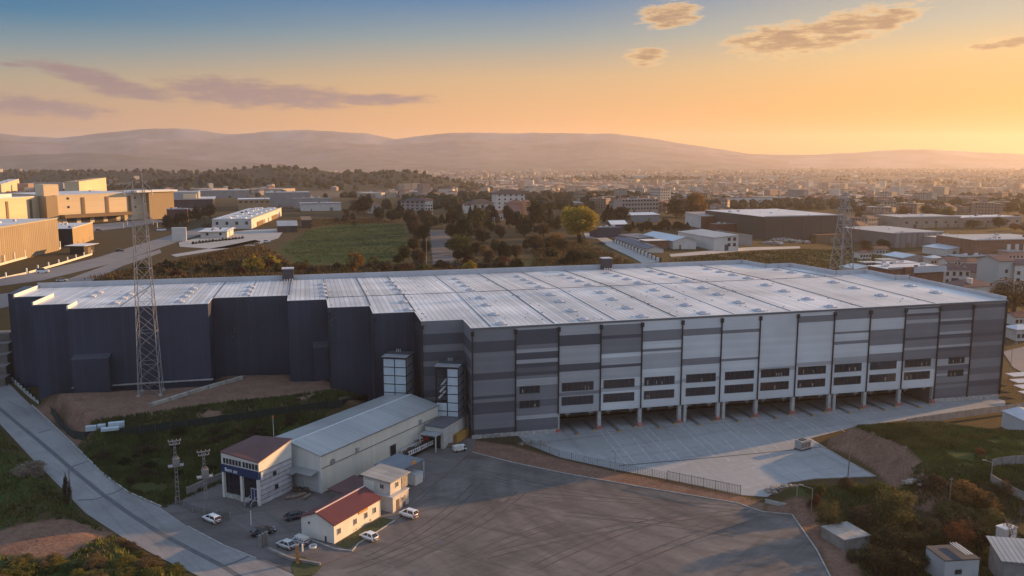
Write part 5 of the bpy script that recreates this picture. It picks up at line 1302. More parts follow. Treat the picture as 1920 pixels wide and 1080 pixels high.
for i, (px, py, s) in enumerate(((547, 935, 1), (560, 932, 1.3), (575, 934, .9))):
    t = thing('log', ['short pale log on the ground at the office tower corner', 'longer pale log lying before the cream hall doors', 'forked pale log nearest the bungalow'][i], 'log', at(px, py), R(30 + 20 * i)); b = MB(); b.tube((-s * 1.3, 0, .35), (s * 1.3, 0, .35), .36, .3, n=10); b.build('trunk', wood, t); b = MB(); b.tube((0, 0, .4), (.6 * s, .5, .7), .16, .1, n=6); b.build('stub', wood, t)

# ------------------------------------------------------------------ lower right buildings
P0 = at(1770, 1084); P1 = at(1834, 1080); cb = house('white_cabin', 'white box cabin with dark flat roof among the trees at bottom right', 'cabin', P0, P1, 5.4, 3.0, M('dull_white_wall', (.36, .37, .38), .75, .1, .4, dirt=.3), M('dark_felt', (.04, .045, .055), .8, .2, .5), 'flat', 0, .1, win=UD, wins=[('F', 1, [.6], 1.2, .8, .3, .5)])
b = MB(); [b.box(4.2 + i * .5, .6, 3.6, 4.32 + i * .5, 5.2, 3.72) for i in range(3)]; b.build('roof_rails', trim, cb)
P0 = at(1880, 1085); P1 = at(1990, 1095); house('corrugated_shed', 'shed with pale corrugated roof at the bottom right edge', 'shed', P0, P1, 7, 3.2, M('shed_grey', (.2, .2, .2), .85, .3, .4), ribbed('pale_ribs', (.25, .27, .285), 0, .8, .45, .5, metal=.2, depth=.6, dark=.55, width=.3, var=.15, scale=.2), 'shed', .8, .6)
P0 = at(1582, 1033); P1 = at(1630, 1024); house('grey_store', 'small grey store with pale flat roof beside the lot margin', 'store', P0, P1, 6, 2.0, cw, M('pale_slab', (.27, .26, .25), .85, .3, .5, dirt=.4), 'flat', 0, .15)
P0 = at(1866, 1010); P1 = at(1884, 1018); house('white_tank_box', 'white water tank box under the bare tree', 'tank', P0, P1, 3, 2.4, whitewall, trim, 'flat', 0, .1)
P0 = G(1877, 800); P1 = G(1990, 812); hb = house('pale_metal_shed', 'long pale metal shed on the right edge behind the mound', 'shed', P0, P1, 9, 4.2, M('pale_metal', (.45, .48, .5), .6, .1, .3), parap, 'gable', .9, .2, win=UD, wins=[('S', 1, [1.6], 1.2, 1.1, .4, .6)])
for i, (px, py) in enumerate(((1895, 715), (1903, 727), (1911, 738), (1920, 750))):
    P = at(px, py); t = thing('car_port', 'white slanted carport panel right of the warehouse, number %s from the wall' % ['one', 'two', 'three', 'four'][i], 'carport', P, TH, 'white carports'); b = MB(); b.hexa([(-1, -2.0, 2.0), (6, -2.0, 2.0), (6, 1.6, 2.2), (-1, 1.6, 2.2), (-1, -2.0, 2.12), (6, -2.0, 2.12), (6, 1.6, 2.32), (-1, 1.6, 2.32)]); b.build('roof', parap, t)
    for x in (-.6, 5.6): b = MB(); b.box(x - .08, -.08, 0, x + .08, .08, 2.2); b.build('post', steel, t)
    t['label'] = ['white carport nearest the striped warehouse corner', 'second white carport from the warehouse corner', 'third white carport from the warehouse corner', 'white carport farthest from the warehouse corner'][i]
# ------------------------------------------------------------------ industrial estate and houses on the plateau
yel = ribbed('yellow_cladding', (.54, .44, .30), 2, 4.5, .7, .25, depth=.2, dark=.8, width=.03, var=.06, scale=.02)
brn = M('ochre_panel', (.29, .215, .125), .7, .08, .05); brn2 = M('brown_strip', (.16, .105, .06), .7, .1, .1)
brslat = ribbed('brown_slats', (.25, .20, .14), 0, 2.1, .7, .3, depth=.4, dark=.45, width=.2, var=.12, scale=.05)
wroof = M('pale_flat_roof', (.46, .47, .49), .45, .14, .05, spec=.5, dirt=.25); groof = M('grey_flat_roof', (.27, .285, .30), .5, .2, .08, spec=.5, dirt=.25)
greyw = M('grey_wall', (.24, .24, .245), .75, .15, .15, dirt=.2); lightw = M('light_wall', (.50, .49, .47), .75, .1, .2, dirt=.25)
pinkw = M('pink_wall', (.40, .25, .22), .8, .1, .2); brick = M('brown_brick', (.17, .085, .06), .85, .25, .4, dirt=.3); darkw = ribbed('dark_bronze_cladding', (.075, .06, .052), 0, 16, .6, .3, depth=.2, dark=.4, width=.02, var=.08, scale=.03)
darkw_y = ribbed('dark_bronze_side', (.075, .06, .052), 1, 16, .6, .3, depth=.2, dark=.4, width=.02, var=.08, scale=.03)
rust = M('rust_red_wall', (.13, .05, .035), .8, .2, .1); tile = M('red_brown_tiles', (.13, .065, .05), .85, .25, .5); darktile = M('dark_tiles', (.06, .045, .042), .85, .25, .5)
purple = M('tinted_glazing', (.055, .05, .07), .3, .35, .35, stretch=(1, 1, .2)); navyr = M('navy_roof', (.045, .05, .075), .5, .2, .2); bluish = M('pale_blue_roof', (.40, .45, .49), .4, .12, .1, spec=.5)

def hb(name, label, cat, a, c, ytop, Wd, wall, rf, **k):
    P0 = G(*a); P1 = G(*c); h = zat(ytop, P0.y) - P0.z; P1.z = P0.z
    lit = k.pop('lit', False); az_ = math.degrees(math.atan2(P1.x - P0.x, P1.y - P0.y))
    if not lit and not 67 <= az_ <= 112: P0, P1 = edge(a[0], a[1], None, 73, c[0])
    t = house(name, label, cat, P0, P1, Wd, h, wall, rf, base=6, **k)
    L, Wd, h = t['dims']; r = random.Random(len(label) * 7 + int(a[0]))
    if L > 9 and h > 2.6 and 'warehouse' not in name:
        for i in range(max(1, int(L / 16))):
            x = L * (i + r.uniform(.25, .7)) / max(1, int(L / 16)); dw_ = r.choice([1.2, 2.6, 3.4]); b = MB(); b.box(x, -.1, -.2, min(L - .3, x + dw_), -.015, min(h - .5, 2.4 if dw_ < 2 else 3.4)); b.build('door', r.choice([frame_m, brn2, dockdoor]), t)
    if k.get('roof') == 'flat' and L > 14 and Wd > 8:
        for i in range(r.randint(3, 7)):
            x, y, s = r.uniform(2, L - 4), r.uniform(2, Wd - 4), r.uniform(.5, 1.4); b = MB(); b.box(x, y, h + .2, x + s * 1.6, y + s * 1.2, h + .2 + s); b.build('roof_unit', r.choice([parap, frame_m, trim]), t)
        b = MB(); [b.box(-.25, y0, h + .19, L + .25, y0 + .3, h + .75) for y0 in (-.25,)]; b.build('parapet', r.choice([parap, greyw]), t)
    if 'gable' in k.get('roof', 'gable') and L > 10:
        b = MB(); rh_ = k.get('rh', 1.5)
        if k.get('roof', 'gable') == 'gable': b.box(-.2, Wd / 2 - .2, h + rh_ + .1, L + .2, Wd / 2 + .2, h + rh_ + .32)
        else: b.box(L / 2 - .2, -.2, h + rh_ + .1, L / 2 + .2, Wd + .2, h + rh_ + .32)
        b.build('ridge_cap', parap, t)
    return t
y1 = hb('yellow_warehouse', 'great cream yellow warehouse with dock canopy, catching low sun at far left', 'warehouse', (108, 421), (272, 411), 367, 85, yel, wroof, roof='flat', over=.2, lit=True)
L, Wd, h = y1['dims']
for f in (.29, .56, .82): b = MB(); b.box(L * f - 1.3, -.5, 3, L * f + 1.3, -.02, h - 2); b.build('pilaster', brn2, y1)
b = MB(); b.box(2, -9, 5.2, L * .80, -.05, 7.6); b.build('dock_canopy', brn2, y1)
for i in range(14): x = 6 + (L * .78 - 10) * i / 13; b = MB(); b.box(x - 1.8, -.4, .2, x + 1.8, -.03, 5); b.build('dock_door', blackm if i % 3 else whitewall, y1)
b = MB(); b.box(-9, -3, -4, -.05, 18, h - .2); b.build('left_pier', brn, y1)
b = MB(); b.box(-7, 4, h - .2, 5, 18, h + 9); b.build('roof_tower', yel, y1)
b = MB(); b.box(L + .05, -8, -3, L + 24, 60, h + .6); b.build('right_block', brn, y1); b = MB(); b.box(L - 12, -10, h + .7, L + 27, 10, h + 2.2); b.build('roof_blade', trim, y1)
for x, z in ((9, h * .85), (9, h * .55), (9, h * .25), (L * .88, h * .78), (L * .88, h * .45)): o = link('window', UD, y1); o.location = (x, -.02, z); o.scale = (1.8, .3, 1.8)
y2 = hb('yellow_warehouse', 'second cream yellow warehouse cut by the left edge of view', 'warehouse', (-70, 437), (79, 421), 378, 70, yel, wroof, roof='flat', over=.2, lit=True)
L, Wd, h = y2['dims']
for f in (.55, .86): b = MB(); b.box(L * f - 1.2, -.5, 1, L * f + 1.2, -.02, h - 2); b.build('pilaster', brn2, y2)
b = MB(); b.box(L + .03, 2, -2, L + 3, 40, h + .2); b.build('end_wall', groof, y2)
b = MB(); b.box(L * .1, 12, h + .2, L * .8, 40, h + 3); b.build('roof_monitor', wroof, y2)
s1 = hb('slatted_warehouse', 'brown ribbed warehouse with white roof at the left edge', 'warehouse', (-70, 514), (112, 469), 440, 45, brslat, wroof, roof='flat', over=.1, lit=True)
d = hb('gatehouse_block', 'small block with black front and ochre side by the ribbed warehouse', 'building', (138, 463), (176, 449), 429, 22, brn, wroof, roof='flat', over=.1, side=blackm, lit=True)
sl_m = M('low_wall_white', (.52, .50, .46), .8, .15, .3)  # plain off-white shared by the two low walls
fence('pillar_wall', 'low white wall with tall white pillars at the foot of the ribbed warehouse', GP([(-30, 507), (20, 492), (70, 479), (113, 467)]), 1.1, sl_m, trim, 11, 'wall', 'solid', .3, pw=.55, ext=3.6)
fence('road_wall', 'low white wall with white posts and dark hedge along the left road', GP([(-30, 531), (50, 514), (110, 497), (172, 478)]), 1.0, sl_m, trim, 11, 'wall', 'solid', .3, pw=.5, ext=1.8)
t = hb('gate_portico', 'flat gate canopy on dark pillars at the end of the white road wall', 'gate', (158, 477), (177, 473), 461, 8, blackm, trim, lit=True, roof='flat', over=2.0)
g1 = hb('glazed_factory', 'grey factory with tinted glazing and white roof right of the yellow warehouse', 'factory', (287, 398), (400, 395), 375, 60, purple, wroof, roof='flat', over=1.5)
b = MB(); L, Wd, h = g1['dims']; b.box(0, -.4, -2, L, -.03, h * .28); b.build('base_wall', lightw, g1); b = MB(); b.box(L * .1, 14, h + .2, L * .75, 50, h + 7); b.build('upper_block', groof, g1); b = MB(); b.box(L * .5, 8, h + .2, L * .72, 13.9, h + 5); b.build('yellow_block', yel, g1)  # base wall, grey upper block and a smaller block in yellow cladding
hb('maroon_block', 'low dark maroon block before the glazed factory', 'building', (314, 420), (353, 416), 393, 14, M('maroon_wall', (.10, .045, .045), .8, .1, .1), groof, roof='flat')
f1 = hb('white_factory', 'white flat roofed factory with rooflights and one sunlit long side', 'factory', (472, 429), (528, 405), 411, 29, lightw, wroof, roof='flat', over=.3, wins=[('S', 4, [3.2], 2, 2.4)], win=UD, lit=True)
L, Wd, h = f1['dims']
for i in range(7):
    for k in (0, 1): b = MB(); x = 5 + i * (L - 12) / 6; b.box(x, 5 + k * 11, h + .2, x + 4, 12 + k * 11, h + 1.0); b.build('rooflight', trim, f1)
b = MB(); [b.box(L * q, -.3, 0, L * (q + .2), -.02, h * .5) for q in (.15, .62)]; tag(b.build('loading_doors', brn2, f1))
hb('white_annex', 'small white annex with overhanging flat roof before the white factory', 'building', (426, 446), (438, 439), 434, 17, lightw, wroof, lit=True, roof='flat', over=1.6, wins=[('S', 2, [1.8], 1.6, 1.8)], win=UD)
hb('white_hoarding', 'blank white panel wall standing beside the factory road', 'panel wall', (323, 453), (350, 449), 428, 3, lightw, trim, roof='flat', over=.05)
hb('yellow_flat_block', 'ochre flat roofed block behind the white factory', 'building', (447, 395), (507, 392), 375, 40, brn, wroof, roof='flat', wins=[('F', 6, [8], 3, 1.5)], win=UD)
hb('grey_long_shed', 'long grey shed with curved sunlit end behind the ochre block', 'shed', (500, 388), (583, 384), 362, 40, greyw, groof, roof='flat')
hb('pale_long_shed', 'low pale shed with long flat roof beside the green field', 'shed', (565, 396), (640, 393), 382, 22, lightw, groof, roof='flat', over=.8)
hb('middle_long_shed', 'mid height grey shed between the long shed and the pale shed', 'shed', (552, 391), (622, 388), 373, 16, greyw, bluish, roof='flat')
hb('far_flat_factory', 'flat grey factory far behind the glazed factory', 'factory', (372, 372), (468, 368), 358, 40, greyw, wroof, roof='flat')
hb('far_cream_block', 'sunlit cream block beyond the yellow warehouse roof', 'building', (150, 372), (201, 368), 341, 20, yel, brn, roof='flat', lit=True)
hb('far_cream_house', 'sunlit cream houses row at the left edge skyline', 'building', (4, 372), (38, 368), 346, 16, yel, wroof, roof='flat', lit=True)
hb('far_low_hall', 'long low hall with dark roof beyond the yellow warehouse', 'hall', (52, 365), (120, 362), 344, 50, greyw, groof, roof='flat')
c1 = hb('dark_gable_shed', 'dark open gable shed by the green field', 'shed', (521, 436), (558, 433), 424, 20, darktile, groof, roof='gable', rh=3)
hb('dark_lean_shed', 'smaller dark shed with brown roof right of the gable shed', 'shed', (566, 428), (584, 424), 413, 12, darktile, brn2, roof='shed', rh=2)
hb('apartment_block', 'four storey grey apartment block with sunlit end behind the green field', 'apartment block', (752, 402), (796, 403), 377, 18, greyw, darktile, roof='hip', rh=3, over=1.2, wins=[('F', 5, [2, 5, 8, 11], 2.2, 1.6)], win=UD)
hb('apartment_block', 'narrow sunlit apartment block attached right of the grey one', 'apartment block', (797, 403), (812, 399), 376, 14, lightw, tile, roof='hip', rh=2.5, over=1, wins=[('F', 3, [2, 5, 8], 1.6, 1.6)], win=UD)  # lit end of the apartments; the sunlight is put into its paler walls
hb('white_villa', 'white villa with dark hip roof and three wide windows above the dark trees', 'villa', (884, 400), (926, 399), 382, 16, lightw, darktile, roof='hip', rh=4, over=1.4, wins=[('F', 3, [5], 3, 3)], win=UD)
hb('white_cottage', 'small white cottage left of the white villa', 'cottage', (871, 400), (883, 399), 385, 8, lightw, tile, roof='gable', rh=2)
hb('white_tower_block', 'tall pale apartment block behind the pink house', 'apartment block', (931, 396), (984, 394), 365, 18, lightw, darktile, roof='hip', rh=5, over=.6, wins=[('F', 5, [3, 7, 11, 15], 1.8, 1.8)], win=UD)
hb('pink_house', 'pink house with red roof and sunlit orange gable', 'house', (956, 403), (984, 404), 382, 12, pinkw, tile, roof='hip', rh=3.5, over=.8)
hb('pink_house_lit_side', 'narrow orange sunlit house joined to the pink house', 'house', (985, 404), (995, 400), 379, 10, M('sunlit_pink_wall', (.5, .24, .12), .8, .1, .3), tile, roof='shed', rh=1.5, wins=[('F', 1, [4], 3, 4)], win=UD)  # lit side of the pink house, low sun put into its orange wall colour
hb('white_lower_house', 'low white house with small windows under the white villa', 'house', (917, 414), (945, 412), 400, 10, lightw, tile, roof='gable', rh=2, wins=[('F', 3, [1.5], 1.6, 1.6)], win=UD)
hb('pale_house_group', 'pale house half hidden by trees left of the apartments', 'house', (690, 400), (715, 398), 385, 12, lightw, tile, roof='hip', rh=3, wins=[('F', 3, [2, 5], 1.6, 1.6)], win=UD)
hb('long_apartment', 'long pinkish apartment row with three window rows behind the yellow tree', 'apartment row', (1166, 399), (1234, 397), 375, 20, M('rosy_wall', (.32, .27, .25), .8, .1, .2), darktile, roof='flat', wins=[('F', 12, [3, 7, 11], 2, 1.8)], win=UD)
hb('blue_shed', 'low blue grey shed with pale roof below the long apartment row', 'shed', (1170, 417), (1236, 415), 404, 14, M('blue_grey_wall', (.17, .2, .22), .7, .1, .2), bluish, roof='shed', rh=1.2, over=.6)
dw = hb('dark_warehouse', 'big dark bronze warehouse with white flat roof in right middle distance', 'warehouse', (1432, 449), (1578, 441), 407, 85, darkw, wroof, roof='flat', over=.3, side=darkw_y)
hb('rust_hall', 'rust red open hall left of the dark bronze warehouse', 'hall', (1314, 428), (1374, 429), 406, 26, rust, M('pale_red_roof', (.25, .2, .19), .6), roof='shed', rh=2, side=lightw)
hb('rust_low_hall', 'lower rust coloured hall tucked before the dark bronze warehouse', 'hall', (1345, 436), (1402, 438), 421, 12, rust, brn2, roof='flat')
hb('gable_workshop', 'workshop with pale blue grey gable roof and black door opening', 'workshop', (1262, 467), (1305, 464), 452, 42, lightw, bluish, roof='gabley', rh=2.2, over=.6)
w2 = hb('white_end_workshop', 'workshop with white end wall and four square windows', 'workshop', (1338, 470), (1384, 464), 446, 45, lightw, groof, roof='shedx', rh=1.2, over=.5, wins=[('F', 2, [2.2, 5.6], 2, 2, .5, .95)], win=UD)
hb('dark_workshop', 'dark grey workshop behind the navy roofed row', 'workshop', (1198, 459), (1234, 458), 447, 26, greyw, M('dark_grey_roof', (.12, .12, .13), .6, .2, .2), roof='shedx', rh=.6)
hb('tan_workshop', 'small tan workshop with flat pale roof before the gable workshop', 'workshop', (1212, 467), (1252, 463), 452, 9, brick, lightw, roof='flat', over=.8)
hb('navy_row', 'long low navy roofed row beside the back lane', 'row building', (1152, 452), (1212, 474), 446, 10, lightw, navyr, roof='gable', rh=1.4, over=.5, lit=True)
hb('navy_block', 'navy blue flat block beside the yellow tree', 'building', (1120, 446), (1164, 449), 428, 14, M('navy_wall', (.05, .05, .08), .7, .1, .2), navyr, roof='flat')
hb('barrel_hall', 'small hall with sunlit pale roof behind the navy block', 'hall', (1146, 432), (1176, 430), 421, 12, navyr, trim, roof='gable', rh=2.5)
hb('scrapyard_shed', 'broken pale roofed shed right of the white end workshop', 'shed', (1388, 460), (1410, 452), 438, 30, greyw, lightw, roof='shedx', rh=-1.5)
hb('brown_container', 'long tan container lying before the dark bronze warehouse', 'container', (1530, 456), (1576, 453), 441, 6, brn2, brick, roof='flat', over=.05)
hb('ribbed_factory', 'long grey ribbed factory with cream roof on the right', 'factory', (1675, 465), (1766, 472), 438, 60, ribbed('grey_ribs', (.20, .20, .205), 0, 5, .75, .25, depth=.3, dark=.7, width=.3), groof, roof='flat', over=.3)
hb('cream_roof_factory', 'grey walled factory with broad cream roof behind the pale curved hall', 'factory', (1770, 468), (1826, 465), 447, 50, greyw, M('cream_roof', (.40, .38, .34), .6, .15, .05), roof='flat', over=.4, wins=[('F', 1, [7], 5, 3, .05, .3)], win=UD)
bw = hb('brown_factory', 'brown factory with white columns cut by the right edge', 'factory', (1828, 485), (1975, 482), 451, 40, brick, groof, roof='flat', over=.3)
for i in range(6): b = MB(); b.box(22 + i * 6, -.8, 0, 24.4 + i * 6, -.03, 9); b.build('column', lightw, bw)
hb('curved_hall', 'pale blue hall with shallow curved roof and a strip of windows', 'hall', (1775, 481), (1852, 478), 468, 22, lightw, bluish, roof='gabley', rh=2.0, over=.4, wins=[('F', 4, [2], 3, 1.6, .3, .98)], win=UD)
hb('grey_low_hall', 'low grey roof in front of the pale curved hall', 'hall', (1803, 489), (1868, 486), 482, 12, greyw, groof, roof='flat', over=1)
hb('pale_roof_shed', 'shed with pale blue roof right of the far pylon', 'shed', (1692, 492), (1741, 488), 484, 18, greyw, bluish, roof='gabley', rh=1.6)
hb('white_roof_hall', 'white roofed hall just behind the brown brick hall', 'hall', (1668, 510), (1732, 507), 497, 14, lightw, wroof, roof='flat', over=.4)
bh = hb('brick_hall', 'brown brick hall with white cornice behind the warehouse corner', 'hall', (1664, 538), (1768, 537), 505, 14, brick, wroof, roof='flat', over=.5)
L, Wd, h = bh['dims']; b = MB(); b.box(L * .4, -1, h - 2.2, L + .6, -.52, h + .3); b.build('cornice', bluish, bh); b = MB(); b.box(L * .25, -1.8, -2, L * .4, -.02, h + .8); b.build('stair_tower', brick, bh)
b = MB(); b.box(L * .05, -.3, h * .45, L * .22, -.02, h * .7); b.build('tan_panel', M('tan_render', (.3, .2, .14), .8), bh)
hb('white_round_shed', 'white shed with dark oval opening beside the far pylon foot', 'shed', (1603, 523), (1650, 521), 505, 12, lightw, lightw, roof='gabley', rh=1.2)
hb('white_terrace_house', 'white two storey house with maroon hip roof and tall windows', 'house', (1769, 534), (1818, 537), 506, 13, lightw, maroon, roof='hip', rh=2.8, over=.5, wins=[('F', 4, [.8, 4.6], 1.4, 2)], win=UD)
hb('pale_terrace_house', 'pale unpainted house with brown gable roof right of the white house', 'house', (1819, 537), (1868, 539), 510, 13, oldwhite, maroon, roof='gable', rh=3.5, over=.5)
hb('grey_flats', 'three storey grey green flats at the right edge', 'flats', (1869, 548), (1898, 548), 490, 14, M('grey_green_wall', (.36, .39, .39), .8, .08, .2), maroon, roof='gable', rh=2, over=.5, wins=[('F', 1, [2, 5.6, 9.2], 1.5, 1.7)], win=UD)
hb('white_flats', 'white three storey flats right of the grey green flats', 'flats', (1899, 549), (1945, 551), 496, 14, lightw, maroon, roof='gable', rh=2, over=.5, wins=[('F', 3, [2, 5.4, 8.8], 1.5, 1.7)], win=UD)
lh = hb('maroon_roof_house', 'low house with maroon roof and white water tank behind the warehouse corner', 'house', (1805, 560), (1863, 558), 538, 12, lightw, maroon, roof='hip', rh=2.5, over=.8, wins=[('F', 4, [1.2], 1.2, 1.4)], win=UD)
b = MB(); b.tube((6, 3, 5.5), (6, 3, 8.6), 1.3, n=14); b.build('water_tank', whitewall, lh)
hb('hazy_apartments', 'pale window dotted apartments in the haze above the rust hall', 'apartment row', (1372, 386), (1448, 384), 371, 18, lightw, darktile, roof='flat', wins=[('F', 8, [2, 5.5], 2.2, 2)], win=UD)
hb('hazy_long_factory', 'long pale factory in the haze above the ribbed factory', 'factory', (1690, 428), (1800, 426), 408, 40, M('hazy_wall', (.26, .22, .19), .8), groof, roof='flat', wins=[('F', 6, [4], 2.5, 2)], win=UD)
hb('hazy_long_factory', 'second pale factory in the haze, nearer the right edge', 'factory', (1806, 427), (1915, 424), 409, 30, bpy.data.materials['hazy_wall'], wroof, roof='flat', wins=[('F', 6, [4], 2.5, 2)], win=UD)

for i, (px, py, w, yt, rf_, wl, lb) in enumerate([(1612, 486, 24, 474, 'hip', 'l', 'small white house at the foot of the olive rough grass'), (1642, 478, 26, 467, 'gable', 'o', 'stained pale house left of the ribbed factory'), (1655, 500, 30, 488, 'flat', 'l', 'flat pale house left of the brick hall'), (1745, 497, 26, 484, 'hip', 'o', 'pale hip roofed house between the curved hall and the brick hall'), (1775, 501, 30, 489, 'gable', 'l', 'white gabled house behind the white terrace house'), (1812, 503, 34, 491, 'hip', 'o', 'house with brown hip roof below the grey low hall'), (1856, 500, 30, 486, 'gable', 'l', 'white gabled house behind the grey green flats'), (1890, 488, 34, 472, 'flat', 'p', 'rose coloured flats under the brown factory'), (1622, 503, 26, 494, 'flat', 'g', 'low grey shed above the white round shed'), (1880, 508, 30, 493, 'hip', 'l', 'white house touching the grey green flats'), (1735, 520, 26, 508, 'gable', 'g', 'grey gabled shed right of the white roof hall'), (1905, 640, 40, 618, 'hip', 'o', 'pale house right of the warehouse corner by the road'), (1902, 612, 36, 594, 'gable', 'l', 'white roofed house above the road right of the warehouse')]):
    P0 = G(px, py); d = P0.y * CP + (H - P0.z) * SP; Lw = w * d / F; a = R(78); P1 = P0 + Vector((math.sin(a), math.cos(a), 0)) * Lw; h = zat(yt, P0.y) - P0.z
    house('town_villa', lb, 'house', P0, P1, Lw * .8, max(3, h), {'l': lightw, 'o': oldwhite, 'p': pinkw, 'g': greyw}[wl], [maroon, tile, bluish, wroof][i % 4] if rf_ != 'flat' else groof, roof=rf_, rh=Lw * .16, over=.6, base=6, win=UD, wins=[('F', 4, [z for z in (1.2, 4.2, 7.2) if z + 1.6 < h] or [1], 1.3, 1.5)])
# roads and lanes draped on the ground
def drape(name, Lp, Rp, m, lift=.12, n=28):
    def res(P):
        d = [0]
        for a, c in zip(P[:-1], P[1:]): d.append(d[-1] + math.hypot(c[0] - a[0], c[1] - a[1]))
        t = np.linspace(0, d[-1], n); return list(zip(np.interp(t, d, [p[0] for p in P]), np.interp(t, d, [p[1] for p in P])))
    A_, B_ = [G(*p) for p in res(Lp)], [G(*p) for p in res(Rp)]
    b = MB(); K = 4
    for a, c in zip(A_, B_):
        for k in range(K + 1): p = a.lerp(c, k / K); b.v.append((p.x, p.y, Tz(p.x, p.y) + lift))
    for i in range(n - 1):
        for k in range(K): j = i * (K + 1) + k; b.f.append((j, j + 1, j + K + 2, j + K + 1)); b.m.append(0)
    return tag(b.build(name, m), kind='structure')
farroad = M('far_asphalt', (.15, .145, .15), .85, .15, .05); fargrey = M('far_concrete', (.28, .275, .27), .85, .15, .05)
drape('estate_road', [(-30, 527), (60, 512), (180, 484), (250, 462), (320, 441), (400, 421), (450, 407)], [(-30, 541), (80, 526), (200, 497), (262, 478), (330, 455), (405, 430), (455, 411)], farroad)
drape('service_road', [(-30, 556), (50, 545), (120, 526), (215, 492), (300, 468)], [(-30, 585), (60, 566), (150, 538), (228, 500), (303, 474)], farroad)
drape('factory_yard', [(335, 455), (395, 440), (470, 431), (535, 428)], [(337, 463), (400, 467), (470, 463), (522, 447)], fargrey)
drape('dock_yard', [(120, 424), (180, 421), (290, 411)], [(180, 434), (230, 428), (312, 415)], farroad)
drape('back_lane', [(1095, 437), (1122, 438), (1150, 452), (1205, 475), (1240, 492)], [(1098, 447), (1120, 448), (1140, 462), (1185, 483), (1205, 494)], fargrey)
drape('workshop_lane', [(1255, 477), (1330, 470), (1400, 464), (1500, 462)], [(1258, 482), (1330, 477), (1400, 470), (1500, 466)], fargrey)
drape('cleared_field', [(806, 432), (860, 432)], [(812, 500), (850, 500)], M('bare_plot', (.085, .075, .075), .95, .25, .05))
drape('field_lane', [(320, 478), (420, 462), (478, 450)], [(330, 482), (430, 466), (490, 453)], fargrey)
drape('access_road', [(1880, 660), (1900, 690), (1960, 720)], [(1960, 640), (1990, 670), (2000, 690)], farroad)
fence('lane_wall', 'white wall with dark pillars along the back lane', GP([(1152, 455), (1205, 478), (1238, 492)]), 2.0, lightw, darktile, 7, 'wall', 'solid', .4, pw=1.0, ext=.7)

# small far things: cars and vans on the estate roads, yard clutter
def far_car(px, py, label, m, group='vehicles on the estate roads', az_=70, L=4.4, h=1.5):
    P = G(px, py); t = thing('distant_car', label, 'car', P + Vector((0, 0, .15)), math.pi / 2 - R(az_), group)
    b = MB(); b.hexa([(-L / 2, -.85, .25), (L / 2, -.85, .25), (L / 2, .85, .25), (-L / 2, .85, .25), (-L / 2, -.8, h * .62), (L / 2 - .1, -.8, h * .55), (L / 2 - .1, .8, h * .55), (-L / 2, .8, h * .62)]); b.build('body', m, t)
    b = MB(); b.hexa([(-L * .45, -.75, h * .6), (L * .25, -.75, h * .58), (L * .25, .75, h * .58), (-L * .45, .75, h * .6), (-L * .36, -.6, h), (L * .08, -.6, h), (L * .08, .6, h), (-L * .36, .6, h)]); b.build('cabin', carglass, t)
    for x in (-L * .3, L * .3):
        for s in (-.9, .7): b = MB(); b.tube((x, s, .32), (x, s + .2, .32), .32, n=8); b.build('wheel', tyre, t)
far_car(225, 472, 'dark car driving on the left estate road', p_dark)
far_car(303, 433, 'white van at the bend of the estate road', p_white, L=6.5, h=2.4)
far_car(185, 433, 'dark car parked before the yellow warehouse docks', p_dark)
far_car(80, 512, 'small white van on the near left road', p_white, L=5.5, h=2.3)
far_car(116, 528, 'pale car by the bushes near the warehouse back corner', p_silver)
far_car(1128, 458, 'dark car parked on the back lane', p_dark)
far_car(500, 455, 'white car at the corner of the white factory yard', p_white)
for i, (px, py, s) in enumerate(((1468, 452, 1), (1490, 455, 1.4), (1512, 451, .9), (1448, 458, .8))):
    rubble('yard_clutter', ['pale scrap heap left of the dark warehouse foot', 'largest scrap heap before the dark warehouse', 'scrap heap nearest the tan container', 'low scrap line by the workshop lane'][i], G(px, py), 9 * s, 4, 2.2, 70, M('clutter', (.28, .25, .23), .8, .6, .4) if i == 0 else bpy.data.materials['clutter'], .5, 1.6)

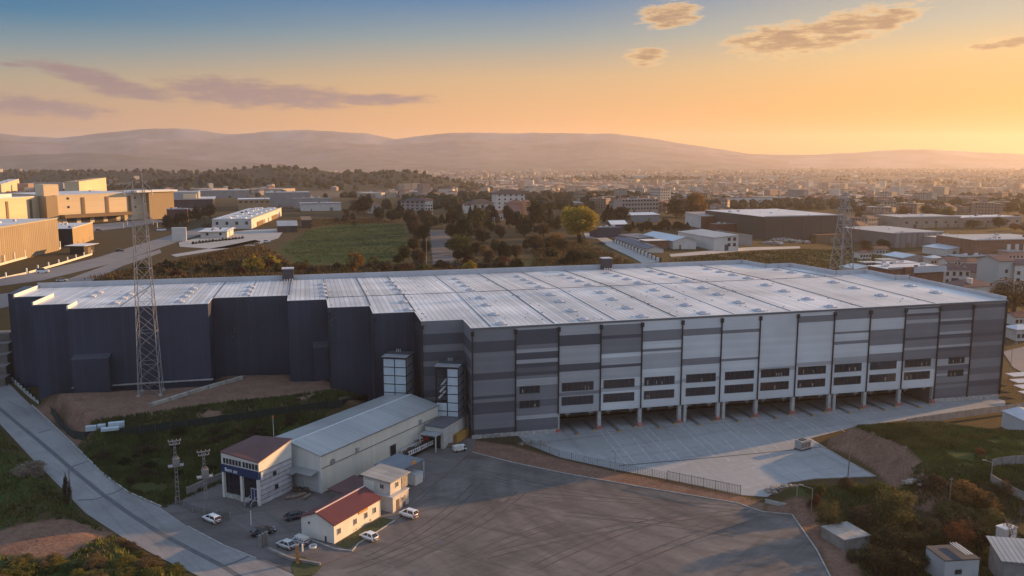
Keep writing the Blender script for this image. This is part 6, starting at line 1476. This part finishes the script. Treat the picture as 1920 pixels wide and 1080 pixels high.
# ------------------------------------------------------------------ the town
twall = [M('town_wall_' + n_, c, .85, .12, .1, rnd=.2) for n_, c in (('white', (.36, .34, .31)), ('cream', (.29, .245, .20)), ('rose', (.24, .175, .145)), ('grey', (.17, .16, .155)))]
troof = [M('town_roof_' + n_, c, .85, .15, .1, rnd=.25) for n_, c in (('red', (.16, .075, .055)), ('brown', (.10, .07, .055)), ('pale', (.24, .225, .21)))]
twin = M('town_window', (.03, .03, .035), .3)
def town_mesh(i, flat, w, l, h):
    b = MB(); b.box(-w / 2, -l / 2, -6, w / 2, l / 2, h, 0)
    if flat: b.box(-w / 2 - .2, -l / 2 - .2, h + .01, w / 2 + .2, l / 2 + .2, h + .5, 1); b.box(-w * .2, -l * .2, h + .5, w * .1, l * .1, h + 2.6, 0)
    else:
        o = .5; e = w * .5
        for f in ([(-w / 2 - o, -l / 2 - o, h), (w / 2 + o, -l / 2 - o, h), (0, -l / 2 + e * .6, h + w * .22)], [(w / 2 + o, -l / 2 - o, h), (w / 2 + o, l / 2 + o, h), (0, l / 2 - e * .6, h + w * .22), (0, -l / 2 + e * .6, h + w * .22)], [(w / 2 + o, l / 2 + o, h), (-w / 2 - o, l / 2 + o, h), (0, l / 2 - e * .6, h + w * .22)], [(-w / 2 - o, l / 2 + o, h), (-w / 2 - o, -l / 2 - o, h), (0, -l / 2 + e * .6, h + w * .22), (0, l / 2 - e * .6, h + w * .22)]): b.face(f, 1)
    for z in np.arange(1.2, h - 1, 3):
        for x in np.arange(-w / 2 + 1.4, w / 2 - 1.2, 3): b.box(x, -l / 2 - .05, z, x + 1.3, -l / 2 + .02, z + 1.5, 2)
        for y in np.arange(-l / 2 + 1.4, l / 2 - 1.2, 3): b.box(w / 2 - .02, y, z, w / 2 + .05, y + 1.3, z + 1.5, 2); b.box(-w / 2 - .05, y, z, -w / 2 + .02, y + 1.3, z + 1.5, 2)
    return b.mesh('town_house', [twall[i % 4], troof[i % 3], twin])
TM = [town_mesh(0, False, 11, 13, 6), town_mesh(1, False, 10, 12, 9), town_mesh(2, True, 13, 20, 12), town_mesh(3, True, 12, 30, 9), town_mesh(5, False, 12, 18, 6), town_mesh(4, True, 22, 46, 7), town_mesh(0, True, 14, 16, 18)]
rt = random.Random(21); placed = []
def far_ok(x, y):
    for (hx, hy, hh, wx, wy) in HILLS:
        if ((x - hx) / wx) ** 2 + ((y - hy) / wy) ** 2 < .9: return False
    return True
tries = 0
while len(placed) < 270 and tries < 20000:
    tries += 1
    px = rt.triangular(560, 1960, 1700); py = rt.uniform(352, 440) if px > 1590 else rt.uniform(352, 418)
    if px < 1050 and py > 372: continue
    if px < 1350 and py > 396: continue
    if 1360 < px < 1600 and py > 384: continue
    if px > 1660 and py > 404: continue
    if 1600 < px < 1660 and py > 440: continue
    if 1370 < px < 1450 and py > 372: continue
    P = G(px, py)
    if not far_ok(P.x, P.y) or P.y < 560: continue
    if any((P.x - q.x) ** 2 + (P.y - q.y) ** 2 < 26 ** 2 for q in placed): continue
    placed.append(P); o = link('town_house', rt.choice(TM if py < 385 else TM[:5])); o.location = P; o.rotation_euler = (0, 0, rt.choice([.4, .55, -.9, 1.2, .1]) + rt.uniform(-.2, .2)); s = rt.uniform(.8, 1.2); o.scale = (s, s, s * rt.uniform(.8, 1.15))
    tag(o, 'small hazy town house among the scattered roofs beyond the estate', 'house', 'town houses in the middle distance')
def town():
    V_, Fc, Mi = [], [], []
    N = 30000; rg = np.random.default_rng(3)
    D = 1350 * (7600 / 1350) ** (rg.random(N) ** .8); s = rg.uniform(-.78, .78, N); X = D * s
    dens = fbm(X, D, 420, 4, 91); keep = dens > .40 + .10 * (s < -.05) * (D < 3000); X, D = X[keep], D[keep]
    ok = np.ones(len(X), bool)
    for (hx, hy, hh, wx, wy) in HILLS: ok &= ((X - hx) / wx) ** 2 + ((D - hy) / wy) ** 2 > 1.4 * (rg.random(len(X)) > .06)
    X, D = X[ok], D[ok]; Z = T(X, D)
    for x, y, z in zip(X, D, Z):
        r = rg.random(); w, l, h = rg.uniform(8, 13), rg.uniform(9, 20), rg.uniform(5, 11)
        if r > .93: w, l, h = rg.uniform(25, 50), rg.uniform(40, 90), rg.uniform(7, 11)
        elif r > .905: w, l, h = rg.uniform(11, 15), rg.uniform(14, 24), rg.uniform(14, 26)
        a = rg.choice([.4, .6, -.95, 1.2]) + rg.uniform(-.15, .15); c, sn = math.cos(a), math.sin(a); k = len(V_)
        for zz in (z - 3, z + h):
            for dx_, dy_ in ((-w / 2, -l / 2), (w / 2, -l / 2), (w / 2, l / 2), (-w / 2, l / 2)): V_.append((x + dx_ * c - dy_ * sn, y + dx_ * sn + dy_ * c, zz))
        m = int(rg.integers(0, 4)); rm = 4 + int(rg.choice([0, 0, 1, 2, 2])) if w < 20 else 6
        for q in ((0, 1, 5, 4), (1, 2, 6, 5), (2, 3, 7, 6), (3, 0, 4, 7)): Fc.append(tuple(k + i for i in q)); Mi.append(m)
        if rm == 6 or h > 16: Fc.append((k + 4, k + 5, k + 6, k + 7)); Mi.append(rm)
        else:
            V_.append((x - l * .3 * -sn * -1, y - l * .3 * c, z + h + 2.4)); V_.append((x + l * .3 * -sn, y + l * .3 * c, z + h + 2.4)); e = k + 8
            V_[e] = (x - l * .3 * -sn, y - l * .3 * c, z + h + 2.4)
            Fc += [(k + 4, k + 5, e), (k + 5, k + 6, e + 1, e), (k + 6, k + 7, e + 1), (k + 7, k + 4, e, e + 1)]; Mi += [rm] * 4
    me = bpy.data.meshes.new('town'); me.from_pydata(V_, [], Fc); [me.materials.append(m) for m in twall + troof]; me.polygons.foreach_set('material_index', Mi)
    tag(link('town', me), 'hazy plain packed with countless tiny town roofs up to the mountains', 'town', kind='stuff')
town()
def town_trees():
    V_, Fc = [], []; rg = np.random.default_rng(8); N = 15000
    D = 900 * (6500 / 900) ** rg.random(N); s = rg.uniform(-.75, .75, N); X = D * s
    f = fbm(X, D, 240, 4, 55); hill = np.zeros(N)
    for (hx, hy, hh, wx, wy) in HILLS: hill = np.maximum(hill, np.exp(-((X - hx) / wx) ** 2 - ((D - hy) / wy) ** 2))
    keep = (f + .75 * hill > .56); X, D = X[keep], D[keep]; Z = T(X, D)
    for x, y, z in zip(X, D, Z):
        r = rg.uniform(3, 8); h = r * rg.uniform(1.1, 1.8); k = len(V_); n = 6; ph = rg.uniform(0, 6)
        for zz, rr_ in ((-.5, .7), (h * .45, 1.0), (h * .85, .6)):
            for i in range(n): a = ph + 2 * math.pi * i / n; q = r * rr_ * rg.uniform(.7, 1.15); V_.append((x + q * math.cos(a), y + q * math.sin(a), z + zz + rg.uniform(-.4, .4)))
        V_.append((x, y, z + h))
        for j in range(2):
            for i in range(n): Fc.append((k + j * n + i, k + j * n + (i + 1) % n, k + (j + 1) * n + (i + 1) % n, k + (j + 1) * n + i))
        for i in range(n): Fc.append((k + 2 * n + i, k + 2 * n + (i + 1) % n, k + 3 * n))
    me = bpy.data.meshes.new('town_trees'); me.from_pydata(V_, [], Fc); me.materials.append(M('far_foliage', (.026, .027, .018), .95, .4, .02, spec=.05))
    tag(link('far_woods', me), 'dark far woods and hedges on the hills and between town roofs', 'woods', kind='stuff')
town_trees()
# ------------------------------------------------------------------ vegetation
def crown_mesh(nm, seed, n, size, shape, mat, clumps=26, hollow=.35):
    """leaf clusters scattered through the crown's volume; unit height, unit width"""
    rg = np.random.default_rng(seed); C_ = []
    while len(C_) < clumps:
        p = rg.uniform(-1, 1, 3)
        if not hollow < np.linalg.norm(p) < .92: continue
        C_.append(p)
    C_ = np.array(C_); R_ = rg.uniform(.22, .46, clumps)
    idx = rg.integers(0, clumps, n); q = rg.normal(0, 1, (n, 3)); q /= np.linalg.norm(q, axis=1)[:, None]
    P = C_[idx] + q * (R_[idx] * rg.random(n) ** .4)[:, None]
    z = (P[:, 2] + 1) / 2
    if shape == 'cone': w = np.clip(1.05 - z, .05, 1) ** .8
    elif shape == 'column': w = .55 + .45 * np.sin(np.clip(z, 0, 1) * math.pi)
    elif shape == 'bush': w = np.sqrt(np.clip(1.08 - np.clip(z, 0, 1) ** 2, .05, 1.2))
    else: w = np.ones(n)
    X = P[:, 0] * w * .5; Y = P[:, 1] * w * .5; Z = z
    a = rg.normal(0, 1, (n, 3)); a /= np.linalg.norm(a, axis=1)[:, None]; b_ = rg.normal(0, 1, (n, 3)); b_ = np.cross(a, b_); b_ /= np.linalg.norm(b_, axis=1)[:, None]
    s = size * rg.uniform(.6, 1.4, n)[:, None]; c = np.stack([X, Y, Z], 1)
    v = np.stack([c - a * s, c + b_ * s * .7, c + a * s, c - b_ * s * .7], 1).reshape(-1, 3)
    f = np.arange(n * 4).reshape(-1, 4)
    me = bpy.data.meshes.new(nm); me.from_pydata(v.tolist(), [], f.tolist()); me.materials.append(mat); return me
LM = {k: leafmat('leaf_' + k, c) for k, c in dict(dark=(.022, .030, .014), olive=(.085, .08, .028), green=(.055, .07, .018), yellow=(.27, .21, .03), orange=(.17, .10, .035), brown=(.062, .048, .03), rust=(.095, .04, .022), weed=(.16, .135, .028), straw=(.14, .10, .045), pale=(.20, .16, .12), deep=(.016, .020, .012), moss=(.04, .046, .018)).items()}
bark = M('bark', (.05, .038, .03), .9, .3, 3)
PR = {}
for nm, shape, n, sz, cl in (('round', 'round', 4200, .032, 44), ('dense', 'round', 7000, .030, 80), ('column', 'column', 1700, .034, 24), ('cone', 'cone', 1700, .034, 26), ('bush', 'bush', 1500, .045, 22), ('fine', 'bush', 5200, .020, 46), ('fineround', 'round', 5200, .020, 44)):
    for v_ in (0, 1): PR[nm, v_] = (nm, shape, n, sz, cl)
_cm = {}
def crown(nm, leaf, v_):
    k = (nm, leaf, v_)
    if k not in _cm: _, sh, n, sz, cl = PR[nm, v_]; _cm[k] = crown_mesh('crown', hash((nm, v_)) % 9973 if False else (len(nm) * 31 + ord(nm[0]) + v_ * 7), n, sz, sh, LM[leaf], cl)
    return _cm[k]
def trunk_mesh():
    b = MB(); b.tube((0, 0, -.05), (.01, 0, .45), .045, .03, n=7)
    r = random.Random(4)
    for i in range(7): a = i * .9; z = .22 + .04 * i; b.tube((0, 0, z), (.26 * math.cos(a), .26 * math.sin(a), z + .28), .02, .006, n=5)
    b.tube((.01, 0, .45), (0, 0, .85), .03, .008, n=6); return b.mesh('trunk', bark)
TK = trunk_mesh()
def stem_mesh():
    b = MB()
    for i in range(6): a = i * 1.05; b.tube((.03 * math.cos(a), .03 * math.sin(a), -.08), (.3 * math.cos(a), .3 * math.sin(a), .6), .018, .006, n=5)
    return b.mesh('stems', bark)
SM = stem_mesh()
def bare_mesh(seed, depth=5):
    b = MB(); r = random.Random(seed)
    def br(p, d, L, w, k):
        q = p + d * L; b.tube(p, q, w, w * .65, n=5 if k > 2 else 3, caps=False)
        if k == 0: return
        for i in range(3 if k > 1 else 4):
            e = (d + Vector((r.uniform(-.75, .75), r.uniform(-.75, .75), r.uniform(-.15, .5)))).normalized(); br(p + d * L * r.uniform(.55, 1), e, L * r.uniform(.6, .8), w * .6, k - 1)
    br(Vector((0, 0, -.03)), Vector((.03, 0, 1)), .27, .018, depth); return b
BT = [bare_mesh(3).mesh('branches', M('bare_twig', (.11, .085, .08), .9, .2, 2)), bare_mesh(9).mesh('branches', bpy.data.materials['bare_twig'])]
rv = random.Random(77)
def plant(name, label, cat, P, h, w, form, leaf, group=None, trunkh=0.16):
    t = thing(name, label, cat, P, rv.uniform(0, 6.28), group)
    if form == 'bare': o = link('branches', BT[rv.randint(0, 1)], t); o.scale = (max(w, h * .5) * 1.0, max(w, h * .5) * 1.0, h * .95); return t
    bush = form in ('bush', 'fine')
    o = link('crown', crown(form, leaf, rv.randint(0, 1)), t); k = 0 if bush else trunkh
    o.location = (0, 0, h * k - (.08 * h if bush else 0)); o.scale = (w * rv.uniform(.95, 1.1), w * rv.uniform(.95, 1.1), h * (1 - k) * 1.05)
    o = link('stems' if bush else 'trunk', SM if bush else TK, t); o.scale = (w, w, h); return t
def veg(px, py, hp, wp, form, leaf, name, label, cat='tree', group=None):
    P = G(px, py); d = P.y * CP + (H - P.z) * SP; return plant(name, label, cat, P, hp * d / F * 1.03, wp * d / F, form, leaf, group)
zz = lambda a, b: (700 + a / 4.364, 360 + b / 4.364)
Q = 4.364
DK = 'dark evergreen tree in the belt behind the green field'
LAB = {'dark': ('evergreen_tree', 'dark rounded evergreen in the tree belt between the warehouse roof and the villas', 'dark evergreens beyond the roof'),
       'cyp': ('cypress_tree', 'dark pointed cypress in the tree belt between the warehouse roof and the villas', 'cypresses beyond the roof'),
       'brown': ('autumn_tree', 'brown half bare autumn tree beyond the warehouse roof', 'brown autumn trees beyond the roof')}
for a, b_, h, w, k in [(50, 240, 110, 90, 'dark'), (150, 245, 90, 100, 'dark'), (210, 230, 65, 80, 'dark'), (300, 205, 60, 80, 'dark'), (400, 260, 110, 80, 'dark'), (335, 370, 170, 110, 'brown'), (450, 310, 105, 90, 'dark'), (500, 290, 80, 70, 'dark'), (560, 290, 110, 80, 'cyp'), (610, 290, 115, 60, 'cyp'), (660, 290, 105, 60, 'cyp'), (720, 290, 110, 80, 'dark'), (840, 335, 185, 170, 'dark'), (760, 395, 180, 180, 'dark'), (650, 390, 120, 120, 'dark'), (910, 315, 150, 120, 'dark'), (965, 330, 70, 60, 'dark'), (1090, 240, 120, 70, 'dark'), (1110, 300, 110, 80, 'cyp'), (1165, 310, 130, 60, 'cyp'), (1210, 330, 140, 60, 'cyp'), (1250, 320, 120, 70, 'dark'), (1320, 300, 205, 130, 'dark'), (1365, 290, 170, 100, 'dark'), (1430, 310, 90, 80, 'dark'), (1500, 330, 130, 90, 'dark'), (1600, 170, 70, 90, 'dark'), (1700, 165, 60, 100, 'dark'), (1450, 160, 70, 100, 'dark'), (1530, 150, 60, 90, 'dark'),
                    (1050, 385, 70, 55, 'cyp'), (1245, 500, 120, 70, 'cyp'), (1075, 565, 150, 120, 'dark'), (1160, 545, 110, 120, 'brown'), (1330, 485, 120, 150, 'brown'), (1420, 470, 90, 110, 'brown'), (1550, 485, 100, 110, 'brown'), (1690, 450, 110, 65, 'cyp'), (330, 490, 110, 110, 'brown'), (370, 590, 110, 120, 'brown'), (250, 570, 120, 120, 'dark'), (430, 515, 110, 80, 'dark'), (840, 520, 100, 80, 'dark'), (770, 560, 120, 110, 'dark'), (950, 590, 110, 100, 'brown'), (690, 560, 80, 90, 'dark'), (1000, 460, 70, 80, 'brown'), (1280, 430, 60, 80, 'brown'), (900, 420, 90, 110, 'dark'), (1000, 500, 80, 90, 'dark'), (620, 470, 60, 70, 'dark'), (200, 590, 70, 80, 'dark'), (1460, 540, 60, 110, 'dark'), (1560, 600, 60, 110, 'dark'), (1650, 590, 110, 150, 'dark'), (1750, 560, 60, 100, 'dark')]:
    nm, lb, gr = LAB[k]
    veg(*zz(a, b_), h / Q, w / Q, {'dark': 'round', 'cyp': 'cone', 'brown': 'round'}[k], {'dark': rv.choice(['dark', 'deep', 'dark', 'moss']), 'cyp': 'deep', 'brown': 'brown'}[k], nm, lb, 'tree', gr)
veg(1085, 448, 59, 68, 'dense', 'yellow', 'yellow_tree', 'great round yellow tree standing beside the navy block')
veg(1139, 422, 18, 17, 'round', 'yellow', 'yellow_tree', 'small yellow tree right of the great yellow tree')
veg(861, 474, 30, 46, 'round', 'green', 'green_tree', 'broad pale green tree at the edge of the cleared plot')
veg(906, 480, 19, 20, 'round', 'orange', 'orange_tree', 'small orange tree in the scrub right of the pale green tree')
veg(882, 508, 19, 30, 'bush', 'yellow', 'yellow_bush', 'bright yellow bush just above the roof edge', 'bush')
veg(665, 517, 47, 34, 'column', 'orange', 'orange_tree', 'tall orange poplar like tree rising behind the roof edge')
veg(1042, 466, 26, 30, 'round', 'orange', 'orange_tree', 'dull orange tree in the scrub left of the great yellow tree')
for i in range(7): veg(318 + i * 13 + rv.uniform(-3, 3), 427 - i * 3, 22 + rv.uniform(-4, 5), 20, 'cone' if i % 2 else 'round', 'deep', 'evergreen_tree', 'dark tree in the row along the road beside the maroon block', 'tree', 'dark trees by the maroon block')
for i in range(14): veg(1178 + i * 8.5, 437 - (i % 3) * 3, 17 + rv.uniform(-4, 6), 15, rv.choice(['cone', 'round']), 'deep', 'evergreen_tree', 'dark tree in the hedge row below the blue grey shed', 'tree', 'dark hedge trees below the blue shed')
veg(1141, 428, 44, 38, 'cone', 'deep', 'cypress_tree', 'tall dark pointed tree right of the great yellow tree'); veg(1163, 424, 34, 34, 'round', 'deep', 'evergreen_tree', 'dark round tree left of the blue grey shed')
veg(1304, 409, 44, 48, 'round', 'orange', 'orange_tree', 'hazy orange brown tree above the rust red hall'); veg(1268, 408, 32, 50, 'round', 'brown', 'autumn_tree', 'hazy brown tree left of the orange one above the workshops')
veg(684, 402, 32, 32, 'round', 'deep', 'evergreen_tree', 'big dark tree beside the pale long shed'); veg(672, 400, 24, 40, 'round', 'brown', 'autumn_tree', 'brown tree left of the big dark tree by the pale shed')
for i in range(36):
    px = rv.uniform(1590, 1930); py = rv.uniform(398, 484)
    if 1665 < px < 1860 and 432 < py: continue
    veg(px, py, rv.uniform(10, 22), rv.uniform(14, 30), 'round', rv.choice(['brown', 'dark', 'olive', 'rust', 'deep']), 'roadside_tree', 'small tree among the houses and factories on the right', 'tree', 'trees among the right hand factories')
veg(1900, 592, 66, 84, 'fineround', 'brown', 'autumn_tree', 'large bare brown tree at the right edge beside the warehouse corner'); veg(1868, 570, 30, 40, 'fineround', 'brown', 'autumn_tree', 'smaller brown tree touching the warehouse right rear corner')
veg(1905, 470, 24, 30, 'round', 'rust', 'autumn_tree', 'rust red tree above the brown factory at the right edge')
for i in range(64):
    px = rv.uniform(250, 1010); py = 520 - (px - 250) * .0155 - rv.uniform(0, 24) ** 1.0
    if 600 < px and py < 494: py += 12
    veg(px, py, rv.uniform(7, 17), rv.uniform(14, 34), 'bush', rv.choice(['brown', 'olive', 'dark', 'brown', 'rust', 'olive']), 'scrub_bush', 'low brown scrub bush in the rough strip behind the back roof edge', 'bush', 'scrub behind the warehouse')
veg(478, 505, 26, 50, 'bush', 'yellow', 'yellow_bush', 'ochre clump of tall weeds behind the left roof box', 'bush'); veg(505, 497, 20, 44, 'bush', 'yellow', 'yellow_bush', 'leaning ochre weeds right of the ochre clump', 'bush')
for i in range(38):
    a_, b_ = rv.uniform(60, 1500), rv.uniform(220, 420)
    if a_ < 280 and b_ > 260: continue
    if 450 < a_ < 580 and b_ > 300: continue
    veg(*zz(a_, b_), rv.uniform(16, 32), rv.uniform(16, 30), rv.choice(['round', 'round', 'cone']), rv.choice(['deep', 'dark', 'deep', 'brown']), 'evergreen_tree', LAB['dark'][1], 'tree', LAB['dark'][2])
for i in range(34):
    px, py = rv.uniform(300, 700), rv.uniform(392, 432)
    if 390 < px < 600 and py > 394: continue
    veg(px, py, rv.uniform(8, 18), rv.uniform(12, 26), rv.choice(['round', 'bush', 'cone']), rv.choice(['deep', 'brown', 'dark', 'olive']), 'estate_tree', 'small tree scattered between the left hand factories', 'tree', 'trees among the left hand factories')
for i in range(16): veg(362 + i * 6.2, 458 - i * .7, rv.uniform(4, 7), 7, 'bush', 'deep', 'clipped_shrub', 'clipped dark shrub in the row along the white factory yard', 'bush', 'clipped shrubs at the white factory')
# lower right garden
for px, py, h, w, f, lf, nm, lb in [
    (1553, 998, 56, 50, 'fineround', 'olive', 'round_bush', 'dark round bush with yellow top at the lot corner'), (1677, 990, 72, 76, 'fineround', 'olive', 'willow_tree', 'big rounded olive willow in the middle of the dark trees'),
    (1619, 985, 42, 58, 'fine', 'brown', 'brown_bush', 'brown twiggy bush left of the big olive willow'), (1586, 917, 23, 32, 'fine', 'brown', 'brown_bush', 'pale brown bush at the foot of the yard pole'),
    (1610, 928, 25, 35, 'fine', 'green', 'green_bush', 'leafy green bush on the berm below the yard'), (1647, 923, 23, 38, 'fine', 'green', 'green_bush', 'second leafy green bush on the berm, right of the first'),
    (1538, 928, 22, 26, 'fine', 'olive', 'olive_bush', 'olive bush on the berm beside the rubble'), (1530, 956, 30, 34, 'fine', 'rust', 'rust_bush', 'rust coloured bush behind the white armed lamp'),
    (1749, 918, 30, 55, 'fine', 'brown', 'brown_bush', 'wide brown bush at the foot of the earth bank'), (1809, 940, 42, 66, 'fine', 'orange', 'orange_bush', 'large orange bush right of the bare pole'),
    (1850, 955, 36, 54, 'fine', 'orange', 'orange_bush', 'orange bush at the end of the orange row'), (1790, 972, 32, 74, 'fine', 'olive', 'olive_bush', 'wide dark olive thicket below the orange bushes'), (1860, 985, 34, 60, 'fine', 'olive', 'olive_bush', 'olive thicket left of the bare tree'),
    (1668, 1044, 60, 72, 'fineround', 'deep', 'evergreen_tree', 'dark tree behind the pale small store'), (1712, 1045, 50, 50, 'fineround', 'dark', 'evergreen_tree', 'dark tree left of the rust red tree'), (1755, 1040, 50, 46, 'fineround', 'dark', 'evergreen_tree', 'greyish dark tree above the white cabin'),
    (1793, 1042, 64, 52, 'fineround', 'rust', 'rust_tree', 'rust red tree behind the white cabin'), (1832, 1036, 54, 48, 'fineround', 'deep', 'evergreen_tree', 'dark tree right of the rust red tree'), (1640, 1082, 56, 62, 'fineround', 'deep', 'evergreen_tree', 'dark tree at the bottom edge right of the lot margin'),
    (1690, 1090, 56, 66, 'fineround', 'deep', 'evergreen_tree', 'dark tree at the bottom edge left of the white cabin'), (1735, 1012, 36, 66, 'fineround', 'deep', 'evergreen_tree', 'dark low tree right of the big olive willow'), (1720, 1072, 40, 40, 'fineround', 'dark', 'evergreen_tree', 'small dark tree touching the white cabin wall'), (1860, 1060, 40, 40, 'fine', 'olive', 'olive_bush', 'olive bush between white cabin and corrugated shed'),
    (1800, 1005, 36, 70, 'fineround', 'deep', 'evergreen_tree', 'dark low tree below the olive thicket'), (1596, 1052, 24, 26, 'fine', 'brown', 'brown_bush', 'brown bush on the lot margin by the small store'), (1880, 925, 26, 40, 'fine', 'brown', 'brown_bush', 'brown bush before the dark wall of the mound'), (1838, 852, 14, 18, 'fine', 'rust', 'rust_bush', 'small round rust bush on top of the mound')]:
    veg(px, py, h, w, f, lf, nm, lb, 'bush' if 'bush' in nm else 'tree')
veg(1888, 1032, 96, 76, 'bare', None, 'bare_tree', 'tall bare branched tree above the corrugated shed'); veg(1605, 1014, 34, 44, 'bare', None, 'bare_tree', 'small bare tree against the pale small store'); veg(1912, 985, 60, 50, 'bare', None, 'bare_tree', 'bare tree at the right edge behind the tall bare tree')
# left foreground
veg(58, 893, 30, 66, 'fine', 'pale', 'pale_bush', 'pale feathery bush at the left edge of the road', 'bush')
veg(127, 946, 58, 18, 'fine', 'brown', 'vine', 'brown climbing twigs round the dark roadside pole', 'plant')
for i in range(46):
    px = rv.uniform(-10, 372); py = rv.uniform(1046, 1096)
    if py < 1046 + (px - 250) * .33: continue
    veg(px, py, rv.uniform(8, 20), rv.uniform(26, 60), 'fine', rv.choice(['weed', 'olive', 'weed', 'straw', 'green']), 'yellow_weeds', 'sunlit yellow weeds in the bottom left corner below the bare earth', 'bush', 'yellow weeds in the bottom left corner')
for i in range(10): veg(225 + i * 8, 1022 + i * 5 + rv.uniform(-4, 3), rv.uniform(10, 18), rv.uniform(22, 36), 'fine', rv.choice(['straw', 'brown']), 'dry_weeds', 'dry orange weeds along the left edge of the road', 'bush', 'dry weeds at the road edge')
for i in range(44):
    px = rv.uniform(165, 600); f = (px - 165) / 435; py = rv.uniform(832 - 52 * f, 905 - 30 * f) + (15 if px < 330 else 0)
    if px > 400 and py > 850: continue
    g_ = G(px, py)
    if float(sdist(np.array([g_.x]), np.array([g_.y]), ROAD)[0]) < 2.5: continue
    veg(px, py, rv.uniform(7, 16), rv.uniform(16, 40), 'fine', rv.choice(['brown', 'olive', 'dark', 'dark', 'brown', 'deep']), 'hedge_bush', 'low dark bush on the grassy slope between netting fence and road', 'bush', 'bushes on the slope below the netting fence')
for i in range(10): veg(650 + i * 4.5, 1002 - i * 2.6, rv.uniform(6, 11), 12, 'fine', rv.choice(['olive', 'orange']), 'garden_shrub', 'small shrub against the sunlit bungalow wall', 'bush', 'shrubs at the bungalow wall')

def grass(name, label, region, n, hmin, hmax, mat, seed, spread=.35, ok=None):
    rg = np.random.default_rng(seed); xs = [p.x for p in region]; ys = [p.y for p in region]
    x = rg.uniform(min(xs), max(xs), n * 3); y = rg.uniform(min(ys), max(ys), n * 3); keep = sdist(x, y, region) < -.2
    keep &= fbm(x, y, 7, 4, seed) > .34
    x, y = x[keep][:n], y[keep][:n]
    for q, md in ((BARE, .3), (ROAD, .4)):
        k = sdist(x, y, q) > md; x, y = x[k], y[k]
    z = T(x, y); V_ = []; m = len(x)
    for j in range(4):
        a = rg.uniform(0, 6.28, m); h = rg.uniform(hmin, hmax, m); w = h * .22; dx_, dy_ = np.cos(a), np.sin(a); ox, oy = rg.uniform(-spread, spread, m), rg.uniform(-spread, spread, m); lx, ly = rg.uniform(-.4, .4, m) * h, rg.uniform(-.4, .4, m) * h
        V_.append(np.stack([np.stack([x + ox - dx_ * w, y + oy - dy_ * w, z - .05], 1), np.stack([x + ox + dx_ * w, y + oy + dy_ * w, z - .05], 1), np.stack([x + ox + lx, y + oy + ly, z + h], 1)], 1))
    v = np.concatenate(V_).reshape(-1, 3); me = bpy.data.meshes.new(name); me.from_pydata(v.tolist(), [], np.arange(len(v)).reshape(-1, 3).tolist()); me.materials.append(mat); tag(link(name, me), label, 'grass', kind='stuff')
gmat = M('grass_blade', (.075, .098, .028), .9, .5, .12, spec=.1); gdry = M('dry_grass_blade', (.115, .085, .035), .9, .5, .12, spec=.1); gwild = M('wild_grass_blade', (.066, .078, .028), .9, .5, .12, spec=.1)
grass('grass', 'rough green grass on the bank left of the road', LEFTBANK, 14000, .3, .9, gmat, 2)
grass('dry_grass', 'dry yellow stalks on the bank left of the road', LEFTBANK, 2500, .4, 1.1, gdry, 3)
grass('grass', 'green grass on the mound beside the concrete yard', PX([(1600, 798), (1700, 838), (1760, 895), (1960, 890), (2010, 812), (1770, 790)], 5), 14000, .25, .7, gmat, 4)
grass('dry_grass', 'dry golden grass along the mound top', PX([(1610, 797), (1720, 850), (1830, 830), (1900, 815), (1760, 793)], 5), 3000, .3, .8, gdry, 5)
grass('grass', 'grass on the berm below the yard and around the dark trees', PX([(1470, 905), (1640, 905), (1760, 900), (1960, 930), (1960, 1090), (1640, 1090), (1540, 960)], 1), 9000, .25, .8, gwild, 6)
grass('grass', 'wild grass on the slope between the netting fence and the forecourt', PX([(140, 830), (250, 815), (400, 795), (560, 775), (680, 755), (600, 800), (520, 850), (430, 893), (350, 925), (300, 948), (240, 922), (190, 885)], 1), 13000, .3, .9, gwild, 7)
def scrub(name, label, polypx, n, hmin, hmax, mat, seed):
    reg = [G(*q) for q in polypx]; grass(name, label, reg, n, hmin, hmax, mat, seed, 1.2)
scrub('scrub_grass', 'brown rough grass covering the plateau behind the warehouse', [(150, 525), (330, 490), (480, 455), (560, 500), (760, 498), (1000, 508), (1000, 470), (1090, 450), (1200, 500), (1180, 508), (700, 520)], 7000, .6, 1.6, M('scrub_blade', (.10, .068, .03), .9, .5, .04, spec=.1), 12)
scrub('scrub_grass', 'rough tan grass between the left hand factories and the estate road', [(545, 412), (700, 408), (740, 418), (600, 424), (548, 428)], 2500, .4, 1.1, bpy.data.materials['scrub_blade'], 15)
scrub('field_grass', 'long streaky green grass of the open field left of the tree belt', [(530, 470), (575, 432), (660, 420), (756, 421), (764, 450), (745, 490), (640, 496), (560, 488)], 6000, .25, .7, M('field_blade', (.04, .075, .022), .9, .6, .03, spec=.1, stretch=(.3, 1, 1)), 16)
scrub('scrub_grass', 'olive rough grass right of the back lane and round the far pylon', [(1240, 490), (1330, 478), (1500, 468), (1690, 465), (1660, 495), (1590, 520), (1400, 495)], 4000, .5, 1.3, M('olive_blade', (.075, .068, .025), .9, .5, .04, spec=.1), 13)
